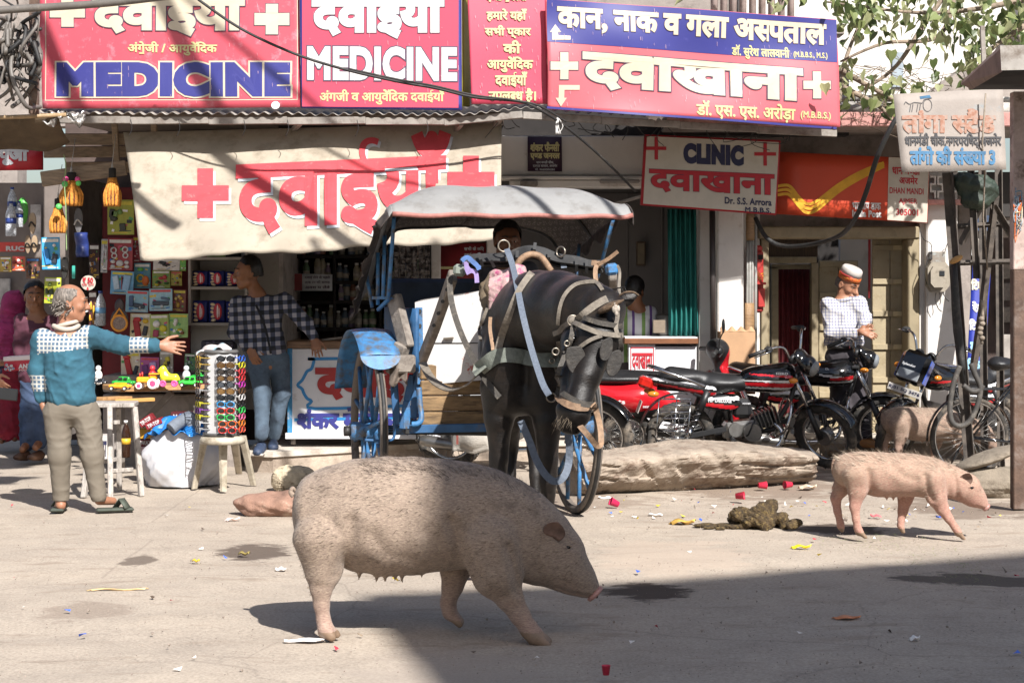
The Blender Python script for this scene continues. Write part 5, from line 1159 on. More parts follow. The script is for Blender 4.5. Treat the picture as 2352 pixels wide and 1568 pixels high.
 b.grid(lambda u, v: V3((-.35*math.cos(math.radians(100-105*u)), -.075+.15*v, .31+.36*math.sin(math.radians(100-105*u)))), 20, 5, (0, 0, .004)); b.build('rear_mudguard', root)
 b = MB(platem); b.box((-.355, 0, .56), (.006, .19, .11), Matrix.Rotation(.35, 3, 'Y'), .002); b.build('number_plate', root)
 b = MB(lenso)
 for s in (-1, 1): b.ell((-.25, .17*s, .68), (.05, .028, .026))
 b.use(blackm)
 for s in (-1, 1): b.cyl((-.22, .08*s, .68), (-.22, .16*s, .68), .008, 8)
 b.build('indicator', root)
 if guard:
  b = MB(chrome)
  for i in range(7): z = .64-.055*i; x0 = -.18+.02*i; b.tube([(x0-.06*(i > 1), -.19, z), (x0+.26-.05*i*.6, -.19, z)], .0075, 6)
  for x in (-.2, -.05, .07): b.tube([(x, -.185, .64), (x-.02, -.185, .40), (x-.02, -.185, .30)], .0055, 6)
  b.build('sari_guard', root)
 ax = V3((-.42, 0, .91)).normalized(); piv = V3((1.06, 0, .74)); S = Matrix.Rotation(steer, 3, ax)
 def T(p): return piv+S@(V3(p)-piv)
 fc = T((1.25, 0, .30)); ay = S@V3((0, 1, 0))
 wheel_parts(root, fc, ay, name='wheel')
 b = MB(chrome)
 for s in (-1, 1): b.cyl(T((.985, .075*s, .90)), T((1.15, .075*s, .54)), .016, 10)
 b.use(blackm)
 for s in (-1, 1): b.cyl(T((1.14, .075*s, .56)), T((1.25, .075*s, .30)), .026, 12)
 b.box(T((1.0, 0, .87)), (.07, .22, .03), S, .008); b.build('fork', root)
 b = MB(blackp); b.grid(lambda u, v: T(V3((1.25-.335*math.cos(math.radians(20+130*u)), -.07+.14*v, .30+.335*math.sin(math.radians(20+130*u))-.05*abs(v-.5)**2*2))), 22, 6, (0, 0, .004)); b.build('front_mudguard', root)
 b = MB(chrome); hb = smooth_path([(.78, .37, 1.10), (.88, .31, 1.14), (.97, .16, 1.13), (.995, .06, .96), (.995, -.06, .96), (.97, -.16, 1.13), (.88, -.31, 1.14), (.78, -.37, 1.10)], 5); b.tube([T(p) for p in hb], .011, 8); b.build('handlebar', root)
 b = MB(black_r)
 for s in (-1, 1): b.cyl(T((.875, .315*s, 1.138)), T((.765, .38*s, 1.095)), .018, 12); b.box(T((.90, .28*s, 1.142)), (.06, .06, .05), S, .012)
 b.use(chrome)
 for s in (-1, 1): b.tube([T((.94, .28*s, 1.14)), T((.91, .34*s, 1.13)), T((.83, .40*s, 1.10))], .006, 6)
 b.build('grip', root)
 if cowl == 'round':
  pr_ = [('e', tuple(T((1.12, 0, .93))), (.075, .085, .09), None), ('e', tuple(T((1.05, 0, 1.0))), (.04, .085, .075), S@Matrix.Rotation(-.5, 3, 'Y'))]
 else:
  pr_ = [('e', tuple(T((1.08, 0, .84))), (.06, .08, .07), S), ('e', tuple(T((1.07, 0, .78))), (.05, .06, .06), S)]
 o = sdfpart('headlamp_cowl', pr_, .0105, [blackp], root, .04); b = MB(lensc); q = T((1.19, 0, .91)) if cowl == 'round' else T((1.12, 0, .80)); b.lathe([(.0, .03), (.045, .022), (.066, .006), (.07, -.02)], q-S@V3((.012, 0, 0)), S@V3((1, 0, -.25)), 20); b.build('headlamp_glass', o)
 b = MB(blackm)
 for s in (-1, 1): b.cyl(T((1.02, .06*s, .99)), T((.99, .06*s, 1.0)), .045, 16)
 b.build('gauge', root); b = MB(lenso)
 for s in (-1, 1): b.ell(T((1.08, .2*s, .86)), (.04, .026, .024))
 b.use(blackm)
 for s in (-1, 1): b.cyl(T((1.08, .06*s, .86)), T((1.08, .18*s, .86)), .008, 8)
 b.build('indicator', root)
 return root, T, S
st1 = [(1, .5, .76, .97, .745, .022), (2, .5, .79, .97, .78, .012), (2, .5, .728, .97, .715, .012), (1, .58, .845, .95, .82, .012)]
hero, T, S = motorcycle('motorcycle', 'black motorcycle with red and silver stripes parked behind the long stone', blackp, st1, -.75)
PUT.append((hero, (P(1562, 0, 15.9).x, 15.9, 0), (.03, 0, .02)))
def decal(parent, items, name='decal'):
 b = MB()
 for s, m_, o, u, v, w_, h_, bold in items:
  o, u, v = Vector(o), Vector(u).normalized(), Vector(v).normalized(); n_ = u.cross(v)
  text(b, lambda x, y, off=0: o+u*x-v*y+n_*off, s, 0, 0, w_, h_, m_, bold, None, 0, .002)
 return b.build(name, parent)
decal(hero, [('HF DELUXE', mwhite, (.22, -.153, .645), (1, 0, -.04), (0, .05, 1), .2, .035, .06), ('POWER', mwhite, (.52, -.112, .60), (1, 0, 0), (0, 0, 1), .07, .014, .04), ('HERO', mwhite, (.80, -.152, .86), (1, 0, 0), (0, .5, 1), .10, .022, .04)])
st2 = [(2, .66, .80, .97, .76, .016), (1, .76, .76, .97, .77, .02), (2, .74, .73, .97, .735, .008)]
disc, _, _ = motorcycle('motorcycle', 'black motorcycle with red tank flash in front of the man in the cap', blackp, st2, -.12, guard=False)
PUT.append((disc, (P(1712, 0, 16.9).x, 16.95, 0), (.06, 0, -.10)))
decal(disc, [('Discover', mwhite, (.72, -.118, .862), (1, 0, 0), (0, .8, 1), .13, .026, .03)])
bluem = mat('gloss blue panel', '#4a63b8', .2, coat=.4)
spl, T, S = motorcycle('motorcycle', 'motorcycle with a black headlamp cowl and blue side flashes facing the road', blackp, [(1, .55, .8, .97, .77, .012)], .35, cowl='box', guard=False, legguard=False)
PUT.append((spl, (P(2290, 0, 16.75).x, 16.9, 0), (-.14, 0, math.radians(212))))
b = MB(blackp); R1 = S@Matrix.Rotation(-.45, 3, 'Y')
q = T((1.16, 0, .90)); b.box(q, (.13, .27, .28), R1, .035); b.use(bluem); b.box(q+R1@Vector((-.012, .138, -.01)), (.075, .012, .22), R1, .005); b.box(q+R1@Vector((-.012, -.138, -.01)), (.075, .012, .22), R1, .005); b.use(lensc); b.box(q+R1@Vector((.06, 0, -.085)), (.02, .21, .09), R1, .008); b.build('headlamp_cowl', spl)
b = MB(platem); q = T((1.25, 0, .70)); b.box(q, (.006, .33, .062), S@Matrix.Rotation(-.2, 3, 'Y'), .003); pl = b.build('number_plate', spl)
Rp = S@Matrix.Rotation(-.2, 3, 'Y'); decal(spl, [('RJ01 SQ 3476', navyd, q+Rp@Vector((.004, -.15, .017)), Rp@Vector((0, 1, 0)), Rp@Vector((0, 0, 1)), .30, .034, .03), ('Splendor', mwhite, T((1.16, 0, .90))+R1@Vector((.068, -.09, .01)), R1@Vector((0, 1, 0)), R1@Vector((0, 0, 1)), .13, .03, .03)])
rear, _, _ = motorcycle('motorcycle', 'dusty motorcycle standing behind the horse cart', blackm, [], -.2, guard=False, legguard=False)
PUT.append((rear, (P(1035, 0, 16.1).x, 16.1, 0), (.05, 0, -.28))); rear.scale = (1.06, 1.06, 1.06)
sc_ = thing('scooter', 'red step through scooter parked between the clinic desk and the stone', 'scooter')
wheel_parts(sc_, (0, 0, .24), (0, 1, 0), .24); wheel_parts(sc_, Vector((1.2, 0, .24)), (0, 1, 0), .24)
sdfpart('body_panel', [('c', (-.30, 0, .66), .07, (.1, 0, .58), .15), ('c', (.1, 0, .58), .16, (.48, 0, .44), .10), ('e', (.05, 0, .58), (.36, .17, .13), None)], .012, [mred, blackm], sc_, .06, lambda c: c[:, 2] < .46+.15*np.abs(c[:, 0]))
sdfpart('seat', [('c', (-.25, 0, .78), .07, (.3, 0, .74), .08), ('e', (0, 0, .76), (.36, .14, .05), None)], .012, [seatm], sc_, .05)
sdfpart('leg_shield', [('e', (.92, 0, .55), (.07, .20, .34), Matrix.Rotation(-.22, 3, 'Y')), ('c', (.86, 0, .75), .07, (.83, 0, .95), .05), ('e', (.62, 0, .27), (.3, .16, .05), None)], .012, [mred, blackm], sc_, .05, lambda c: c[:, 0]+.22*c[:, 2] < 1.02)
o = sdfpart('handlebar_cowl', [('e', (.82, 0, 1.02), (.11, .13, .10), Matrix.Rotation(.5, 3, 'Y')), ('c', (.80, -.15, 1.02), .045, (.80, .15, 1.02), .045), ('c', (.84, 0, .95), .08, (.86, 0, .80), .06)], .011, [blackm, mred], sc_, .05, lambda c: c[:, 0]-.5*c[:, 2] > .40)
b = MB(black_r)
for s in (-1, 1): b.cyl((.79, .14*s, 1.02), (.72, .36*s, 1.0), .02, 12); b.tube([(.83, .2*s, 1.0), (.78, .34*s, .98)], .006, 6)
b.build('grip', sc_); b = MB(blackm); b.tube(smooth_path([(.80, -.2, 1.04), (.80, -.22, 1.12), (.83, -.24, 1.2)], 4), .006, 6); b.ell((.83, -.24, 1.25), (.014, .05, .065)); b.build('mirror', sc_)
b = MB(lensr); b.box((-.36, 0, .66), (.05, .16, .07), None, .02); b.build('tail_lamp', sc_); b = MB(alu); b.cyl((1.02, -.09, .7), (1.2, -.09, .24), .022, 10); b.cyl((1.02, .09, .7), (1.2, .09, .24), .022, 10); b.build('fork', sc_)
decal(sc_, [('Lets', mwhite, (-.18, -.182, .60), (1, 0, -.1), (0, .1, 1), .14, .04, .03), ('SEP', mwhite, (.12, -.178, .53), (1, 0, 0), (0, 0, 1), .06, .018, .04)])
PUT.append((sc_, (P(1440, 0, 16.75).x, 16.75, .17*0), (.05, 0, .05)))
bi = thing('bicycle', 'old black roadster bicycle behind the lattice pole', 'bicycle')
wheel_parts(bi, (0, 0, .34), (0, 1, 0), .34, thin=True); wheel_parts(bi, Vector((1.12, 0, .34)), (0, 1, 0), .34, thin=True)
b = MB(blackp)
b.tube([(.50, 0, .28), (.36, 0, .84)], .016, 10); b.tube([(.36, 0, .80), (.94, 0, .84)], .016, 10); b.tube([(.50, 0, .28), (.93, 0, .74)], .017, 10)
for s in (-1, 1): b.tube([(0, .05*s, .34), (.50, .03*s, .28)], .010, 8); b.tube([(0, .05*s, .34), (.37, .03*s, .78)], .010, 8); b.tube([(.96, .05*s, .66), (1.06, .05*s, .48), (1.12, .05*s, .34)], .011, 8)
b.tube([(.92, 0, .9), (.97, 0, .66)], .018, 10); b.build('frame', bi)
b = MB(blackp)
for cx_, a0, a1 in ((0, -10, 190), (1.12, 20, 165)): b.grid(lambda u, v: Vector((cx_-.365*math.cos(math.radians(a0+(a1-a0)*u)), -.028+.056*v, .34+.365*math.sin(math.radians(a0+(a1-a0)*u))-.012*abs(v-.5)*2)), 30, 4, (0, 0, .003))
b.build('mudguard', bi)
b = MB(blackm)
for y in (-.06, -.02, .02, .06): b.tube([(.3, y, .74), (-.22, y, .74)], .006, 6)
for x in (-.2, .0, .2): b.tube([(x, -.07, .74), (x, .07, .74)], .006, 6)
for s in (-1, 1): b.tube([(-.15, .07*s, .74), (0, .07*s, .34)], .006, 6); b.tube([(0, .09*s, .34), (-.12, .1*s, .1), (-.02, .12*s, .02)], .009, 6)
b.build('carrier', bi); b = MB(alu); b.torus((.50, -.06, .28), (0, 1, 0), .09, .006, 28, 6); b.bar((.5, -.07, .28), (.62, -.07, .18), .014, .02); b.bar((.5, .07, .28), (.38, .07, .38), .014, .02); b.use(black_r); b.box((.63, -.12, .175), (.08, .1, .022), None, .006); b.box((.37, .12, .385), (.08, .1, .022), None, .006); b.build('crank', bi)
sdfpart('saddle', [('c', (.22, 0, .95), .06, (.42, 0, .95), .03), ('e', (.24, 0, .95), (.09, .1, .04), None)], .012, [seatm], bi, .04)
b = MB(chrome); b.tube(smooth_path([(.7, .28, .98), (.85, .25, 1.0), (.93, .1, .98), (.93, -.1, .98), (.85, -.25, 1.0), (.7, -.28, .98)], 5), .011, 8); b.cyl((.36, 0, .84), (.35, 0, .93), .013, 8); b.build('handlebar', bi)
PUT.append((bi, (P(2225, 0, 15.35).x, 15.35, .0), (.05, 0, .12)))
for o_, l_, r_ in PUT: o_.location = l_; o_.rotation_euler = r_
def skin(name, c):
 m, n, b = newmat(name); co = coord(n); f = noise(n, co, 22, 5); c = lin(c)
 n.links.new(ramp(n, f, [(.3, tuple(x*.82 for x in c)), (.7, c)]), b.inputs['Base Color']); b.inputs['Roughness'].default_value = .52
 b.inputs['Subsurface Weight'].default_value = .06; b.inputs['Subsurface Radius'].default_value = (.02, .008, .004); bump(n, b, noise(n, co, 90, 4), .15, .004); return m
def check_mat(name, brick, mortar, sx, sz, ms, var=.12, shift=0, rough=.85):
 m, n, b = newmat(name); co = coord(n, (1, 1, 1), rot=(math.pi/2, 0, 0)); t = n.nodes.new('ShaderNodeTexBrick'); t.offset = 0; t.offset_frequency = 1; t.squash = 1
 n.links.new(co, t.inputs['Vector']); t.inputs['Color1'].default_value = (*lin(brick), 1); t.inputs['Color2'].default_value = (*lin(brick), 1); t.inputs['Mortar'].default_value = (*lin(mortar), 1)
 t.inputs['Scale'].default_value = 1; t.inputs['Mortar Size'].default_value = ms; t.inputs['Mortar Smooth'].default_value = .1; t.inputs['Brick Width'].default_value = sx; t.inputs['Row Height'].default_value = sz
 col = mix(n, .25, t.outputs[0], ramp(n, noise(n, co, 9, 5), [(.3, .35), (.7, .9)]), 'MULTIPLY'); n.links.new(col, b.inputs['Base Color']); b.inputs['Roughness'].default_value = rough
 bump(n, b, noise(n, co, 260, 3), .25, .003); return m
def stripes_mat(name, base, stripes, period):
 m, n, b = newmat(name); sx = nd(n, 'SeparateXYZ'); n.links.new(coord(n), sx.inputs[0]); mod = nd(n, 'Math', operation='FRACT'); dv = nd(n, 'Math', operation='DIVIDE'); dv.inputs[1].default_value = period
 n.links.new(sx.outputs[0], dv.inputs[0]); n.links.new(dv.outputs[0], mod.inputs[0]); r = ramp(n, mod.outputs[0], [(0, lin(base))]+stripes); n.nodes[-1].color_ramp.interpolation = 'CONSTANT' if hasattr(n.nodes[-1], 'color_ramp') else 'LINEAR'
 for q in n.nodes:
  if q.type == 'VALTORGB': q.color_ramp.interpolation = 'CONSTANT'
 n.links.new(r, b.inputs['Base Color']); b.inputs['Roughness'].default_value = .85; return m
def plaid_mat(name, base, light, mid, per):
 m, n, b = newmat(name); co = coord(n, rot=(0, .06, 0)); sx = nd(n, 'SeparateXYZ'); n.links.new(co, sx.inputs[0]); fs = []
 for ax_ in (0, 2):
  dv = nd(n, 'Math', operation='DIVIDE'); dv.inputs[1].default_value = per; fr_ = nd(n, 'Math', operation='FRACT'); n.links.new(sx.outputs[ax_], dv.inputs[0]); n.links.new(dv.outputs[0], fr_.inputs[0])
  fs.append(ramp(n, fr_.outputs[0], [(0, 0), (.46, 0), (.5, .5), (.96, .5), (1, 0)]))
 ad = nd(n, 'Math', operation='ADD'); n.links.new(fs[0], ad.inputs[0]); n.links.new(fs[1], ad.inputs[1])
 n.links.new(ramp(n, ad.outputs[0], [(.1, lin(base)), (.45, lin(mid)), (.55, lin(mid)), (.9, lin(light))]), b.inputs['Base Color']); b.inputs['Roughness'].default_value = .85; bump(n, b, noise(n, co, 200, 3), .2, .003); return m
def cc(a, ra, b_, rb, k=.02): return ('c', tuple(a), ra, tuple(b_), rb, k)
def hand_prims(wr, tip, nrm, side, curl=.25, sc=1.0, spread=.12):
 """wr wrist, tip towards the fingertips, nrm out of the palm's back, side +1/-1 for the thumb's side"""
 wr = Vector(wr); f = (Vector(tip)-wr).normalized(); nrm = Vector(nrm); nrm = (nrm-f*nrm.dot(f)).normalized(); s = f.cross(nrm).normalized()*side
 pr = [cc(wr, .024*sc, wr+f*.03*sc, .022*sc, .02)]
 pl = .085*sc
 for i in range(4):
  o = (i-1.5)*-.019*sc; pr.append(cc(wr+f*.02*sc+s*o*.6, .0145*sc, wr+f*pl+s*o, .0125*sc, .014))
 for i, L_ in enumerate((.072, .080, .074, .058)):
  o = (1.5-i)*.019*sc; d = (f+s*(1.5-i)*spread*.5).normalized(); p = wr+f*pl+s*o; r_ = .0098*sc; c = curl*(.8+.25*i)
  for j in range(3):
   ln = L_*sc*(.45, .31, .24)[j]; a = c*(j+.4); dd = (d*math.cos(a)-nrm*math.sin(a)).normalized(); q = p+dd*ln; pr.append(cc(p, r_, q, r_*.9, .004)); p = q; r_ *= .9
 d = (f*.62+s*.75-nrm*.2).normalized(); p = wr+f*.02*sc+s*.022*sc; q = p+d*.042*sc; t = q+(d*.6+f*.6).normalized()*.034*sc; u = t+(d*.4+f*.8).normalized()*.026*sc
 pr += [cc(p, .0145*sc, q, .0125*sc, .012), cc(q, .0118*sc, t, .0105*sc, .005), cc(t, .0105*sc, u, .0085*sc, .004)]
 return pr
def head_prims(c, fwd, up=(0, 0, 1), s=1.0):
 """c centre of the head; returns prims and a local-to-world function (x right of face, y forwards, z up)"""
 f = Vector(fwd).normalized(); u = Vector(up); u = (u-f*u.dot(f)).normalized(); r = f.cross(u); c = Vector(c); M = Matrix((r, f, u)).transposed()
 def W(x, y, z): return c+r*x*s+f*y*s+u*z*s
 E = lambda p, rr, k=.02: ('e', tuple(W(*p)), tuple(x*s for x in rr), [list(M[i]) for i in range(3)], k)
 K = lambda a, ra, b_, rb, k=.02: cc(W(*a), ra*s, W(*b_), rb*s, k)
 pr = [E((0, -.012, .035), (.075, .094, .085)), E((0, .03, -.01), (.064, .062, .08), .03), K((0, .055, -.085), .026, (0, .03, -.06), .045, .03), K((-.045, .0, -.06), .028, (-.02, .055, -.09), .022, .03), K((.045, .0, -.06), .028, (.02, .055, -.09), .022, .03),
          K((0, .088, .018), .011, (0, .112, -.022), .0135, .012), K((-.013, .098, -.026), .010, (.013, .098, -.026), .010, .008),
          K((-.042, .076, .030), .012, (-.012, .090, .030), .012, .012), K((.042, .076, .030), .012, (.012, .090, .030), .012, .012),
          K((-.022, .086, -.056), .0085, (.022, .086, -.056), .0085, .006), K((-.018, .085, -.068), .009, (.018, .085, -.068), .009, .006), E((-.045, .055, -.02), (.022, .025, .022), .02), E((.045, .055, -.02), (.022, .025, .022), .02)]
 for q in (-1, 1):
  pr += [E((q*.031, .093, .010), (.016, .010, .0085), -.008), E((q*.079, -.012, -.002), (.010, .022, .034), .008), E((q*.086, -.006, .0), (.006, .012, .020), -.004)]
 return pr, W
def features(W, head_obj, s, iris='#1c120d', brow=None, parent=None):
 b = MB(mat('eye white', '#a99c92', .2))
 for q in (-1, 1): b.ell(W(q*.031, .0745, .010), (.0112*s,)*3, nu=10, nv=8)
 b.use(mat('iris '+iris, iris, .1))
 for q in (-1, 1): b.ell(W(q*.031, .0808, .009), (.0066*s,)*3, nu=8, nv=6)
 b.build('eye', parent)
 if brow:
  b = MB(brow)
  for q in (-1, 1): b.tube([W(q*.012, .1005, .038), W(q*.032, .0945, .044), W(q*.052, .078, .036)], [.003*s, .0042*s, .002*s], 6)
  b.build('eyebrow', parent)
def hair_cap(name, W, m, parent, s=1.0, z0=.02, back=-.075, thick=.013, side=-.01, fn=None, front=.058):
 pr = [('e', tuple(W(0, -.016, .042)), ((.075+thick)*s,)*2+((.085+thick)*s,), None, .02), ('e', tuple(W(0, -.045, -.005)), (.072*s, .055*s, .085*s), None, .03)]
 V, fs = sdf_mesh(pr, .0085, .02); o = W(0, 0, 0); r = (W(1, 0, 0)-o)/s/s; f = (W(0, 1, 0)-o)/s/s; u = (W(0, 0, 1)-o)/s/s
 C_ = V-np.array(o); X = C_@np.array(r); Y = C_@np.array(f); Z = C_@np.array(u); V = V+np.stack([wob(V, 60, .003, 3), wob(V, 70, .003, 4), wob(V, 55, .003, 5)], 1)
 keep = (Z > z0+.6*np.maximum(Y-front+.04, 0)+.9*np.maximum(Y-front+.01, 0)) | ((Y < -.012+.05*np.maximum(Z-side, 0)) & (Z > back))
 if fn is not None: keep &= fn(X, Y, Z)
 kf = keep[fs].all(1); b = MB(m); b.v = [tuple(v) for v in V]; b.f = [tuple(int(i) for i in q) for q in fs[kf]]; b.mi = [0]*len(b.f); b.sm = [True]*len(b.f)
 return b.build(name, parent, fixn=False)
def garment(name, pr, m, parent, k=.05, res=.011, cut=None, amp=.006, freq=18, seed=0, facemat=None):
 V, fs = sdf_mesh(pr, res, k); N_ = np.zeros_like(V); fnn = np.cross(V[fs[:, 1]]-V[fs[:, 0]], V[fs[:, 2]]-V[fs[:, 0]])
 for i in range(4): np.add.at(N_, fs[:, i], fnn)
 N_ /= np.linalg.norm(N_, axis=1)[:, None]+1e-12; rr = np.random.RandomState(seed); dsp = wob(V, freq*.6, amp*.9, seed)
 for i in range(7):
  dd = rr.normal(size=3)*np.array([.7, .7, 1.0]); dd /= np.linalg.norm(dd); wv = np.abs(np.sin(V@(dd*freq*(.9+.35*i))+rr.uniform(0, 6.3)+wob(V, freq*.5, 1.3, seed+i))); msk = np.clip(wob(V, freq*.35, 1.2, seed+20+i)+.15, 0, 1); dsp += amp*1.25*msk*((1-wv)**3-.18)
 V = V+N_*dsp[:, None]
 C_ = V[fs].mean(1); kp = np.ones(len(fs), bool) if cut is None else ~cut(C_)
 b = MB(); ms = m if isinstance(m, (list, tuple)) else [m]
 for q in ms: b.use(q)
 b.v = [tuple(v) for v in V]; b.f = [tuple(int(i) for i in q) for q in fs[kp]]; b.mi = [0]*len(b.f) if facemat is None else [int(i) for i in facemat(C_[kp])]; b.sm = [True]*len(b.f)
 return b.build(name, parent, fixn=False)
def limb(p, rs, k=.03): return [cc(a, ra, b_, rb, k) for a, b_, ra, rb in zip(p, p[1:], rs, rs[1:])]
def torso(neck, sl, sr, pelvis, hl, hr, w_=1.0, k=.07):
 n_, p = Vector(neck), Vector(pelvis); ch = n_*.68+p*.32; wa = n_*.32+p*.68; sx = (Vector(sr)-Vector(sl)).normalized(); fb = .105*w_
 e = lambda c, rx, rz: ('e', tuple(c), (rx, fb, rz), [[sx.x, -sx.y, 0], [sx.y, sx.x, 0], [0, 0, 1]], k)
 return [e(ch, .165*w_, .17), e(wa, .15*w_, .16), e(p, .155*w_, .13), cc(sl, .062*w_, ch+Vector((0, 0, .02)), .1*w_, k), cc(sr, .062*w_, ch+Vector((0, 0, .02)), .1*w_, k), cc(n_, .055, ch, .10, .06)]
sk_old = skin('weathered skin', '#b57f62'); sk_mid = skin('brown skin', '#a5704f'); sk_dark = skin('dark brown skin', '#7a4f38')
hair_b = mat('black hair', '#15110f', .45, var=.4, scale=60); hair_g = mat('grey hair', '#8b8178', .7, var=.5, scale=70, stretch=(1, 1, .3), dirt=('#4f4741', .52, .7, 45), bmp=.4)
d = 13.05; root = thing('person', 'elderly man in a teal sweater stretching out his arm beside the toy stall', 'person', (P(165, 0, d).x, d, 0))
J = lambda x, y, dy=0: P(x, y, d+dy)
hd, hW = head_prims(J(163, 697, .02), (1, .22, -.06), s=1.12)
L_ = [J(97, 778), J(86, 850, .02), J(97, 918, .03)]; R_ = [J(207, 772, .02), J(285, 793, .12), J(362, 793, .16)]
legs_ = [[J(132, 945), J(137, 1045, -.02), J(140, 1150, .03)], [J(197, 945), J(212, 1045, -.03), J(226, 1138, -.02)]]
bp = hd+[cc(J(152, 755), .058, hW(0, -.02, -.07), .055, .03)]+torso(J(152, 768), L_[0], R_[0], J(163, 930), None, None, .9)
bp += limb(L_, (.05, .042, .028))+limb(R_, (.05, .042, .028)); bp += hand_prims(J(98, 925, .03), J(112, 985, .03), (-1, -.2, 0), 1, .35, 1.05)
bp += hand_prims(J(366, 793, .16), J(430, 801, .16), (0, -1, .25), -1, .06, 1.15, .22)
for l in legs_: bp += limb(l, (.085, .055, .038))
for x, y, dx in ((140, 1160, -.03), (228, 1148, .05)): bp += [cc(J(x, y), .035, J(x, y+6)+Vector((dx*1.5, .1, -.0)), .028, .02)]
body('body', bp, .0075, sk_old, root, .02)
features(hW, None, 1.12, brow=hair_g, parent=root)
def bald(X, Y, Z): return (Z < .085-.35*Y) | (Y < -.05)
hair_cap('hair', hW, hair_g, root, 1.12, z0=-.0, back=-.075, thick=.012, front=.02, fn=lambda X, Y, Z: (Z < .098) & (Y < .035))
b = MB(hair_g); r = random.Random(5)
for i in range(70):
 a = r.uniform(-2.5, 2.5); p = hW(.078*math.sin(a), -.03-.06*math.cos(a), r.uniform(-.07, .02)); q = p+Vector((r.gauss(-.02, .02), r.gauss(-.01, .02), -.025)); b.tube([p, (p+q)/2+Vector((r.gauss(0, .008), -.006, 0)), q], [.005, .005, .002], 5)
b.build('hair_curls', root)
b = MB(mat('white moustache', '#e4ded8', .8)); b.tube([hW(-.03, .094, -.047), hW(0, .103, -.042), hW(.03, .094, -.047)], [.004, .009, .004], 8); b.build('moustache', root)
b = MB(mat('cream scarf', '#cbbdae', .9, var=.08)); b.tube([J(152, 752)+Vector((.085*math.cos(a), .075*math.sin(a), .012*math.sin(a*2+1))) for a in np.linspace(0, 6.28, 24, endpoint=False)], .017, 10, closed=True); b.tube([J(152, 745)+Vector((.075*math.cos(a), .066*math.sin(a), .02*math.cos(a))) for a in np.linspace(0, 6.28, 24, endpoint=False)], .015, 10, closed=True); b.build('scarf', root)
m, n, bb = newmat('teal knit'); co = coord(n); wv = nd(n, 'TexWave', Scale=38, Distortion=1.5); wv.bands_direction = 'Z'; n.links.new(co, wv.inputs['Vector'])
n.links.new(mix(n, .3, ramp(n, noise(n, co, 6, 5), [(.3, lin('#29566a')), (.7, lin('#3f7a90'))]), wv.outputs['Color'], 'MULTIPLY'), bb.inputs['Base Color']); bb.inputs['Roughness'].default_value = .9; bump(n, bb, wv.outputs['Fac'], .35, .004); teal = m
chk = check_mat('knit check', '#5b7690', '#cfcfc9', .030, .030, .0058)
sl = [J(90, 852, .02), J(95, 905, .03)]
pr = torso(J(152, 775), J(104, 782), J(200, 776, .02), J(163, 900), None, None, .95, .08)+[('e', tuple(J(166, 915)), (.172, .125, .09), None, .06), ('e', tuple(J(160, 860)), (.168, .125, .2), None, .06)]
pr += limb([L_[0], L_[1], J(95, 912, .03)], (.075, .064, .050), .03)+limb([R_[0], R_[1], J(356, 793, .16)], (.078, .066, .050), .03)
z1, zc0, zc1 = J(0, 834).z, J(0, 862).z, J(0, 900).z; xa, xb, xl = J(302, 0, .15).x, J(344, 0, .15).x, J(112, 0).x; xs0, xs1 = J(92, 0).x, J(206, 0).x
garment('sweater', pr, [teal, chk], root, .05, .0105, cut=lambda c: (c[:, 2] < J(0, 929).z) & (c[:, 0] > J(112, 0).x), amp=.006, freq=15, facemat=lambda c: (((c[:, 2] > J(0, 812).z+.12*(c[:, 0]-xs0)) & (c[:, 0] < xs1) & (c[:, 0] > xs0)) | ((c[:, 0] > xa) & (c[:, 0] < xb)) | ((c[:, 0] < xl) & (c[:, 2] < zc0) & (c[:, 2] > zc1))))
trou = check_mat('grey tweed trousers', '#948a7c', '#7b7163', .004, .006, .0012)
pr = [('e', tuple(J(163, 935)), (.155, .12, .12), None, .05)]
for l in legs_: pr += limb([l[0], l[1], l[2]], (.098, .078, .060), .04)
garment('trousers', pr, trou, root, .04, .011, cut=lambda c: c[:, 2] < .075, amp=.0055, freq=15, seed=4)
b = MB(mat('dark green sandal', '#4d5449', .7, var=.2))
for (x, y, dx, dy) in ((132, 1168, -.02, .2), (238, 1156, .20, .06)):
 p = J(x, y); p.z = .012; q = p+Vector((dx, dy, 0)); b.bar(p-(q-p)*.25, q, .095, .024, bev=.01); b.tube([p*.4+q*.6+Vector((-.05, .03, .01)), p*.4+q*.6+Vector((0, 0, .075)), p*.4+q*.6+Vector((.05, -.03, .01))], 1, sec=[(-.03, -.004), (.03, -.004), (.03, .004), (-.03, .004)])
b.build('sandal', root)
d = 16.15; root = thing('person', 'young man in a dark checked shirt and jeans leaning on the white counter', 'person', (P(600, 0, d).x, d, .17))
hd, hW = head_prims(J(570, 628), (-1, -.25, -.05), s=1.16)
L_ = [J(548, 695, -.02), J(540, 765, -.06), J(568, 800, -.1)]; R_ = [J(655, 690, .02), J(702, 745, -.05), J(722, 783, -.12)]
legs_ = [[J(590, 825), J(602, 905, -.08), J(600, 1000, -.20)], [J(640, 825, .05), J(648, 905, .05), J(630, 1000, .08)]]
bp = hd+[cc(J(590, 672), .058, hW(0, -.02, -.07), .054, .03)]+torso(J(592, 680), L_[0], R_[0], J(612, 820), None, None, .9)
bp += limb(L_, (.05, .042, .029))+limb(R_, (.05, .042, .029))+hand_prims(J(572, 798, -.1), J(598, 850, -.14), (-.3, -1, .2), -1, .4, 1.1)+hand_prims(J(722, 778, -.12), J(732, 830, -.22), (0, -.6, .8), -1, .35, 1.1, .25)
for l in legs_: bp += limb(l, (.085, .058, .04))
body('body', bp, .0075, sk_mid, root, .02); features(hW, None, 1.16, brow=hair_b, parent=root)
hair_cap('hair', hW, hair_b, root, 1.16, z0=.055, back=-.03, thick=.018, side=.0)
sh = plaid_mat('navy check shirt', '#23272f', '#b3b0b8', '#50556a', .078)
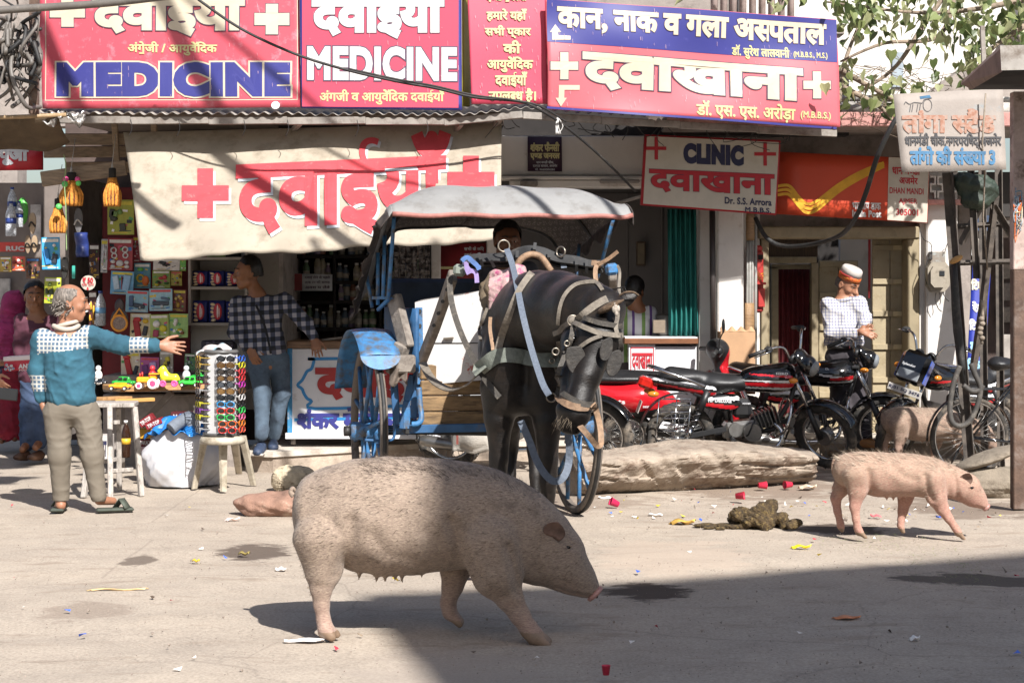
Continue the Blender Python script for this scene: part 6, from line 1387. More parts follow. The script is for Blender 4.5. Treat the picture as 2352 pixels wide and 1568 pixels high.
pr = torso(J(592, 690), L_[0], R_[0], J(610, 790), None, None, 1.05, .08)+[('e', tuple(J(608, 795)), (.175, .13, .1), None, .06)]+limb([L_[0], L_[1], J(566, 796, -.1)], (.072, .062, .045))+limb([R_[0], R_[1], J(721, 775, -.115)], (.072, .062, .046))
garment('shirt', pr, sh, root, .05, .0115, cut=lambda c: c[:, 2] < J(0, 816).z+.1*np.abs(c[:, 0]-J(615, 0).x), amp=.008, freq=14, seed=8)
b = MB(mat('shirt placket', '#191b22', .8)); b.strap(smooth_path([J(588, 700, -.15), J(607, 745, -.165), J(618, 790, -.17), J(622, 812, -.16)], 4), .02, .004, (0, -1, 0)); b.build('placket', root)
den = mat('faded jeans', '#566778', .85, var=.22, scale=7, dirt=('#3b4655', .5, .68, 5), bmp=.25, bscale=120)
pr = [('e', tuple(J(613, 820, .02)), (.16, .12, .11), None, .05)]
for l in legs_: pr += limb(l, (.10, .074, .058), .04)
garment('jeans', pr, den, root, .04, .0115, cut=lambda c: c[:, 2] < .245, amp=.0055, freq=14, seed=3)
b = MB(mat('blue trainer', '#3d4b66', .6, var=.25, scale=30)); sole = mat('trainer sole', '#cfc6bd', .7)
for k_, (x, y, q) in enumerate(((600, 1012, (-.0, -.24, -.02)), (628, 1000, (.02, -.2, 0)))):
 p = J(x, y, -.15 if k_ == 0 else .05); p.z = .225; t = p+Vector(q); b.use(MATS['blue trainer'], True); pr2 = [Vector(p), Vector(t)]
 b.loft([[p*(1-v)+t*v+Vector((w2*math.cos(a), 0, h2*math.sin(a)-.03)) for a in np.linspace(0, 6.28, 14, endpoint=False)] for v, w2, h2 in ((-.3, .03, .035), (-.15, .042, .055), (.1, .046, .06), (.5, .05, .045), (.85, .046, .034), (1.1, .03, .022))]); b.use(sole, False); b.box((p+t)/2+Vector((0, .03, -.062)), (.098, .33, .024), None, .01)
b.build('shoe', root)
d = 17.05; root = thing('person', 'man in a checked white shirt and embroidered cap counting in his hands', 'person', (P(1940, 0, d).x, d, .12))
hd, hW = head_prims(J(1947, 655), (.62, -.7, -.42), s=1.1)
L_ = [J(1903, 702, -.05), J(1908, 765, -.12), J(1968, 768, -.25)]; R_ = [J(1972, 697, -.05), J(1985, 735, -.12), J(1984, 752, -.28)]
legs_ = [[J(1925, 825), J(1930, 915), J(1960, 1000, -.1)], [J(1962, 825), J(1972, 915), J(1985, 1000, -.12)]]
bp = hd+[cc(J(1935, 690), .058, hW(0, -.02, -.07), .054, .03)]+torso(J(1935, 697), L_[0], R_[0], J(1938, 815), None, None, .92)
bp += limb(L_, (.05, .042, .029))+limb(R_, (.05, .042, .029))+hand_prims(J(1966, 766, -.25), J(2003, 748, -.3), (0, -.5, -.8), 1, .12, 1.05)+hand_prims(J(1978, 762, -.3), J(1999, 768, -.34), (0, -.8, .6), -1, .55, 1.0)
for l in legs_: bp += limb(l, (.085, .06, .04))
body('body', bp, .0078, sk_old, root, .02); features(hW, None, 1.1, brow=hair_b, parent=root)
hair_cap('hair', hW, mat('short grey hair', '#6a625c', .8, var=.3, scale=60), root, 1.1, z0=.06, back=-.04, thick=.004)
f = (hW(0, 1, 0)-hW(0, 0, 0)).normalized(); u = (hW(0, 0, 1)-hW(0, 0, 0)).normalized(); c0 = hW(0, -.008, .068)
m, n, bb = newmat('embroidered band'); co = coord(n); v_ = nd(n, 'TexVoronoi', Scale=44, Randomness=.3); n.links.new(co, v_.inputs['Vector']); n.links.new(ramp(n, v_.outputs['Distance'], [(.2, lin('#e9a43a')), (.36, lin('#7a2a20')), (.5, lin('#d86a2c'))]), bb.inputs['Base Color'])
b = MB(m); b.lathe([(.100, -.02), (.101, .028), (.099, .029)], c0, u, 28, sx=1.12, sy=.95, up=f); b.use(mat('cap felt', '#cfc7c0', .9)); b.lathe([(.0988, .028), (.092, .085), (.08, .1), (.03, .095), (0, .093)], c0, u, 28, sx=1.12, sy=.95, up=f); b.use(mat('red piping', '#c43a34')); b.torus(c0+u*.031, u, .099, .005, 28, 6); b.build('cap', root)
shc = check_mat('white check shirt', '#dcd7d3', '#6f76a0', .028, .028, .0028)
pr = torso(J(1935, 703), L_[0], R_[0], J(1938, 785), None, None, 1.06, .08)+[('e', tuple(J(1938, 785, -.02)), (.18, .15, .1), None, .06), ('e', tuple(J(1942, 760, -.05)), (.15, .14, .14), None, .06)]+limb([L_[0], L_[1], J(1964, 767, -.24)], (.078, .068, .048))+limb([R_[0], R_[1], J(1982, 750, -.25)], (.075, .066, .046))
garment('shirt', pr, shc, root, .05, .0115, cut=lambda c: (c[:, 2] < J(0, 793).z), amp=.008, freq=14, seed=12)
b = MB(shc); b.tube([J(1937, 686)+Vector((.07*math.cos(a), .06*math.sin(a)-.03, .015*math.cos(a)+.012*math.sin(a))) for a in np.linspace(0, 6.28, 20, endpoint=False)], .017, 8, closed=True); b.build('collar', root)
dk = mat('dark trousers', '#433d42', .85, var=.2, scale=5, bmp=.15)
pr = [('e', tuple(J(1940, 815)), (.17, .135, .12), None, .05)]
for l in legs_: pr += limb(l, (.112, .09, .075), .04)
garment('trousers', pr, dk, root, .04, .012, cut=lambda c: c[:, 2] < .2, amp=.008, freq=14, seed=14)
b = MB(mat('black belt', '#1e1b1a', .4)); b.lathe([(.172, -.018), (.176, 0), (.172, .018)], J(1938, 797), (0, 0, 1), 28, sy=.82); b.use(chrome); b.box(J(1956, 797, -.15), (.045, .012, .035), None, .005); b.build('belt', root)
b = MB(mat('tan shoe', '#a5713f', .5, var=.2))
for x, y in ((1962, 1006), (1985, 1004)):
 p = J(x, y, -.12); p.z = .20; t = p+Vector((.17, -.17, -.02)); b.loft([[p*(1-v)+t*v+Vector((w2*math.cos(a)*.7, w2*math.cos(a)*.7, h2*math.sin(a)-.03)) for a in np.linspace(0, 6.28, 14, endpoint=False)] for v, w2, h2 in ((-.3, .03, .035), (-.1, .045, .05), (.5, .05, .04), (.9, .045, .03), (1.1, .03, .02))])
b.build('shoe', root)
b = MB(chrome); p = J(1958, 766, -.24); b.torus(p, (1, .1, .1), .034, .008, 18, 6); b.build('watch', root)
def shade_person(label, d, head, fwd, sk, sl, sr, pel, arms, legs_, shirt, trou_, s=1.1, hairm=hair_b, base=0, hem=None, hairz=.05):
 J = lambda x, y, dy=0: P(x, y, d+dy)
 root = thing('person', label, 'person', (P(pel[0], 0, d).x, d, base)); hd, hW = head_prims(J(*head), fwd, s=s); nk = J((sl[0]+sr[0])/2, min(sl[1], sr[1])-12)
 bp = hd+[cc(nk, .056, hW(0, -.02, -.07), .052, .03)]+torso(nk, J(*sl), J(*sr), J(*pel), None, None, .9)
 for a, hp in arms: bp += limb([J(*q) for q in a], (.05, .042, .028)); bp += hand_prims(J(*a[-1]), J(*hp[0]), hp[1], hp[2], .35, 1.05)
 for l in legs_: bp += limb([J(*q) for q in l], (.085, .058, .042)); bp.append(cc(J(*l[-1]), .04, J(*l[-1])+Vector((0, -.16, -.035)), .032, .02))
 body('body', bp, .0082, sk, root, .02); features(hW, None, s, brow=hair_b, parent=root)
 if hairm: hair_cap('hair', hW, hairm, root, s, z0=hairz, back=-.05, thick=.017)
 pr = torso(nk-Vector((0, 0, .03)), J(*sl), J(*sr), J(*pel), None, None, 1.06, .08)
 for a, hp in arms: pr += limb([J(*a[0]), J(*a[1]), J(*a[1])*.25+J(*a[2])*.75], (.072, .062, .05))
 hz_ = J(*pel).z-(.03 if hem is None else hem); garment('shirt', pr+[('e', tuple(J(*pel)+Vector((0, 0, .02))), (.175, .13, .12), None, .06)], shirt, root, .05, .0125, cut=lambda c: c[:, 2] < hz_, amp=.007, freq=14, seed=21)
 pr = [('e', tuple(J(*pel)), (.16, .12, .12), None, .05)]
 for l in legs_: pr += limb([J(*q) for q in l], (.105, .085, .068), .04)
 garment('trousers', pr, trou_, root, .04, .0125, amp=.008, freq=14, seed=22); return root, hW, J
root, hW, J = shade_person('young man in a maroon shirt and jeans standing in the shade', 16.9, (80, 683), (.25, -1, -.05), sk_mid, (50, 735), (125, 735), (90, 868), [([(50, 738), (45, 800), (55, 850, -.05)], ((60, 900, -.05), (-1, 0, 0), 1)), ([(124, 738), (132, 800), (125, 860, -.05)], ((125, 905, -.05), (1, 0, 0), -1))], [[(72, 880), (68, 950), (62, 1020)], [(105, 880), (100, 950), (92, 1015)]], mat('maroon shirt', '#5f3040', .8, var=.15), mat('blue jeans', '#4c5f80', .85, var=.25, scale=6, dirt=('#2e3a50', .5, .7, 5)), 1.13)
b = MB(mat('brown shoe', '#6b4c3a', .6, var=.2))
for x, y in ((58, 1030), (90, 1024)): p = J(x, y, -.1); p.z = .05; b.loft([[p+Vector((w2*math.cos(a)-.04*v, -.24*v+.1, h2*math.sin(a))) for a in np.linspace(0, 6.28, 12, endpoint=False)] for v, w2, h2 in ((0, .03, .03), (.2, .045, .05), (.6, .05, .04), (1, .035, .025))])
b.build('shoe', root)
dupa = mat('magenta scarf', '#b0326e', .8, var=.2, scale=8, dirt=('#7a2048', .5, .7, 10), bmp=.2)
root, hW, J = shade_person('woman wrapped in a magenta headscarf with a red skirt', 17.9, (26, 705), (-.8, .5, -.1), sk_dark, (0, 752), (60, 752), (28, 868), [([(0, 755), (-8, 815), (0, 860, -.1)], ((8, 900, -.1), (-1, 0, 0), 1)), ([(60, 755), (66, 815), (60, 860, -.1)], ((58, 900, -.1), (1, 0, 0), -1))], [[(14, 880), (14, 940), (14, 1000)], [(42, 880), (42, 940), (44, 995)]], mat('dark blouse', '#342c40', .85, var=.2), mat('deep red skirt', '#a01e35', .85, var=.2, bmp=.2), 1.1)
pr = [('e', tuple(hW(0, -.03, .03)), (.115, .12, .13), None, .05), cc(J(28, 725, .02), .1, J(25, 770, .03), .15, .08), cc(J(20, 770, -.05), .13, J(22, 810, -.06), .10, .08), cc(J(50, 760), .1, J(40, 800), .1, .08)]
garment('headscarf', pr, dupa, root, .06, .0125, cut=lambda c: ((c-np.array(hW(0, .14, .0)))**2).sum(1) < .075**2, amp=.011, freq=16, seed=31)
pr = [cc(J(28, 862), .15, J(30, 985), .21, .05)]; garment('skirt', pr, MATS['deep red skirt'], root, .05, .014, cut=lambda c: c[:, 2] < .12, amp=.012, freq=14, seed=33)
root, hW, J = shade_person('shopper at the left edge holding out a red shoe box', 14.3, (-95, 690), (1, .1, -.1), sk_old, (-135, 745), (-70, 745), (-100, 880), [([(-130, 750), (-80, 850, -.1), (-18, 862, -.2)], ((18, 900, -.2), (-.4, -.9, 0), -1)), ([(-72, 750), (-55, 830, .1), (-6, 832, .12)], ((30, 836, .1), (0, .3, 1), 1))], [[(-118, 890), (-118, 1000), (-118, 1100)], [(-82, 890), (-80, 1000), (-78, 1095)]], mat('grey shirt', '#6f6a6a', .85, var=.2), dk, 1.1)
b = MB(); fn = plane_fn((8, 826, 14.2), (78, 820, 14.25), (8, 851, 14.2)); b.use(mat('shoe box red', '#c9203c', .4, var=.08)); a_, c_ = P(7, 850, 14.2), P(96, 821, 14.25); b.box((a_+c_)/2+Vector((0, .09, -.0)), (c_.x-a_.x, .18, .1), Matrix.Rotation(-.06, 3, 'Y'), .004)
b.use(mat('shoe box lid', '#f0e3e2', .45, var=.06)); b.box((a_+c_)/2+Vector((0, .09, .045)), (c_.x-a_.x+.012, .19, .035), Matrix.Rotation(-.06, 3, 'Y'), .004)
text(b, lambda x, y, o=0: P(x, y, 14.185-o), 'ANKUR', 42, 836, 92, 847, whitep, .06, None, -.05, .004); text(b, lambda x, y, o=0: P(x, y, 14.185-o), 'FOOTWEAR', 44, 848, 90, 852, whitep, .03, None, -.05, .004)
for x, y in ((15, 838), (20, 844), (26, 840), (13, 847), (23, 849), (30, 846)): b.use(shc); b.cyl(P(x, y, 14.188), P(x, y, 14.17), .012, 8)
b.build('shoe_box', label='red and white shoe box held out at the left edge', cat='box')
b = MB(mat('dark phone case', '#26282b', .3)); b.box(P(18, 905, 14.05), (.15, .02, .09), Matrix.Rotation(.1, 3, 'Y'), .006); b.build('wallet', label='dark wallet held low in a hand at the left edge', cat='wallet')
shade_person('patient in a green and violet striped shirt seated inside the clinic', 17.8, (1458, 668), (.4, .9, -.25), sk_mid, (1432, 718), (1492, 720), (1462, 825), [([(1432, 722), (1424, 775, .05), (1450, 800, .25)], ((1470, 805, .3), (0, 0, 1), 1)), ([(1492, 722), (1500, 775, .05), (1490, 800, .25)], ((1480, 810, .3), (0, 0, 1), -1))], [[(1448, 835), (1446, 850, .35), (1446, 960, .4)], [(1478, 835), (1480, 850, .35), (1480, 960, .4)]], stripes_mat('striped shirt', '#e3e2e4', [(.25, lin('#86a860')), (.45, lin('#e3e2e4')), (.7, lin('#6a4b8c')), (.85, lin('#e3e2e4'))], .17), dk, 1.05, hairz=-.03)
shade_person('cart driver in the shadow of the cart canopy behind the horse', 12.75, (1166, 556), (.15, -1, -.1), sk_dark, (1118, 622), (1214, 622), (1166, 755, .3), [([(1118, 626), (1098, 690, -.15), (1125, 700, -.45)], ((1140, 690, -.55), (0, 0, 1), -1)), ([(1214, 626), (1236, 690, -.15), (1210, 700, -.45)], ((1195, 690, -.55), (0, 0, 1), 1))], [[(1140, 762, .25), (1135, 775, -.2), (1138, 840, -.2)], [(1190, 762, .25), (1196, 775, -.2), (1193, 840, -.2)]], mat('dark kurta', '#3b3a40', .85, var=.2), dk, 1.1)
plast = mat('clear blister', '#cfd6da', .12, var=.08); tan_p = mat('planed plank', '#c79a68', .6, stretch=(1, 6, 6), scale=5, var=.18, dirt=('#7d5c3c', .55, .75, 8), bmp=.1)
def cm(c, rough=.45): return mat('plastic '+c, tuple(min(x*1.35, .85) for x in lin(c)), rough, var=.12, scale=25)
PK = random.Random(21)
def pack(x0, y0, x1, y1, d, card, bits, label, cat='toy pack', tilt=0.0, lines=2, group='blister cards hanging in the toy stall', hang=True):
 a, c = P(x0, y1, d), P(x1, y0, d); w_, h_ = c.x-a.x, c.z-a.z; o = Vector(((a.x+c.x)/2, d, a.z)); R = Matrix.Rotation(tilt, 3, 'Y')
 root = thing('toy_pack', label, cat, tuple(o), group); W = lambda x, y, z: o+R@Vector((x*w_, y, z*h_-h_/2))+Vector((0, 0, h_/2))
 b = MB(cm(card)); b.box(W(0, 0, .5), (w_, .005, h_), R, .002)
 b.use(cm(PK.choice(['#e8e2da', '#d8c640', '#d24a4a', '#4a86c8', '#e8e2da']))); b.box(W(0, -.0045, .9), (w_*.86, .002, h_*.1), R)
 for i in range(lines): b.use(cm(PK.choice(['#f2efe9', '#30343f', '#e0c040']))); b.box(W(PK.uniform(-.2, .2), -.004, .06+.05*i), (w_*PK.uniform(.4, .7), .002, h_*.025), R)
 for i in range(7): b.use(cm(PK.choice(['#f2efe9', '#e0c040', '#3f7fc0', '#58a058', '#c84a6a', '#20242c'])));  b.box(W(PK.uniform(-.4, .4), -.0036, PK.uniform(.12, .8)), (w_*PK.uniform(.08, .2), .002, h_*PK.uniform(.04, .12)), R@Matrix.Rotation(PK.uniform(-.5, .5), 3, 'Y'))
 b.build('card', root); b = MB()
 for (sh, x, z, sw, shh, col) in bits:
  b.use(cm(col)); p = W(x, -.012, z)
  if sh == 'o': b.ell(p, (sw*w_/2, .014, shh*h_/2), R, 12, 8)
  elif sh == 'r': b.torus(p, (0, 1, 0), sw*w_/2*.8, sw*w_*.12, 16, 6)
  else: b.box(p, (sw*w_, .024, shh*h_), R@Matrix.Rotation(PK.uniform(-.3, .3), 3, 'Y'), .006)
 if bits: b.build('toy', root)
 return root
k = lambda n, cols, sh='ob': [(PK.choice(sh), PK.uniform(-.34, .34), PK.uniform(.2, .75), PK.uniform(.18, .34), PK.uniform(.14, .28), PK.choice(cols)) for _ in range(n)]
packs = [
 ((96, 545, 138, 619), 16.2, '#3f9fd0', [('b', -.2, .4, .3, .5, '#2f7fc0'), ('b', .22, .33, .28, .3, '#2c3440'), ('o', .2, .75, .2, .1, '#e8e2da')], 'bright blue toy card hanging left of the orange nets', -.02),
 ((247, 547, 305, 621), 16.75, '#a03038', [('r', -.25, .62, .26, .2, '#d8d4d2'), ('r', .2, .65, .26, .2, '#d8d4d2'), ('r', -.22, .45, .24, .2, '#d8d4d2'), ('r', .22, .47, .24, .2, '#d8d4d2'), ('o', -.27, .27, .2, .12, '#d8d4d2'), ('o', 0, .22, .3, .2, '#d8d4d2'), ('o', .27, .25, .2, .12, '#d8d4d2'), ('o', -.27, .12, .2, .12, '#d8d4d2'), ('o', .28, .12, .2, .12, '#d8d4d2')], 'red card with a white toy tea set', .02),
 ((306, 543, 324, 602), 16.9, '#98303a', k(3, ['#d8d4d2'], 'r'), 'narrow red card tucked behind the red tea set card', 0),
 ((247, 459, 308, 539), 16.6, '#a5a83a', k(5, ['#3a3c30', '#c8c060', '#6f8f4a']), 'olive green toy card below the rightmost orange net', 0),
 ((254, 623, 307, 676), 16.7, '#6aa6cc', [('b', -.25, .5, .25, .6, '#b5c8d8'), ('b', .2, .5, .32, .7, '#8fb4d4'), ('b', 0, .5, .04, .6, '#a03038')], 'pale blue toy set card below the red tea set', .05),
 ((308, 604, 346, 662), 16.85, '#4f8a9a', [('r', -.1, .4, .5, .3, '#d8b838'), ('o', .2, .3, .45, .4, '#e0722c'), ('o', -.1, .75, .4, .15, '#70b850')], 'toy card with a yellow ring and orange wheel', 0),
 ((352, 596, 413, 621), 16.8, '#d8cfc8', k(3, ['#4a3a36', '#2c2c30'], 'b'), 'white card with a dark toy gun under the canvas edge', .03),
 ((414, 594, 427, 622), 16.8, '#70b850', [], 'narrow lime green packet under the canvas edge', 0),
 ((350, 621, 391, 662), 16.82, '#8c9a3a', k(6, ['#c84a4a', '#d8c640', '#4a7a3a', '#6a4a2a'], 'o'), 'green card of small round toys beside the orange wheel card', .0),
 ((392, 623, 418, 656), 16.84, '#b8a838', k(3, ['#e0d060', '#8c6a2a'], 'o'), 'small yellow card next to the white shelf', 0),
 ((289, 667, 341, 717), 16.66, '#8fb8c8', [('b', -.25, .5, .2, .5, '#4a5f80'), ('b', .1, .3, .5, .2, '#3a4450'), ('o', .15, .25, .14, .15, '#c8ccd0')], 'light blue vehicle card, left one of a matching pair', .04),
 ((343, 663, 396, 714), 16.64, '#9cc2d0', [('b', .0, .35, .7, .2, '#3f4856'), ('o', .05, .22, .16, .18, '#c8ccd0'), ('b', .2, .55, .4, .1, '#5f7288')], 'light blue vehicle card, right one of a matching pair', -.01),
 ((397, 665, 427, 716), 16.7, '#7a3f30', k(5, ['#c8a040', '#8f6a30', '#d8c080'], 'o'), 'brown card of gold trinkets beside the blue vehicle cards', .03),
 ((299, 720, 346, 776), 16.6, '#d8c9a0', [('b', -.15, .4, .3, .7, '#a8242c'), ('b', .25, .3, .22, .4, '#2c3440'), ('o', -.15, .75, .4, .2, '#c83a3a'), ('o', .25, .7, .3, .2, '#e0b830')], 'cream card with a red toy racer right of the orange racket', .03),
 ((345, 722, 388, 776), 16.58, '#a8b860', [('o', -.15, .6, .4, .3, '#e8e2da'), ('o', .2, .4, .4, .3, '#d8cc38'), ('b', -.2, .2, .3, .3, '#a83a58')], 'pale green card with yellow and white toys above the pointing hand', -.03),
 ((388, 720, 432, 775), 16.6, '#9ac070', k(6, ['#d8cc38', '#8f5a38', '#60a060', '#e8e2da']), 'leaf green card of mixed toys nearest the white partition', .02),
 ((278, 809, 322, 864), 16.5, '#e0d2b8', [('b', -.1, .4, .3, .7, '#b8242c'), ('b', .28, .25, .2, .4, '#2c3440'), ('o', -.2, .8, .4, .16, '#c83a3a')], 'cream card with a red racer standing behind the green toy car', 0),
 ((322, 820, 365, 864), 16.48, '#b85a9a', [('b', -.2, .35, .3, .5, '#7a3f80'), ('b', .2, .55, .35, .4, '#c8a8d8'), ('r', .1, .3, .3, .2, '#d870b0')], 'pink purple toy card standing behind the lime horse', .02),
 ((367, 806, 398, 858), 16.52, '#b0a898', k(6, ['#d8c640', '#8a3030', '#2c2c30', '#d8d4d2'], 'b'), 'clear bag of mixed toys standing behind the lime horse', 0),
 ((424, 812, 448, 850), 16.5, '#5f8f5f', k(4, ['#3f6f3f', '#a0b0a0', '#6a3a5a']), 'dark green bagged toy standing near the sunglasses rack', .04),
 ((102, 637, 140, 697), 16.35, '#a8b030', k(6, ['#5a6a28', '#d8cc50', '#2c3a1c']), 'yellow green card hanging beside the boy in maroon', .03),
 ((205, 560, 228, 640), 16.7, '#3a1a18', k(6, ['#d8a838', '#c08a28'], 'r'), 'dark card of gold necklaces beside the tea set', 0),
 ((204, 668, 222, 760), 16.75, '#4a2020', k(7, ['#d8a838', '#c08a28'], 'or'), 'long strip of gold chains below the round price tag', 0),
 ((232, 549, 247, 626), 16.6, '#b0aeb0', k(8, ['#c8c6c8'], 'o'), 'grey bubble sheet hanging left of the tea set', .03),
 ((0, 590, 26, 624), 16.4, '#b89a40', k(3, ['#2c2c30', '#e8e2da']), 'yellow and black packet at the left end below the red strip', 0),
 ((28, 588, 58, 622), 16.4, '#b85a38', k(4, ['#e8e2da', '#8a3030']), 'orange packet at the left end below the red strip', .02),
 ((60, 592, 92, 640), 16.5, '#6a4a3a', k(5, ['#b09a80', '#3a3030']), 'brown packet hanging left of the bright blue card', 0)]
for i, (bx, d, c, bits, lab, t) in enumerate(packs):
 pack(*bx, d, c, bits, lab, tilt=t)
b = MB(cm('#c83a30')); b.pbox(-10, 556, 57, 578, 16.45, .012, .003); fn = plane_fn((0, 556, 16.45), (57, 556, 16.45), (0, 578, 16.45)); text(b, fn, 'RUC', 14, 565, 56, 576, whitep, .05); b.build('red_strip_sign', label='red shelf strip with white capital letters at the left end', cat='sign')
netm = mat('orange rope net', '#f0a040', .8, var=.3, scale=30, bmp=.5, bscale=60); netd = mat('black net grip', '#2a2622', .8)
def net(x0, y0, x1, y1, d, label):
 cx = (x0+x1)/2; w_ = (x1-x0)/2*d/F; root = thing('rope_net', label, 'net', tuple(P(cx, y1, d)), 'orange rope nets hanging in the stall'); zb, zt_ = P(0, y1, d).z, P(0, y0+12, d).z; o = P(cx, y1, d); hgt = zt_-zb; b = MB(netm)
 prof = lambda v: w_*(.93*math.sin(math.pi*min(1, .30+.62*v))**.7 if v < .45 else .36+.64*(1-((v-.45)/.55))**1.5*.93)
 for i in range(14):
  a = 2*math.pi*i/14; b.tube([o+Vector((prof(v)*math.cos(a), prof(v)*math.sin(a)*.8, hgt*v*.74)) for v in np.linspace(0, 1, 10)], w_*.17, 7)
 b.use(mat('net filling', '#6a4038', .9)); b.lathe([(0, 0), (w_*.7, .01), (w_*.85, hgt*.2), (w_*.5, hgt*.5), (w_*.25, hgt*.74)], o, (0, 0, 1), 14); b.build('net', root)
 b = MB(netd); b.cyl(o+Vector((0, 0, hgt*.73)), o+Vector((0, 0, hgt)), w_*.42, 12, bev=.006); b.build('grip', root)
 b = MB(mat('clear bag neck', '#c8c4be', .3)); b.cyl(o+Vector((0, 0, hgt)), o+Vector((0, 0, hgt+.05)), w_*.16, 8, .004); b.tube([o+Vector((0, 0, hgt+.05)), o+Vector((.01, .1, hgt+.3))], .003, 5); b.build('tie', root); return root
r1 = net(138, 384, 190, 472, 15.95, 'fattest orange rope net with a pink and green ball at its neck'); net(114, 444, 153, 535, 16.0, 'lowest orange rope net with a green ball on it'); net(238, 374, 278, 474, 15.95, 'orange rope net hanging closest to the canvas banner')
b = MB(cm('#5cc060')); b.ell(P(149, 423, 15.85), (.028,)*3); b.use(cm('#d8508a')); b.ell(P(151, 412, 15.87), (.026,)*3); b.ell(P(178, 412, 15.87), (.024,)*3); b.use(cm('#5cc060')); b.ell(P(180, 421, 15.86), (.024,)*3); b.build('ball', r1)
b = MB(cm('#5cc060')); b.ell(P(135, 475, 15.84), (.028,)*3); b.build('toy_ball', label='small green ball hung in front of the lowest orange net', cat='ball')
b = MB(mat('green twine', '#a9c88a', .7)); b.tube(smooth_path([P(146, 355, 15.8), P(151, 380, 15.8), P(148, 420, 15.8), P(151, 470, 15.8), P(152, 530, 15.8), P(153, 575, 15.8)], 6), .004, 5); b.build('twine', label='pale green twine dangling in front of the orange nets', cat='string')
def bottle(x, y0, y1, d, m_, capm, label, lab=None, r_=None, cat='bottle', group=None, name='bottle'):
 o = P(x, y1, d); h = P(0, y0, d).z-o.z; r_ = r_ or h*.15; root = thing(name, label, cat, tuple(o), group); b = MB(m_); b.lathe([(r_*.9, 0), (r_, h*.03), (r_, h*.35), (r_*.93, h*.4), (r_, h*.46), (r_, h*.62), (r_*.7, h*.78), (r_*.36, h*.88), (r_*.36, h*.93)], o, (0, 0, 1), 16); b.build('body', root)
 b = MB(capm); b.cyl(o+Vector((0, 0, h*.93)), o+Vector((0, 0, h)), r_*.42, 12); b.build('cap', root)
 if lab: b = MB(lab); b.lathe([(r_*1.03, h*.36), (r_*1.03, h*.52)], o, (0, 0, 1), 16); b.build('label', root)
 return root
crk = mat('crinkled clear plastic', '#d8dce2', .15, var=.35, scale=90, bmp=.8, bscale=90); navyl = cm('#2a3f80')
for x, y0, y1, d, lab in ((28, 430, 500, 16.1, 'clear water bottle with navy label, highest of the hanging three'), (25, 462, 543, 15.95, 'clear water bottle with navy label, lowest of the hanging three'), (44, 462, 522, 16.05, 'clear water bottle with navy label, rightmost of the hanging three')): bottle(x, y0, y1, d, crk, navyl, lab, navyl, group='clear bottles hanging at the left end of the stall')
bottle(231, 668, 748, 16.6, crk, navyl, 'clear water bottle standing left of the orange racket', cm('#6f9fc8'))
b = MB(cm('#58b04c')); b.ell(P(52, 485, 16.2), (.05, .03, .12)); b.build('green_bag', label='bright green bag behind the hanging water bottles', cat='bag')
def sandal(x, y0, y1, d, c, label, strapc='#2a2826'):
 o, t = P(x, y1, d), P(x, y0, d); h = t.z-o.z; root = thing('sandal', label, 'sandal', tuple(o)); b = MB(cm(c)); b.prism([(h*.16*math.cos(a)*(1+.25*math.sin(a)), h*.5+h*.5*math.sin(a)) for a in np.linspace(0, 2*math.pi, 20, endpoint=False)], lambda p, q, k: o+Vector((p, .02*k, q))); b.build('sole', root)
 b = MB(cm(strapc)); b.tube(smooth_path([o+Vector((-h*.15, -.005, h*.35)), o+Vector((0, -.035, h*.55)), o+Vector((h*.15, -.005, h*.35))], 5), .008, 6); b.build('strap', root)
sandal(74, 488, 538, 16.2, '#b09a80', 'tan sandal hanging alone beside the water bottles'); sandal(64, 540, 582, 16.25, '#8f7a64', 'dark tan sandal, left of the pair above the brown packet'); sandal(79, 540, 580, 16.2, '#a08a70', 'lighter tan sandal, right of the pair above the brown packet'); sandal(180, 478, 537, 16.3, '#6a6868', 'grey sandal with a pale strap hanging below the fattest net', '#c8c4be'); sandal(148, 590, 640, 16.35, '#2a2826', 'black sandal right of the bright blue toy card')
b = MB(cm('#2a3a78')); b.grid(lambda u, v: P(171+29*u+4*v, 534+56*v, 16.3)+Vector((0, -.04*math.sin(u*3.1)-.015*math.sin(v*9), 0)), 8, 10, (0, .05, 0)); b.build('blue_bag', label='dark blue cloth bag hanging under the grey sandal', cat='bag')
b = MB(cm('#3aa090')); b.pbox(165, 610, 172, 640, 16.2, .02, .003); b.build('teal_tag', label='narrow teal tag hanging left of the price tag', cat='tag')
root = thing('racket', 'orange toy racket with dark case hanging under the blue cards', 'racket', tuple(P(274, 768, 16.45))); b = MB(cm('#e0952f')); c = P(274, 742, 16.45); b.torus(c, (0, 1, 0), .068, .011, 30, 8); b.tube([c+Vector((-.05, 0, .055)), c+Vector((0, 0, .13)), c+Vector((.05, 0, .055))], .01, 8); b.build('frame', root)
b = MB(mat('racket mesh', '#a08c80', .7, var=.3, scale=60)); b.cyl(c+Vector((0, .004, 0)), c+Vector((0, -.002, 0)), .066, 28); b.build('face', root); b = MB(mat('racket case', '#4a3a38', .4)); b.ell(c+Vector((0, .012, .15)), (.045, .012, .07)); b.ell(c+Vector((0, .014, .03)), (.082, .008, .10)); b.build('case', root)
wnavy = cm('#222a6a'); wred = cm('#c02a3a')
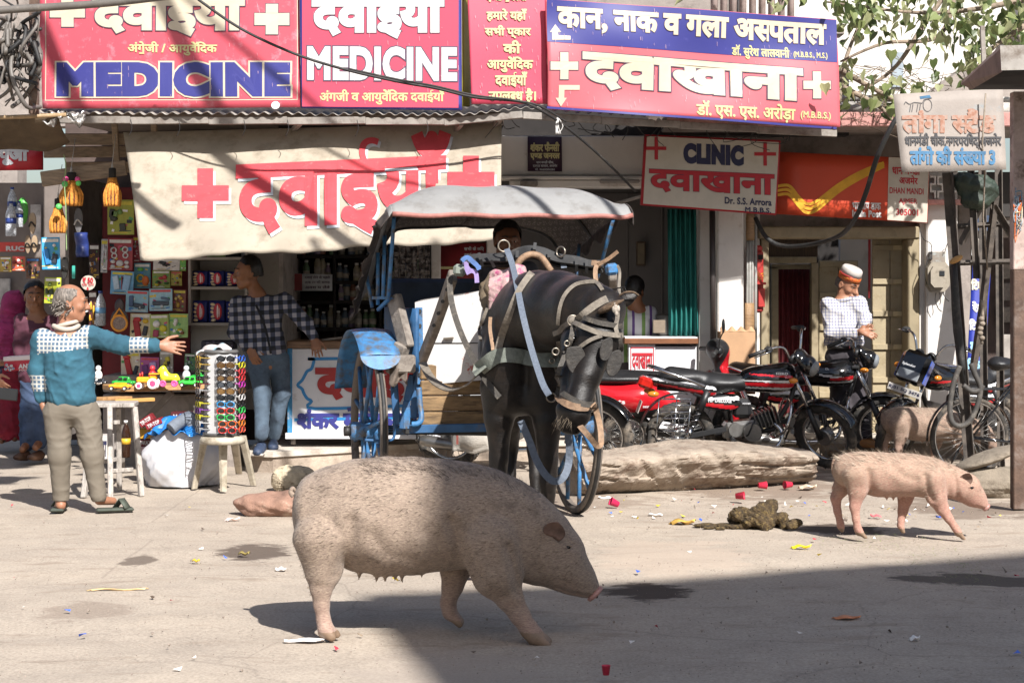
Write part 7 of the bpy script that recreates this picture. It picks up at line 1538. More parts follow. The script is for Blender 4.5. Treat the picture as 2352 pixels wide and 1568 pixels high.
def wafer(x0, y0, x1, y1, d, label):
 root = thing('snack_pack', label, 'snack pack', tuple(P((x0+x1)/2, y1, d)), 'navy wafer packs on the white shelf'); a, c = P(x0, y1, d), P(x1, y0, d); w_, h_ = c.x-a.x, c.z-a.z
 b = MB(wnavy); b.grid(lambda u, v: a+Vector((w_*u, -.035*math.sin(math.pi*u)**.5*math.sin(math.pi*v)**.5, h_*v)), 10, 10, (0, .05, 0)); o = a+Vector((0, -.037, 0))
 b.use(cm('#e0c49a'));
 for i in range(5): b.ell(o+Vector((w_*(.25+.1*PK.random()), .008, h_*(.1+.18*i))), (w_*.16, .004, h_*.07), Matrix.Rotation(PK.uniform(-.4, .4), 3, 'Y'), 10, 6)
 b.use(wred); b.ell(o+Vector((w_*.58, .003, h_*.5)), (w_*.26, .006, h_*.38)); b.use(cm('#e8dcd6')); b.ell(o+Vector((w_*.58, -.003, h_*.5)), (w_*.05, .003, h_*.3)); b.ell(o+Vector((w_*.68, -.003, h_*.45)), (w_*.03, .003, h_*.22)); b.build('wrapper', root)
for i, (x0, y0, x1, y1, l) in enumerate([(440, 622, 478, 657, 'navy wafer pack, left end of the upper shelf row'), (479, 622, 516, 657, 'navy wafer pack, middle of the upper shelf row'), (518, 624, 555, 657, 'navy wafer pack beside the young man on the upper shelf'), (440, 690, 477, 740, 'navy wafer pack, left one on the lower shelf'), (479, 690, 517, 740, 'navy wafer pack, right one on the lower shelf'), (519, 692, 556, 740, 'navy wafer pack behind the young man on the lower shelf')]): wafer(x0, y0, x1, y1, 16.85, l)
for x0, x1, c, l in ((438, 475, '#b84a50', 'red and white packet on the top shelf under the canvas'), (476, 517, '#8fc050', 'lime green bag on the top shelf under the canvas'), (518, 552, '#33302e', 'black packet on the top shelf under the canvas')): b = MB(cm(c)); a, q = P(x0, 590, 16.85), P(x1, 560, 16.85); b.grid(lambda u, v: a+Vector(((q.x-a.x)*u, -.03*math.sin(math.pi*u)*math.sin(math.pi*v), (q.z-a.z)*v)), 8, 6, (0, .06, 0)); b.use(cm('#e8e2da')); b.box((a+q)/2+Vector((0, -.032, 0)), ((q.x-a.x)*.5, .004, .02)); b.build('packet', label=l, cat='packet')
b = MB(mat('dark patterned box', '#2c2a3a', .6, var=.6, scale=40, dirt=('#8c86a0', .58, .64, 40))); b.pbox(462, 782, 536, 803, 16.4, .25, .01); b.build('patterned_box', label='dark patterned box behind the sunglasses rack', cat='box')
b = MB(mat('stall counter', '#9b928a', .8, dirt=('#6a625a', .5, .7, 5))); b.pbox(236, 862, 560, 900, 16.3, .7, .01); b.build('stall_counter', label='grey low counter under the standing toy cards', cat='counter')
b = MB(grey_w); b.pbox(236, 905, 545, 1080, 16.5, .3, .01); b.build('low_wall', label='grey low plaster wall under the toy stall', cat='wall')
bt = [mat('medicine bottle '+c, c, .4, var=.1) for c in ('#8d8a80', '#6f8f6a', '#a08fa8', '#9a6a5a', '#b0a890', '#5f6f80')]; r = random.Random(9); proto = []
for m_ in bt:
 q = thing('medicine_bottle', 'tall bottle in the rows on the dark shop shelves', 'bottle', (0, 0, 0), 'bottles and jars on the dark shelves'); b = MB(m_); b.lathe([(.03, 0), (.034, .01), (.034, .15), (.018, .18), (.018, .2)], (0, 0, 0), n=12); b.build('body', q); b = MB(mat('bottle label', '#c8c0b4', .6)); b.lathe([(.0348, .04), (.0348, .11)], (0, 0, 0), n=12); b.build('label', q); b = MB(cm('#d8d4d0')); b.cyl((0, 0, .2), (0, 0, .225), .02, 10); b.build('cap', q); proto.append(q)
used = set()
for y, xs in ((585, range(664, 980, 11)), (645, range(664, 980, 13)), (690, range(770, 980, 14)), (752, range(664, 980, 16))):
 for x in xs:
  if r.random() < .2: continue
  i = r.randrange(6); p = P(x+r.uniform(-1, 1), y, 18.13+r.uniform(0, .1)); s_ = r.uniform(.8, 1.15)
  if i not in used: proto[i].location = p; used.add(i)
  else: dup(proto[i], p, r.random(), sc=(s_, s_, s_*r.uniform(.75, 1.1)))
b = MB(mat('sachet strips', '#8f8a88', .4, var=.5, scale=25, dirt=('#2a2526', .48, .55, 18)))
for i in range(6): x = 905+i*14; b.grid(lambda u, v: P(x+12*u, 555+135*v, 17.0)+Vector((0, .012*math.sin(v*60)+.02*math.sin(u*3), 0)), 3, 60, (0, .004, 0))
b.build('sachet_strips', label='grey strips of sachets hanging beside the shop pillar', cat='sachets')
b = MB(tan_p); pl = [P(243, 893, 15.3), P(454, 888, 15.7)]; b.bar(pl[0]+Vector((0, .22, -.005)), pl[1]+Vector((0, .22, 0)), .5, .045, bev=.006); b.build('toy_plank', label='tan plank carrying the plastic toys', cat='plank')
b = MB(mat('plank trestle', '#8d857d', .8)); b.bar(P(395, 900, 15.6), P(320, 980, 15.75), .03, .05); b.bar(P(280, 905, 15.6), P(280, 1075, 15.8), .05, .05); b.bar(P(440, 905, 15.8), P(440, 1060, 15.9), .05, .05); b.build('trestle', label='grey wooden trestle under the toy plank', cat='trestle')
b = MB(tan_p); b.bar(P(224, 916, 14.9), P(292, 913, 15.2), .12, .028, bev=.004); b.build('short_board', label='short tan board lying on the wooden stool', cat='board')
b = MB(mat('yellow lath', '#d8a45a', .6)); b.bar(P(262, 921, 15.0), P(353, 917, 15.2), .06, .03, bev=.004); b.build('lath', label='yellow lath sticking out past the wooden stool', cat='lath')
def toy_car(x0, x1, yb, d, c, label, h=.5, wheel='#20201f', low=False):
 w_ = (x1-x0)*d/F; o = P((x0+x1)/2, yb, d); root = thing('toy_car', label, 'toy car', tuple(o), 'plastic toys on the plank'); V = lambda x, y, z: tuple(o+Vector((x*w_, y, z*w_))); hh = .2 if low else .34
 pr_ = [('c', V(-.38, -.05, .17), .09*w_, V(.38, -.05, .15), .08*w_), ('c', V(-.38, .05, .17), .09*w_, V(.38, .05, .15), .08*w_), ('c', V(-.15, -.02, hh), .08*w_, V(.15, -.02, hh-.02), .07*w_), ('c', V(-.15, .05, hh), .08*w_, V(.15, .05, hh-.02), .07*w_), ('c', V(-.2, 0, .2), .12*w_, V(.2, 0, .2), .12*w_)]
 body('body', pr_, w_*.035, [cm(c, .2)], root, .03*w_*3); b = MB(cm('#26302c', .1)); b.box(V(-.1, -.03-.085*w_, hh), (w_*.17, .012, w_*.10), None, .003); b.box(V(.11, -.03-.085*w_, hh-.01), (w_*.15, .012, w_*.09), None, .003); b.build('window', root)
 for x in (-.28, .28):
  for y in (-.085, .06): b = MB(cm(wheel)); b.cyl(V(x, y-.02, .085), V(x, y+.02, .085), w_*.095, 16, bev=.004); b.use(cm('#d8d4d0')); b.cyl(V(x, y-.024, .085), V(x, y-.018, .085), w_*.05, 12); b.build('wheel', root)
 return root
toy_car(257, 312, 887, 15.42, '#2f9a3c', 'green toy jeep at the left end of the plank'); toy_car(250, 303, 895, 15.2, '#f0a028', 'orange and yellow toy sports car at the plank front', low=True); toy_car(410, 466, 887, 15.5, '#43e04a', 'bright green toy car at the right end of the plank'); toy_car(440, 470, 868, 15.75, '#2f9a3c', 'small green toy van behind the bright green toy car'); toy_car(218, 245, 880, 15.5, '#2c3038', 'black toy car by the sweater at the plank end')
root = thing('toy_tractor', 'yellow toy tractor with white and pink wheels', 'toy tractor', tuple(P(338, 893, 15.3)), 'plastic toys on the plank'); o = P(338, 893, 15.3); b = MB(cm('#e8a62c', .25)); b.box(o+Vector((-.03, 0, .075)), (.11, .06, .05), None, .01); b.box(o+Vector((.05, 0, .085)), (.06, .07, .06), None, .012); b.box(o+Vector((.06, 0, .125)), (.08, .09, .012), None, .004); b.use(cm('#c83a30')); b.cyl(o+Vector((-.04, 0, .1)), o+Vector((-.04, 0, .14)), .007, 8); b.cyl(o+Vector((-.06, 0, .1)), o+Vector((-.06, 0, .13)), .007, 8); b.build('body', root)
for x, y, r_ in ((.055, -.055, .045), (.055, .055, .045), (-.06, -.05, .028), (-.06, .05, .028)): b = MB(cm('#efece6')); q = o+Vector((x, y, r_)); b.torus(q, (0, 1, 0), r_*.75, r_*.28, 20, 8); b.use(cm('#e04a78')); b.cyl(q-Vector((0, .008, 0)), q+Vector((0, .008, 0)), r_*.6, 14); b.build('wheel', root)
root = thing('toy_horse', 'lime green toy horse on pink wheels', 'toy horse', tuple(P(388, 888, 15.35)), 'plastic toys on the plank'); o = P(388, 888, 15.35); V = lambda x, z: tuple(o+Vector((x, 0, z))); body('body', [('c', V(-.04, .08), .035, V(.05, .075), .03), ('c', V(-.04, .1), .03, V(-.055, .145), .02), ('c', V(-.055, .145), .022, V(-.085, .13), .013), ('c', V(.06, .09), .014, V(.085, .06), .01), ('c', V(-.04, .16), .012, V(-.01, .1), .015), ('c', V(-.045, .05), .016, V(-.045, .03), .014), ('c', V(.05, .05), .016, V(.05, .03), .014)], .006, [cm('#d8e83a', .25)], root, .02)
for x in (-.045, .05): b = MB(cm('#e85a9a')); b.torus(o+Vector((x, -.03, .028)), (0, 1, 0), .021, .008, 18, 8); b.cyl(o+Vector((x, -.034, .028)), o+Vector((x, .03, .028)), .012, 10); b.build('wheel', root)
for x, y, d, c, l in ((350, 862, 15.6, '#c8303a', 'red berry shaped toy behind the yellow tractor'), (428, 862, 15.7, '#c8ccd0', 'grey white toy behind the green toy car'), (226, 862, 15.7, '#e8e4e0', 'white plush toy beside the sweater')): b = MB(cm(c)); p = P(x, y, d); b.ell(p, (.035, .03, .045)); b.ell(p+Vector((0, 0, .06)), (.024, .022, .025)); b.ell(p+Vector((0, 0, -.05)), (.03, .028, .03)); b.build('toy', label=l, cat='toy')
wst = mat('worn white paint wood', '#c2b9b0', .75, var=.2, scale=12, stretch=(3, 3, 1), dirt=('#6a6058', .52, .7, 14), bmp=.2)
st = thing('wooden_stool', 'tall worn grey wooden stool behind the man in the sweater', 'stool', tuple(G(260, 1140))); top = P(270, 928, 14.2).z; fl, fr_, bl, br = G(254, 1146), G(325, 1140), G(192, 1143), G(268, 1128); br.y += .1
b = MB(wst); b.box((P(262, 0, 14.2).x, 14.2, top), (.34, .32, .035), Matrix.Rotation(.1, 3, 'Z'), .006); b.build('seat', st)
for q, t in ((fl, (252, 935)), (fr_, (309, 934)), (bl, (215, 935)), (br, (272, 936))): b = MB(wst); tt = P(*t, q.y*.5+7.1); b.bar(q, tt, .04, .04, bev=.005); b.build('leg', st)
for za, a_, c_ in ((.2, fl, fr_), (.2, fl, bl), (.55, fl, fr_), (.25, bl, br)): b = MB(wst); f_ = za/top; mid = lambda q: q*(1-f_)+Vector((P(262, 0, 14.2).x, 14.2, top))*f_*1.0; b.bar(mid(a_)*.97+mid(c_)*.03, mid(c_)*.97+mid(a_)*.03, .025, .03, bev=.003); b.build('rail', st)
bottle(289, 965, 1050, 14.9, mat('dark cola glass', '#3a2418', .08), cm('#d8d4d0'), 'dark glass bottle with yellow label under the wooden stool', cm('#d8a830'), .038)
def carton(x0, y0, x1, y1, d, c, label, t=0.0, txt=None, tm=None, dep=.12):
 b = MB(mat('carton '+c, c, .55, var=.1)); a, q = P(x0, y1, d), P(x1, y0, d); R = Matrix.Rotation(t, 3, 'Y'); ce = (a+q)/2; w_, h_ = q.x-a.x, q.z-a.z; b.box(ce+Vector((0, dep/2, 0)), (w_, dep, h_), R, .003)
 if txt: text(b, lambda x, y, o=0: ce+R@Vector((x, 0, -y))+Vector((0, -o, 0)), txt, -w_*.38, -h_*.3, w_*.38, h_*.3, tm or whitep, .05, None, 0, .003)
 b.build('carton', label=label, cat='box')
carton(317, 958, 352, 974, 14.9, '#8c1f2a', 'dark red shoe carton tilted up, upper of two over the yellow carton', -.6, 'TIP-TOP'); carton(333, 966, 372, 980, 14.8, '#96202c', 'dark red shoe carton tilted up, lower of two over the yellow carton', -.45, 'TIP-TOP'); carton(318, 985, 352, 1007, 15.0, '#e0a832', 'yellow carton between the stool and the white sack'); carton(318, 1008, 353, 1025, 15.02, '#7c1c26', 'dark red carton under the yellow carton', 0, 'WAY'); carton(316, 1026, 340, 1052, 15.0, '#e8c8cc', 'pale pink carton lowest of the pile by the stool'); carton(392, 946, 438, 972, 15.5, '#5c1a22', 'dark maroon carton behind the white sack', 0, 'WAY'); carton(352, 968, 400, 985, 15.2, '#a8242f', 'long red carton behind the blue plastic bag', .1, 'WAVE'); carton(210, 1000, 250, 1060, 14.9, '#ded6cf', 'white carton seen between the trouser legs', 0, 'ALL FIT', navyd, .2)
sk = mat('white woven sack', '#d9d7da', .6, var=.05, scale=8, bmp=.25, bscale=16); root = thing('white_sack', 'large creased white sack beside the plastic stool', 'sack', tuple(G(410, 1120)))
o = G(405, 1118); W_ = .25
def sack(u, v):
 a = 2*math.pi*u; r_ = W_*(1.0+.16*math.sin(math.pi*min(v*1.3, 1))-.35*max(0, v-.6))*(1+.07*math.sin(a*3+v*5)+.05*math.sin(a*5-v*8+1)+.03*abs(math.sin(a*9+v*11))+.022*math.sin(a*17-v*21)); z = .44*v*(1+.08*math.sin(a*2))+(.10*max(0, math.cos(a-.5))*v**2)-.06*max(0, -math.cos(a))*v*v
 return o+Vector((r_*math.cos(a)*1.1+.03*v, .2+r_*math.sin(a)*.9, z+.01*math.sin(a*9)*v))
b = MB(sk); b.grid(sack, 84, 30, None); b.lathe([(0, .004), (W_, .004)], o+Vector((0, .2, 0)), n=30); b.build('sack_body', root)
b = MB(mat('grey woven sack', '#b9b4b4', .7, bmp=.25)); q = G(470, 1112); b.grid(lambda u, v: q+Vector((.10*math.cos(6.283*u)*(1-.2*v)+.02*math.sin(9*u+5*v), .3+.12*math.sin(6.283*u), .42*v*(1-.1*math.sin(6.283*u*2)))), 40, 14); b.build('side_sack', label='grey sack standing behind the plastic stool', cat='sack')
b = MB(mat('blue polythene', '#2f86d8', .25, var=.2, scale=10)); b.grid(lambda u, v: sack(.5*0+u*.5+.45, .93)*(1-v)+(o+Vector((.02, .2, .52)))*v+Vector((-.05*(1-u)*(1-v), -.05*(1-v), .05*math.sin(u*19)*math.sin(v*3.1)+.02*math.sin(u*41+v*9)+.03)), 50, 14, (0, 0, -.004)); b.build('blue_plastic_bag', label='blue plastic bag stuffed into the white sack', cat='bag')
b = MB(mat('grey cloth roll', '#7f8794', .8, var=.2, bmp=.3)); b.tube(smooth_path([P(392, 985, 14.6), P(412, 970, 14.65), P(436, 958, 14.7), P(440, 985, 14.7)], 6), .05, 12); b.build('cloth_bundle', label='grey cloth bundle on top of the white sack', cat='cloth')
ps = mat('dirty cream plastic', '#cfc4b0', .5, var=.08, scale=6, dirt=('#8a7d68', .48, .72, 9)); stl = thing('plastic_stool', 'dirty cream plastic stool under the sunglasses rack', 'stool', tuple(G(512, 1118)))
sc0 = Vector((P(511, 0, 14.35).x, 14.35, P(0, 1000, 14.35).z)); b = MB(ps); b.lathe([(0, .0), (.13, .0), (.165, -.008), (.178, -.03), (.175, -.06), (.168, -.06)], sc0, (0, 0, 1), 32); b.build('seat', stl)
for (lx, ly) in ((513, 1128), (447, 1122), (582, 1114), (549, 1096)):
 g_ = G(lx, ly) if ly > 1100 else G(549, 1088); t_ = sc0+(g_-Vector((sc0.x, sc0.y, 0)))*.62; t_.z = sc0.z-.02; b = MB(ps); R_ = []
 out = (g_-Vector((sc0.x, sc0.y, 0))); out.z = 0; out.normalize(); sd = Vector((-out.y, out.x, 0))
 for v in np.linspace(0, 1, 8): c_ = t_*(1-v)+g_*v; w2 = .040-.012*v; R_.append([c_+sd*w2, c_+sd*w2*.7+out*.02, c_-sd*w2*.7+out*.02, c_-sd*w2, c_-sd*w2*.6-out*.012, c_+sd*w2*.6-out*.012])
 b.loft(R_, smooth=False); b.build('leg', stl)
rk = thing('sunglasses_rack', 'white cylindrical sunglasses rack on the plastic stool', 'rack', tuple(sc0)); rb, rt_ = sc0+Vector((-.012, 0, .004)), P(505, 812, 14.35).z; rh = rt_-rb.z; b = MB(mat('rack white', '#d9d8d8', .4, var=.05)); b.lathe([(.128, .02), (.128, rh)], rb, (0, 0, 1), 8, smooth=False); b.build('column', rk)
b = MB(mat('rack grey', '#6a6866', .4)); b.cyl(rb, rb+Vector((0, 0, .022)), .14, 32); b.cyl(rb+Vector((0, 0, rh)), rb+Vector((0, 0, rh+.03)), .136, 32, bev=.01); b.build('rack_cap', rk)
b = MB(void_m)
for i in range(12):
 for dx, dy in ((-.085, -.1), (.052, -.12), (.12, -.06), (-.125, -.03)): q = rb+Vector((dx, dy, rh*(.96-i*.079))); b.ell(q, (.006, .008, .011), nu=8, nv=6)
b.build('peg_hole', rk)
b = MB(mat('striped scarf', '#efe2dc', .85, var=.1, dirt=('#8fb8c8', .52, .6, 12))); b.use(MATS['striped scarf']); b.grid(lambda u, v: P(450+82*u, 818-24*math.sin(u*2.6)*(.6+.4*v), 14.32+.2*v)+Vector((0, 0, .02*math.sin(u*12+v*5))), 26, 8, (0, 0, .012)); b.build('folded_scarf', label='folded pale striped scarf on top of the sunglasses rack', cat='scarf')
def glasses(fc, lc):
 g = thing('sunglasses', 'x', 'sunglasses', (0, 0, 0), 'sunglasses on the white rack'); fm_, lm = mat('frame '+fc, fc, .2, var=.03), mat('lens '+lc, lc, .05, var=.05)
 b = MB(fm_)
 for s in (-1, 1): b.tube([(s*(.036+.029*math.cos(a)), -.002*abs(math.cos(a)), .022*math.sin(a)-.002*math.cos(2*a)) for a in np.linspace(0, 6.283, 18, endpoint=False)], .0036, 6, closed=True)
 b.tube([(-.012, 0, .008), (0, -.003, .012), (.012, 0, .008)], .0035, 6); b.build('frame', g)
 for s in (-1, 1):
  b = MB(fm_); b.tube([(s*.066, 0, .01), (s*.069, .02, .01), (s*.066, .11, .006), (s*.064, .13, -.012)], .0034, 6); b.build('temple', g)
 b = MB(lm); b.ell((-.036, .001, 0), (.028, .002, .0205), nu=16, nv=8); b.build('lens', g); b = MB(lm); b.ell((.036, .001, 0), (.028, .002, .0205), nu=16, nv=8); b.build('lens', g); return g
fr_c = [('#18181a', '#23262c', 'black'), ('#6a4a26', '#5a4020', 'amber'), ('#22201f', '#35302e', 'dark grey'), ('#3a2a22', '#6a5030', 'brown'), ('#1c1c20', '#454a52', 'smoke black'), ('#70502a', '#7a5c34', 'tan'), ('#202226', '#1c2026', 'matt black'), ('#3a9ad8', '#30343c', 'sky blue'), ('#d83a30', '#2a2624', 'red'), ('#38c860', '#2a3a2c', 'green'), ('#e0642c', '#2a2624', 'orange'), ('#d8302c', '#26201f', 'bright red')]
side_c = {-1: ['gold', 'gold', 'olive', 'black', 'maroon', 'silver', 'black', 'yellow', 'purple', 'yellow', 'white', 'silver'], 1: ['blue', 'yellow', 'red', 'red', 'magenta', 'brown', 'white', 'black', 'green', 'pink', 'orange', 'coral']}
hexn = {'gold': '#b8963a', 'olive': '#5c6a3a', 'black': '#1a1a1c', 'maroon': '#6a2030', 'silver': '#b0b0b2', 'yellow': '#d8d030', 'purple': '#8a4aa8', 'white': '#dcdad8', 'blue': '#3a6ad0', 'red': '#d83a40', 'magenta': '#c83ab0', 'brown': '#6a4a30', 'green': '#3ac85a', 'pink': '#e86aa0', 'orange': '#e8842c', 'coral': '#e8583c'}
ordn = ['top', 'second', 'third', 'fourth', 'fifth', 'sixth', 'seventh', 'eighth', 'ninth', 'tenth', 'eleventh', 'lowest']
for i in range(12):
 z = rb.z+rh*(.945-i*.079); fc, lc, nm = fr_c[i]
 g = glasses(fc, lc); g.location = (rb.x+.062+(.012 if i > 9 else 0), rb.y-.165, z); g.rotation_euler = (0, .03*math.sin(i*3), .14); g['label'] = f'{nm} sunglasses on the front of the rack, {ordn[i]} row'
 for s, dx, dy, ang in ((-1, -.165, -.07, -1.15), (1, .165, -.02, 1.35)):
  c_ = side_c[s][i]; g = glasses(hexn[c_], '#2c2a28'); g.location = (rb.x+dx, rb.y+dy, z-.004); g.rotation_euler = (0, 0, ang); g['label'] = f"{c_} sunglasses on the {'left' if s < 0 else 'right'} side of the rack, {ordn[i]} row"
ct = thing('painted_counter', 'white counter painted with blue border and red lettering', 'counter', tuple(P(820, 1020, 16.4))); cw = mat('painted white board', '#ecebee', .5, var=.06, scale=4, dirt=('#a39a94', .6, .8, 6))
b = MB(cw); b.pbox(664, 800, 1060, 1006, 16.35, .55, .008); b.build('panel', ct); b = MB(mat('counter wood top', '#8a6647', .5, var=.25, stretch=(1, 8, 8))); b.pbox(658, 783, 1064, 799, 16.31, .62, .008); b.build('counter_top', ct)
b = MB(mat('counter trim', '#3f8fc0', .5, var=.15, dirt=('#c9c6c4', .56, .7, 14))); b.pbox(660, 800, 671, 1000, 16.335, .03, .003); b.use(cw); b.pbox(655, 994, 1064, 1008, 16.32, .05, .004); b.build('trim', ct)
for x in (674, 1040): b = MB(mat('castor wheel', '#8f8780', .5)); p = P(x, 1014, 16.4); b.cyl(p-Vector((.02, 0, 0)), p+Vector((.02, 0, 0)), .024, 14); b.box(p+Vector((0, .0, .028)), (.03, .03, .02)); b.build('castor', ct)
fn = plane_fn((664, 800, 16.35), (1060, 800, 16.35), (664, 1006, 16.35)); b = MB(); bl_ = mat('sign blue paint', '#2f8fd0', .5, var=.06); rd_ = mat('brick red paint', '#b8322f', .6, var=.08)
arch = smooth_path([(960, 821, 0), (724, 824, 0), (722, 826, 0), (716, 846, 0), (706, 852, 0), (700, 862, 0), (694, 873, 0), (684, 884, 0), (694, 893, 0), (698, 903, 0), (706, 915, 0), (716, 921, 0), (724, 938, 0), (960, 930, 0)], 4); stroke_on(b, fn, [(p.x, p.y) for p in arch], 7, .004, bl_); rect_on(b, fn, 676, 960, 1058, 967, .004, bl_, -.02)
text(b, fn, 'दवाई', 724, 822, 935, 924, rd_, .045); text(b, fn, 'शंकर मेडीकल एण~ड', 682, 935, 1040, 994, navy, .05); b.build('lettering', ct)
b = MB(mat('counter bits', '#b9a99a', .6, var=.3)); b.bar(P(740, 781, 16.5), P(785, 775, 16.55), .03, .02, bev=.006); b.build('rolled_paper', label='rolled paper lying on the painted counter', cat='paper')
def rock(name, label, pr, res, m, cat='stone', amp=.018, f=9, seed=0, lay=0, k=.06):
 def fn(V):
  n1 = wob(V*np.array([1, 1, 2.2]), f, amp, seed); n2 = wob(V*np.array([1, 1, 3.]), f*3.1, amp*.45, seed+1); c = V.mean(0); d = V-c; d /= np.linalg.norm(d, axis=1)[:, None]+1e-6
  V = V+d*(n1+n2)[:, None]
  if lay: s_ = np.sin((V[:, 2]+.10*V[:, 0]+.02*np.sin(V[:, 0]*7))*2*np.pi/.085); V[:, 1] += lay*np.clip(s_, -.3, 1)*(d[:, 1] < 0)
  return V
 return body(name, pr, res, m, None, k, fn, label=label, cat=cat)
sand = mat('brown sandstone', '#b0a08f', .92, var=.2, scale=4, dirt=('#7d6757', .5, .68, 6), bmp=.7, bscale=22); sand.node_tree.nodes['Principled BSDF'].inputs['Roughness'].default_value = .95
a, c = G(1345, 1143), G(1888, 1112)
cs = [(.24, -.02), (.17, .02), (.07, .09), (.02, .16), (-.04, .25), (.02, .30), (.30, .335), (.50, .33), (.58, .26), (.60, -.02)]; cs = [p for p in smooth_path([Vector((x, z, 0)) for x, z in cs], 5)]; ax_ = (c-a).normalized(); bk = Vector((-ax_.y, ax_.x, 0)); rings = []; NX = 130
for i in range(NX+1):
 t = i/NX; e_ = min(1, (t*9)**.6, ((1-t)*11)**.55) if 0 < t < 1 else .0; e_ = max(e_, .62); top = 1-.10*max(0, t-.75)*4-.06*math.sin(t*9); R = []
 for j, q in enumerate(cs):
  p = a*(1-t)+c*t; y, z = q.x, q.y; y = .28+(y-.28)*(.75+.25*e_); z = z*(.78+.22*e_)*top; X = t*1.9
  lyr = math.sin(z*46+X*3.1+1.7*math.sin(X*2.3)); cr = max(0, abs(math.sin(z*31+X*1.3+math.sin(X*5)*.8))-.86)*.22; hh = lambda a_, b__: (math.sin(a_*127.1+b__*311.7)*43758.5)%1; fc = hh(int(X*4.6+z*4+9), int(z*10+.5*math.sin(X*3)+X*.7+9)); f2_ = hh(int(X*11-z*6+30), int(z*17+X*1.3+y*9+30)); n_ = .03*(fc-.5)+.014*(f2_-.5)+.010*math.sin(X*5+z*9)+.005*math.sin(X*41+z*57+y*30)+(.007*(lyr > .3)*(math.sin(X*6.1+z*8) > 0)-cr*(math.sin(X*3.7+2) > .2) if (y < .2 and z < .29) else -.02*(fc-.5))
  d = -1 if y < .2 else 0; R.append(p+bk*(y+d*n_)+Vector((0, 0, z+(n_*.7 if d == 0 else 0)))+ax_*(.03*math.sin(z*22+y*5)*(t in (0, 1) or t < .03 or t > .97)))
 rings.append(R)
b = MB(sand); b.loft(rings, smooth=False); b.build('long_stone', label='long rough sandstone block lying in front of the motorcycles', cat='stone')
q = G(672, 1127); rock('stone', 'small pale squarish stone behind the sow', [('e', tuple(q+Vector((-.02, .12, .075))), (.15, .11, .095), None), ('c', tuple(q+Vector((-.09, .1, .08))), .08, tuple(q+Vector((.08, .12, .09))), .085)], .009, mat('pale pocked stone', '#d5c4a8', .9, var=.2, scale=14, dirt=('#7d6b55', .58, .66, 18), bmp=.6), amp=.01, f=16, seed=4)
q = G(640, 1186); rock('stone', 'flat brown stone lying against the sow', [('c', tuple(q+Vector((-.2, .1, .05))), .07, tuple(q+Vector((.3, .16, .07))), .095), ('e', tuple(q+Vector((0, .15, .07))), (.33, .16, .09), None)], .011, mat('red brown stone', '#a98370', .9, var=.2, scale=7, dirt=('#cdb8a4', .55, .7, 5), bmp=.5), amp=.014, f=9, seed=6)
q = G(2300, 1150); gst = mat('grey stone slab', '#9c8f7e', .9, var=.2, scale=6, dirt=('#5e5347', .5, .7, 6), bmp=.5)
rock('stone', 'grey stone block at the foot of the right post', [('c', tuple(q+Vector((-.08, .35, .1))), .12, tuple(q+Vector((.35, .4, .1))), .13)], .012, gst, seed=8, amp=.012); rock('stone', 'slanting flat slab on the grey block by the post', [('e', tuple(q+Vector((.0, .42, .28))), (.26, .2, .045), Matrix.Rotation(-.35, 3, 'Y'))], .01, gst, seed=9, amp=.008)
rk_ = random.Random(3); P0 = [('e', tuple(G(1960+rk_.uniform(-60, 90), 1060+rk_.uniform(-12, 12))+Vector((0, .5, .03))), (.05, .05, .035), None) for _ in range(9)]
rock('rubble', 'low heap of rubble behind the long stone', P0, .011, sand, 'rubble', amp=.012, f=20)['kind'] = 'stuff'
q = G(1745, 1213); dg_ = [('e', tuple(q+Vector((rk_.gauss(.03, .095), .1+rk_.gauss(0, .06), .015+.12*rk_.random()*math.exp(-i/40)))), tuple(.022+.026*rk_.random() for _ in range(3)), None) for i in range(52)]+[('e', tuple(q+Vector((rk_.gauss(-.12, .16), .1+rk_.gauss(0, .06), .006))), (.03+.03*rk_.random(), .03, .012), None) for _ in range(26)]+[('c', tuple(q+Vector((.02, .1, .04))), .10, tuple(q+Vector((.09, .12, .13))), .05)]
rock('dung_heap', 'heap of olive brown dung on the road behind the young pig', dg_, .0075, mat('dung', '#55442c', .95, var=.45, scale=26, dirt=('#8a7448', .5, .66, 34), bmp=.8), 'dung', amp=.007, f=60, k=.018)
gb = MB(mat('dry grass scraps', '#8f9a58', .8, var=.3, scale=30)); 
for i in range(420):
 x, y = rk_.choice([(2060, 1250), (2150, 1275), (2230, 1300), (2120, 1300), (1950, 1250), (2000, 1240), (2200, 1335), (1890, 1165)]); p = G(x+rk_.gauss(0, 45), y+rk_.gauss(0, 9)); a_ = rk_.uniform(0, 6.3); l_ = rk_.uniform(.015, .06); d_ = Vector((math.cos(a_), math.sin(a_), rk_.uniform(0, .3)))*l_; s_ = d_.cross(Vector((0, 0, 1))).normalized()*.002; p.z += .008; gb.add([p-s_, p+s_, p+d_], [(0, 1, 2)], False)
gb.build('grass_scraps', kind='stuff', fixn=False)
gv = MB(mat('grit', '#a6978a', .9, var=.3, scale=5))
for i in range(2600):
 y = 1085+470*rk_.random()**1.3; x = rk_.uniform(-40, 2400) if i % 3 else rk_.gauss(1700, 330); p = G(x, y); s_ = rk_.uniform(.0015, .0048)*(2.2 if rk_.random() < .04 else 1); R = Euler((rk_.uniform(0, 6), rk_.uniform(0, 6), 0)).to_matrix(); gv.add([p+R@Vector(v)*s_+Vector((0, 0, s_*.5)) for v in ((1, 0, 0), (-.6, .8, 0), (-.5, -.9, .1), (0, .1, 1), (0, 0, -.8))], [(0, 1, 3), (1, 2, 3), (2, 0, 3), (1, 0, 4), (2, 1, 4), (0, 2, 4)], False)
gv.build('gravel', kind='stuff', fixn=False)
lt = MB()
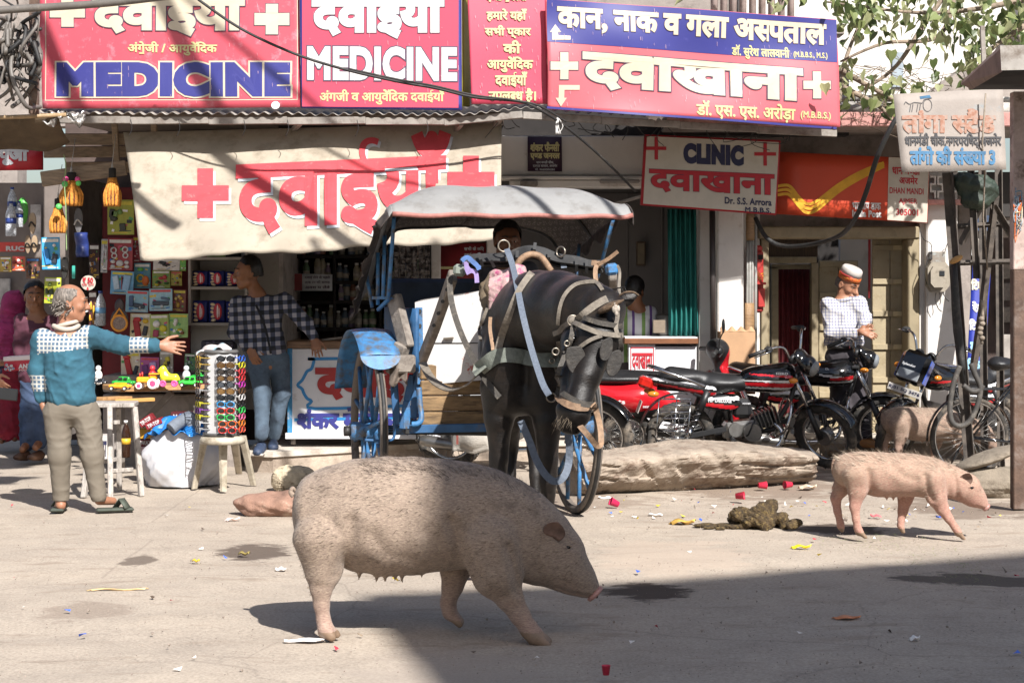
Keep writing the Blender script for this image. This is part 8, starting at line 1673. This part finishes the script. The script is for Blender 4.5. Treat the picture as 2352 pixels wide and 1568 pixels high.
for i in range(130):
 x, y = (rk_.uniform(1350, 2345), rk_.gauss(1165, 24)) if i % 3 else (rk_.uniform(0, 2340), rk_.uniform(1160, 1540)); p = G(x, max(y, 1122)); lt.use(cm(rk_.choice(['#e8e2da', '#d8cfc4', '#c83a4a', '#3f66c8', '#d8c040', '#8a7a68', '#5a4c40', '#e8e2da']))); s_ = rk_.uniform(.006, .02); R = Euler((rk_.gauss(0, .4), rk_.gauss(0, .4), rk_.uniform(0, 6))).to_matrix(); lt.add([p+R@Vector((a_*s_, c_*s_*.6, .3*s_*a_*c_))+Vector((0, 0, .008)) for a_, c_ in ((-1, -1), (1, -.8), (1.1, .9), (-.8, 1))], [(0, 1, 2), (0, 2, 3)], False)
lt.build('litter', kind='stuff', fixn=False)
whp, redl = cm('#efeae6', .7), cm('#d0304a', .4)
def scrap(x, y, w_, h_, m, label, cat='litter', rot=0.0, name='scrap', up=.012):
 p = G(x, y); sd_ = x*.37+y; b = MB(m); R = rotz(rot); b.grid(lambda u, v: p+R@Vector(((u-.5)*w_*(1-.35*v*math.sin(sd_)), (v-.5)*h_*(1+.5*math.sin(u*7+sd_)), up*(.35+math.sin(u*9+sd_)*.3+math.sin(v*7+u*4+sd_)*.35)+.004)), 8, 6, (0, 0, .002)); b.build(name, label=label, cat=cat)
scrap(698, 1473, .17, .05, whp, 'torn white paper strip on the road under the sow\'s tail', rot=.1); scrap(645, 1310, .06, .03, whp, 'crumpled white scrap left of the sow\'s hind leg', up=.02); scrap(535, 1196, .09, .03, cm('#e8d0c8'), 'pinkish paper strip left of the flat brown stone', rot=.5, up=.02); scrap(1390, 1146, .13, .04, whp, 'white and red packet beside the cart wheel', rot=.2, up=.018); scrap(1568, 1203, .14, .08, cm('#c9a050'), 'crumpled golden wrapper left of the dung heap', up=.03); scrap(1840, 1259, .10, .04, cm('#f0dc2a'), 'bright yellow wrapper below the dung heap', up=.02); scrap(1945, 1421, .11, .05, cm('#c9825a'), 'orange brown wrapper in the shaded foreground'); scrap(2101, 1470, .04, .03, whp, 'small white scrap in the shaded foreground at the right', up=.02); scrap(2010, 1187, .08, .04, cm('#e06a70'), 'pink scrap behind the young pig\'s hind leg', up=.016); scrap(2160, 1189, .05, .02, cm('#3f66c8'), 'blue scrap beside the young pig\'s front leg'); scrap(1855, 1121, .12, .09, cm('#d9c3aa'), 'bent beige cardboard at the right end of the long stone', up=.03); scrap(1505, 1184, .10, .03, whp, 'white scrap below the middle of the long stone'); scrap(270, 1357, .26, .012, cm('#c8ae80'), 'thin straw stick on the road at the left', cat='stick', rot=.05); scrap(2205, 1130, .07, .03, cm('#e0cc3a'), 'yellow and red wrapper under the young pig\'s chin', up=.02); scrap(1085, 1325, .08, .05, cm('#b07a60'), 'reddish scrap under the sow\'s front leg', up=.02); scrap(450, 1291, .04, .03, cm('#d8b83a'), 'small yellow scrap beside the dark damp stain', up=.015); scrap(560, 1275, .06, .04, cm('#8f7f4a'), 'dry leaf inside the damp stain', 'leaf', up=.02)
def cup(x, y, m, label, ax, sz=.03):
 p = G(x, y); p.z = sz*.9; b = MB(m); b.lathe([(0, .002), (sz*.72, 0), (sz, sz*2.1), (sz*1.08, sz*2.15), (sz*.9, sz*2.05), (sz*.66, sz*.2), (0, sz*.2)], p, ax, 16); b.build('paper_cup', label=label, cat='cup')
for x, y, m, l, ax in ((1690, 1147, redl, 'red paper cup lying below the middle of the long stone', (.9, -.3, .1)), (1742, 1122, redl, 'red paper cup lying tight under the long stone', (1, .2, 0)), (1818, 1120, redl, 'red paper cup near the right end of the long stone', (-.9, -.4, 0)), (1916, 1128, cm('#d8a08c'), 'open paper cup facing the road by the young pig', (.3, -.9, .1)), (1420, 1167, cm('#d02a5a'), 'magenta cup on its side next to the cart wheel', (-.8, -.2, .4)), (1392, 1558, cm('#c8304a'), 'red and white lid at the bottom of the picture', (0, 0, 1))): cup(x, y, m, l, ax, .03 if y < 1500 else .018)
dk_ = thing('clinic_desk', 'white clinic desk with red lettered front panel and wooden edge', 'desk', tuple(P(1510, 985, 17.25))); b = MB(cw); b.pbox(1444, 790, 1505, 985, 17.2, .02, .004); b.pbox(1505, 795, 1600, 985, 17.22, .55, .006); b.build('panel', dk_)
b = MB(mat('desk edge wood', '#8c5a3a', .45, var=.2)); b.pbox(1434, 777, 1604, 790, 17.16, .7, .006); b.use(cw); b.pbox(1436, 774, 1602, 777, 17.18, .66); b.build('desk_top', dk_)
fn = plane_fn((1444, 790, 17.2), (1505, 790, 17.2), (1444, 870, 17.2)); b = MB(redk)
for x0, y0, x1, y1 in ((1448, 797, 1502, 799.5), (1448, 797, 1450, 880), (1500, 797, 1502, 880)): rect_on(b, fn, x0, y0, x1, y1, .003, redk)
text(b, fn, 'दवाखाना', 1452, 810, 1499, 850, redk, .03); b.build('lettering', dk_)
b = MB(mat('old grey monitor', '#4c4844', .5)); b.pbox(1510, 722, 1545, 770, 17.5, .25, .01); b.use(mat('beige device', '#8a7a68', .6)); b.pbox(1500, 735, 1528, 765, 17.4, .02, .005); b.build('monitor', label='old dark monitor on the clinic desk', cat='monitor')
tc = mat('teal curtain', '#1f7f78', .8, var=.15, scale=4, bmp=.1); b = MB(tc); b.grid(lambda u, v: P(1533+66*u+12*v*(.3+u*.2), 480+292*v, 17.45)+Vector((0, .035*math.sin(u*38+v*2)+.015*math.sin(u*17-v*5), 0)), 60, 14, (0, .006, 0)); b.build('teal_curtain', label='teal curtain hanging at the clinic doorway', cat='curtain')
b = MB(mat('corrugated cardboard', '#c9a07a', .85, var=.1, scale=5, dirt=('#9a7450', .6, .75, 5))); b.pbox(1655, 762, 1735, 905, 16.95, .3, .004); b.grid(lambda u, v: P(1655+80*u, 762-8*v*(1+.6*math.sin(u*23)), 16.95)+Vector((0, .05*v, 0)), 30, 3, (0, .004, 0)); b.build('cardboard_box', label='torn open cardboard box behind the scooter', cat='box')
pb = thing('post_box', 'red wall mounted post box beside the grey conduits', 'post box', tuple(P(1742, 715, 17.4))); prd = mat('post box red', '#c23a35', .45, var=.12, dirt=('#8a4a40', .6, .75, 10)); b = MB(prd); b.pbox(1722, 575, 1754, 718, 17.4, .22, .02); b.pbox(1720, 563, 1752, 578, 17.36, .26, .02); b.pbox(1722, 648, 1760, 654, 17.33, .1, .006); b.pbox(1742, 662, 1757, 705, 17.37, .04, .004); b.use(void_m); b.pbox(1742, 585, 1753, 596, 17.375, .04); b.build('body', pb)
fn = plane_fn((1722, 575, 17.37), (1754, 575, 17.37), (1722, 718, 17.37)); b = MB()
for k in range(3): stroke_on(b, fn, [(1738+k*.3, 622+k*6), (1744, 630+k*6), (1753, 627+k*6)], 2.2, .034, MATS['postal yellow'])
b.build('emblem', pb)
cd = thing('conduit_pipes', 'bundle of grey conduit pipes bound with brown tape', 'pipes', tuple(P(1725, 870, 17.2))); b = MB(mat('grey conduit', '#a7a49e', .5, var=.1, dirt=('#7f7a72', .5, .7, 9)))
for i, x in enumerate((1716, 1722, 1728, 1735)): b.cyl(P(x, 870, 17.3), P(x+1, 480, 17.3), .012+.003*(i % 2), 10)
b.build('pipes', cd); b = MB(mat('brown packing tape', '#a5825c', .45, var=.2, stretch=(1, 1, 12), bmp=.3)); b.lathe([(.055, 0), (.06, .05), (.055, .12), (.06, .2), (.052, .25)], P(1724, 552, 17.3), (0, 0, 1), 14, sy=.6); b.lathe([(.045, 0), (.06, .3), (.065, .5), (.06, .62)], P(1722, 848, 17.3), (0, 0, 1), 14, sy=.6); b.build('tape', cd)
mb_ = thing('meter_box', 'grey electricity meter on the white pillar', 'meter', tuple(P(2156, 672, 17.5))); gm = mat('meter grey', '#a69c8c', .5, var=.12, dirt=('#7d7264', .55, .7, 10)); b = MB(gm); b.prism([(2140, 602), (2172, 602), (2182, 615), (2182, 655), (2170, 670), (2142, 670), (2131, 655), (2131, 615)], lambda x, y, k: P(x, y, 17.42)+Vector((0, .12*k, 0))); b.prism([(2144, 612), (2168, 612), (2174, 622), (2174, 650), (2166, 660), (2146, 660), (2138, 650), (2138, 622)], lambda x, y, k: P(x, y, 17.37)+Vector((0, .06*k, 0))); b.use(mat('meter glass', '#3a3c3e', .1)); b.pbox(2158, 622, 2170, 634, 17.362, .02, .004); b.build('case', mb_)
b = MB(mat('meter plate', '#8f8478', .6, dirt=('#a9b0ae', .5, .7, 16))); b.pbox(2136, 578, 2172, 604, 17.48, .06, .006); b.use(black_i); b.pbox(2134, 578, 2142, 596, 17.46, .04, .004); b.build('top_plate', mb_)
b = MB(black_r)
for pts in ([(2150, 672), (2148, 690), (2154, 705)], [(2158, 672), (2160, 692), (2158, 700)], [(2166, 670), (2172, 685), (2180, 692)], [(2140, 580), (2138, 560), (2120, 548), (2112, 520)], [(2170, 580), (2176, 560), (2186, 548)], [(2134, 590), (2124, 620), (2128, 650), (2140, 668)]): b.tube(smooth_path([P(x, y, 17.45) for x, y in pts], 5), .004, 5)
b.build('wire', mb_)
b = MB(mat('dark pipe', '#3a3230', .5)); b.cyl(P(1638, 800, 17.15), P(1636, 480, 17.15), .028, 12); b.build('drain_pipe', label='dark drain pipe down the white clinic pillar', cat='pipe')
b = MB(mat('printed rice sack', '#cfc8be', .6, var=.12, scale=5, dirt=('#6a5a4c', .55, .75, 6), bmp=.3)); b.grid(lambda u, v: P(1030+88*u+10*v, 950+88*v, 15.62)+Vector((0, -.10*math.sin(math.pi*u)**.6*math.sin(math.pi*min(v+.1, 1))**.6, .015*math.sin(u*9))), 20, 14, (0, .10, 0)); f2 = lambda x, y, o=0: P(x, y, 15.485-o); rect_on(b, f2, 1057, 955, 1098, 981, .0, mat('sack brown', '#4a3a34')); text(b, f2, 'INDIA', 1060, 957, 1095, 967, palew, .05); text(b, f2, 'GATE', 1062, 969, 1094, 979, palew, .05); rect_on(b, f2, 1048, 960, 1053, 1020, .0, mat('sack red', '#8a4238')); b.build('rice_sack', label='printed rice sack slung on the motorcycle behind the cart', cat='sack')
lp = thing('lattice_pole', 'black angle iron lattice pole strung with rope and hose', 'pole', tuple(G(2240, 1108))); b = MB(mat('grimy angle iron', '#675d54', .6, var=.25, scale=8, dirt=('#3a3431', .45, .65, 7)))
def Lbar(a, c, w_=.06, d1=14.9, d2=14.9):
 p, q = P(a[0], a[1], d1), P(c[0], c[1], d2); b.bar(p, q, w_, .007); b.bar(p+Vector((-w_/2, w_/2, 0)), q+Vector((-w_/2, w_/2, 0)), .007, w_)
Lbar((2186, 396), (2240, 1108), .07); Lbar((2262, 300), (2268, 1085), .05, 15.6, 15.6); Lbar((2236, 390), (2250, 640), .045); Lbar((2300, 390), (2306, 1080), .05, 15.7, 15.7)
for a, c in (((2200, 604), (2345, 600)), ((2204, 520), (2345, 512)), ((2272, 446), (2212, 560)), ((2285, 470), (2348, 575)), ((2290, 450), (2262, 690)), ((2262, 690), (2238, 850)), ((2196, 405), (2262, 480))): Lbar(a, c, .045, 14.95, 15.1)
b.build('frame', lp)
b = MB(black_r); b.loft([[P(x+w2*math.cos(t), y, 14.8)+Vector((0, .05*math.sin(t), 0)) for t in np.linspace(0, 6.28, 10, endpoint=False)] for x, y, w2 in ((2192, 600, 5), (2192, 640, 8), (2195, 700, 10), (2200, 760, 11), (2208, 830, 9), (2213, 880, 7))]); b.build('rubber_wrap', lp)
b = MB(mat('worn rubber hose', '#4f4b47', .7, var=.25, dirt=('#8d857b', .5, .7, 8)))
for pts in ([(2205, 840), (2190, 880), (2182, 935), (2187, 968), (2205, 978), (2228, 965), (2245, 930), (2252, 890), (2240, 860), (2230, 835)], [(2212, 884), (2232, 898), (2250, 895), (2258, 884)]): b.tube(smooth_path([P(x, y, 14.7) for x, y in pts], 6), .022, 8)
b.build('hose', lp); b = MB(mat('knotted rope', '#9a8c7c', .9, var=.3, bmp=.5)); b.tube(smooth_path([P(2254, 690, 14.75), P(2257, 730, 14.75), P(2252, 760, 14.75), P(2256, 790, 14.75)], 4), .012, 6)
for i in range(5): b.ell(P(2255+rk_.gauss(0, 2), 732+i*11, 14.74), (.025, .025, .02), nu=8, nv=6)
b.tube([P(2264, 215, 14.5), P(2256, 330, 14.5), P(2262, 400, 14.6), P(2258, 500, 14.7), P(2268, 620, 14.75)], .007, 6); b.use(mat('straw cloth', '#c2955c', .9)); b.ell(P(2196, 596, 14.75), (.06, .03, .025), Matrix.Rotation(-.5, 3, 'Y')); b.build('rope', lp)
body('cloth_bundle', [('e', tuple(P(2238+dx, 430+dy, 14.9)), (r1, .09, r2), None) for dx, dy, r1, r2 in ((0, 0, .15, .11), (-25, -15, .08, .08), (25, 10, .1, .1), (10, 35, .09, .07), (-10, 30, .08, .06))], .012, mat('dark green tarp', '#2f3d30', .6, var=.3, scale=9, bmp=.3), None, .03, fn=lambda V: V+np.stack([wob(V, 25, .012, 3), wob(V, 22, .012, 5), wob(V, 24, .012, 6)], 1), label='dark green tarpaulin bundle stuffed into the lattice pole', cat='bundle')
b = MB(rust); p0, p1 = G(2340, 1168), P(2340, 212, gd(1168)); b.bar(p0, p1, .10, .10, bev=.006); b.use(mat('pinkish paint', '#cbb3a8', .8, var=.2, dirt=('#6d5547', .5, .65, 5))); b.bar(P(2340, 620, gd(1168)-.004), P(2340, 212, gd(1168)-.004), .103, .103, bev=.006); b.build('post', label='rusty square post with old pinkish paint at the right edge', cat='post')
b = MB()
for i, c_ in enumerate(('#9aa0a8', '#c8b890', '#d8703a', '#b0b8c0', '#5a8a9a')):
 b.use(cm(c_)); 
 for k in range(9): b.tube(smooth_path([P(2334+rk_.uniform(-6, 14), 490+rk_.gauss(0, 22), 13.1+rk_.uniform(-.06, .06)) for _ in range(4)], 4), .004, 4)
b.build('thread_bundle', label='tangle of coloured threads tied to the rusty post', cat='threads')
tr_ = thing('tin_roof', 'tin roof corner with grey fascia above the rusty post', 'roof', tuple(P(2300, 200, 13.2))); b = MB(galv); b.add([P(2208, 196, 13.6), P(2298, 112, 12.2), P(2640, 105, 12.2), P(2600, 190, 13.6), P(2298, 104, 12.2), P(2208, 188, 13.6)], [(5, 4, 1, 0), (0, 1, 2, 3)], False); b.add([P(2297, 105, 12.18), P(2640, 98, 12.18), P(2640, 155, 12.18), P(2300, 162, 12.18)], [(0, 1, 2, 3)], False); b.build('fascia', tr_)
b = MB(mat('brown tin side', '#8a7466', .7, var=.15, dirt=('#5a483c', .5, .7, 7))); b.add([P(2208, 194, 13.58), P(2299, 110, 12.19), P(2302, 165, 12.19), P(2232, 206, 13.4)], [(0, 1, 2, 3)], False); b.build('side_panel', tr_)
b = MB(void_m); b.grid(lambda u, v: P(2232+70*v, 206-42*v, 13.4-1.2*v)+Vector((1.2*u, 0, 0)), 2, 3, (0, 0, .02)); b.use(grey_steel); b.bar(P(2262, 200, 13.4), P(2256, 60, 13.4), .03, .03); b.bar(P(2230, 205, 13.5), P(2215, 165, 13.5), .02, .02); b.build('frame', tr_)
cg = mat('grey cable sheath', '#77716b', .55, var=.15, dirt=('#a39a90', .55, .75, 8))
def cable(pts, r, m, label, grp=None, n=8): b = MB(m); b.tube(smooth_path([P(*p) for p in pts], n), r, 8); return b.build('cable', label=label, cat='cable', group=grp)
cable([(-80, 30, 14.2), (60, 20, 14.2), (240, 8, 14.1), (430, -14, 14.0)], .030, cg, 'thick grey cable crossing the top left corner')
cable([(420, -30, 14.6), (470, 10, 14.6), (560, 70, 14.6), (680, 125, 14.6), (800, 162, 14.7), (920, 189, 14.8), (1000, 203, 14.9), (1090, 224, 15.0), (1190, 233, 15.1), (1235, 250, 15.15), (1300, 292, 15.4), (1380, 360, 15.8), (1460, 440, 16.3)], .011, black_r, 'black cable sagging across the pink banners to the clinic')
cable([(800, 158, 14.66), (920, 184, 14.76), (1000, 198, 14.86), (1090, 219, 14.96), (1180, 230, 15.06), (1240, 244, 15.1), (1300, 280, 15.3)], .008, black_r, 'thinner black cable running beside the sagging one')
cable([(2075, 250, 15.0), (2048, 290, 15.0), (2015, 360, 15.1), (1990, 440, 15.3), (1965, 500, 15.6), (1930, 540, 16.2), (1870, 560, 16.7), (1800, 565, 17.0), (1760, 545, 17.1), (1735, 500, 17.2)], .021, black_r, 'heavy black hose looping from the stand sign to the conduits')
b = MB(mat('white rag', '#e4e2de', .8)); 
for i in range(7): b.tube(smooth_path([P(1283+rk_.gauss(0, 2), 268, 15.3), P(1282+rk_.gauss(0, 5), 290, 15.3), P(1281+rk_.gauss(0, 5), 308, 15.3)], 3), .004, 4)
b.build('torn_string', label='frayed white string tied to the black cable', cat='string')
b = MB(black_r)
for i in range(22):
 x = rk_.uniform(1130, 1900); y, d = on_eave(x); b.tube(smooth_path([P(x, y+14, d+.1), P(x+rk_.uniform(-30, 30), y+30+rk_.random()*20, d+.15), P(x+rk_.uniform(-60, 60), y+22+rk_.random()*50, d+.2)], 5), .0035, 4)
for x in (560, 660, 820, 980, 300, 410): y, d = on_eave(x); b.tube(smooth_path([P(x, y+14, d), P(x+3, y+34, d), P(x-4, y+52, d)], 4), .003, 4)
b.build('loose_wires', aw)
ct_ = thing('cable_tangle', 'thick tangle of old cables on a post at the top left', 'cables', tuple(P(70, 240, 14.9))); b = MB(rust); b.bar(P(78, 262, 15.1), P(80, -200, 15.1), .07, .07); b.build('post', ct_)
for i in range(34):
 b = MB(cg if i % 4 else black_r); x, y = rk_.uniform(10, 90), rk_.uniform(20, 110); pts = [P(x, y, 14.9+rk_.uniform(-.15, .15))]
 for k in range(4): x = min(max(x+rk_.gauss(0, 26), -20), 92); y = min(y+rk_.gauss(28, 34), 246); pts.append(P(x, y, 14.9+rk_.uniform(-.2, .2)))
 b.tube(smooth_path(pts, 7), rk_.choice([.006, .009, .014, .018]), 6); b.build('cable', ct_)
def over(tx, ty, td, tx2, ty2, td2, r, label, Y=11.5):
 out = []
 for x, y, d in ((tx, ty, td), (tx2, ty2, td2)): p = P(x, y, d); t = (p.y-Y)/(-SUN.y); out.append(p+SUN*t*1.0)
 a, c = out; e = c-a; b = MB(black_r); b.tube(smooth_path([a-e*2.2+Vector((0, 0, .5)), a-e*.6, a, (a+c)/2-Vector((0, 0, .02)), c, c+e*.8, c+e*2.5+Vector((0, 0, .4))], 6), r, 8); b.build('overhead_cable', label=label, cat='cable')
over(365, 0, 15.5, 480, 248, 15.5, .036, 'left overhead cable above the road, one of a close pair'); over(385, 0, 15.5, 500, 248, 15.5, .034, 'right overhead cable above the road, one of a close pair'); over(100, 60, 15.5, 180, 250, 15.5, .055, 'stout overhead cable above the left end of the road'); over(445, 10, 15.5, 690, 240, 15.5, .02, 'thin overhead cable slanting above the first banner'); over(1105, 430, 12.6, 1235, 488, 12.1, .034, 'overhead cable above the cart roof', 9.0); over(1330, 435, 12.6, 1420, 488, 12.1, .034, 'overhead cable above the right end of the cart roof', 9.0)
tree = thing('peepal_tree', 'leafy branches with heart shaped leaves above the post office', 'tree', (6.6, 17.2, 0)); bark = mat('grey bark', '#a08e7c', .9, var=.25, scale=9, bmp=.5)
b = MB(bark); b.tube(smooth_path([(6.6, 17.2, 0), (6.55, 17.2, 2), (6.3, 17.1, 4.2), (5.8, 17, 6.5)], 5), [.2-.007*i for i in range(16)], 10); b.build('trunk', tree)
br_ = [[(2250, -120, 16.9), (2130, 45, 16.7), (2060, 150, 16.6), (1985, 205, 16.6), (1925, 235, 16.6)], [(2200, -60, 16.6), (2160, 80, 16.5), (2030, 100, 16.3), (1930, 142, 16.3)], [(1925, 235, 16.5), (1945, 130, 16.6), (1990, 20, 16.8)], [(2352, 0, 16.5), (2250, 20, 16.4), (2150, 30, 16.3), (2050, 25, 16.3), (1900, 5, 16.5)], [(1930, 160, 16.2), (2000, 200, 16.2), (2080, 240, 16.1), (2170, 262, 16.1)], [(2352, 60, 16.3), (2280, 110, 16.2), (2240, 160, 16.1)], [(1935, 200, 16.2), (2020, 245, 16.2), (2060, 290, 16.1)]]
b = MB(bark)
for p in br_: q = smooth_path([P(*x) for x in p], 6); b.tube(q, [.028-.02*i/len(q) for i in range(len(q))], 7)
b.build('branch', tree)
lv = []
for nm, c_ in (('leaf light', '#c3c795'), ('leaf mid', '#94a065'), ('leaf dark', '#5f7040')):
 m, n, bs = newmat('peepal '+nm); c_ = lin(c_); n.links.new(ramp(n, noise(n, coord(n), 7, 4), [(.3, tuple(x*.75 for x in c_)), (.7, c_)]), bs.inputs['Base Color']); bs.inputs['Roughness'].default_value = .38; tl = n.nodes.new('ShaderNodeBsdfTranslucent'); tl.inputs[0].default_value = (*[min(x*1.3, 1) for x in c_], 1); ms = n.nodes.new('ShaderNodeMixShader'); ms.inputs[0].default_value = .3; out = [q for q in n.nodes if q.type == 'OUTPUT_MATERIAL'][0]; n.links.new(bs.outputs[0], ms.inputs[1]); n.links.new(tl.outputs[0], ms.inputs[2]); n.links.new(ms.outputs[0], out.inputs[0]); lv.append(m)
b = MB(); hs_ = [(0, 0), (.32, .12), (.46, -.12), (.36, -.45), (.12, -.74), (.0, -1.08), (-.12, -.74), (-.36, -.45), (-.46, -.12), (-.32, .12)]
def leaf(p, s_):
 R = Euler((rk_.gauss(.3, .5), rk_.gauss(0, .5), rk_.uniform(0, 6.28))).to_matrix(); b.use(rk_.choice(lv)); fold = rk_.uniform(.05, .25)
 b.add([p+R@Vector((x*s_, fold*s_*abs(x)-.12*s_*y*y, y*s_)) for x, y in hs_], [(0, 1, 2, 3, 4, 5), (0, 5, 6, 7, 8, 9)], False)
lr = [((1850, -20, 16.6), 50, 20, 26), ((1960, 20, 16.5), 60, 28, 50), ((2060, -10, 16.5), 60, 30, 45), ((2160, 40, 16.4), 60, 45, 90), ((2230, 80, 16.3), 45, 50, 75), ((2290, 40, 16.3), 50, 40, 90), ((2330, 80, 16.2), 35, 35, 45), ((1990, 40, 16.2), 35, 30, 24), ((2030, 205, 16.1), 45, 25, 40), ((2095, 225, 16.0), 40, 22, 40), ((1950, 170, 16.2), 22, 45, 16), ((2240, 150, 16.1), 30, 25, 24), ((2060, 80, 16.4), 40, 40, 16), ((2140, -120, 16.3), 220, 70, 200), ((2400, 60, 16.4), 60, 90, 90), ((1900, -90, 16.3), 90, 50, 60)]
for (x, y, d), sx_, sy_, n_ in lr:
 for i in range(n_): leaf(P(x+rk_.gauss(0, sx_), y+rk_.gauss(0, sy_), d+rk_.gauss(0, .3)), rk_.uniform(.065, .12))
b.build('crown', tree, fixn=False)
dr = mat('dry twig', '#8a7866', .9); b = MB(dr)
for i in range(60): x, y = rk_.uniform(1930, 2130), rk_.uniform(150, 275); b.tube(smooth_path([P(x, y, 16.3+rk_.gauss(0, .2)), P(x+rk_.gauss(30, 25), y+rk_.gauss(8, 18), 16.3), P(x+rk_.gauss(60, 40), y+rk_.gauss(14, 25), 16.3)], 3), .003, 4)
b.build('twigs', tree)
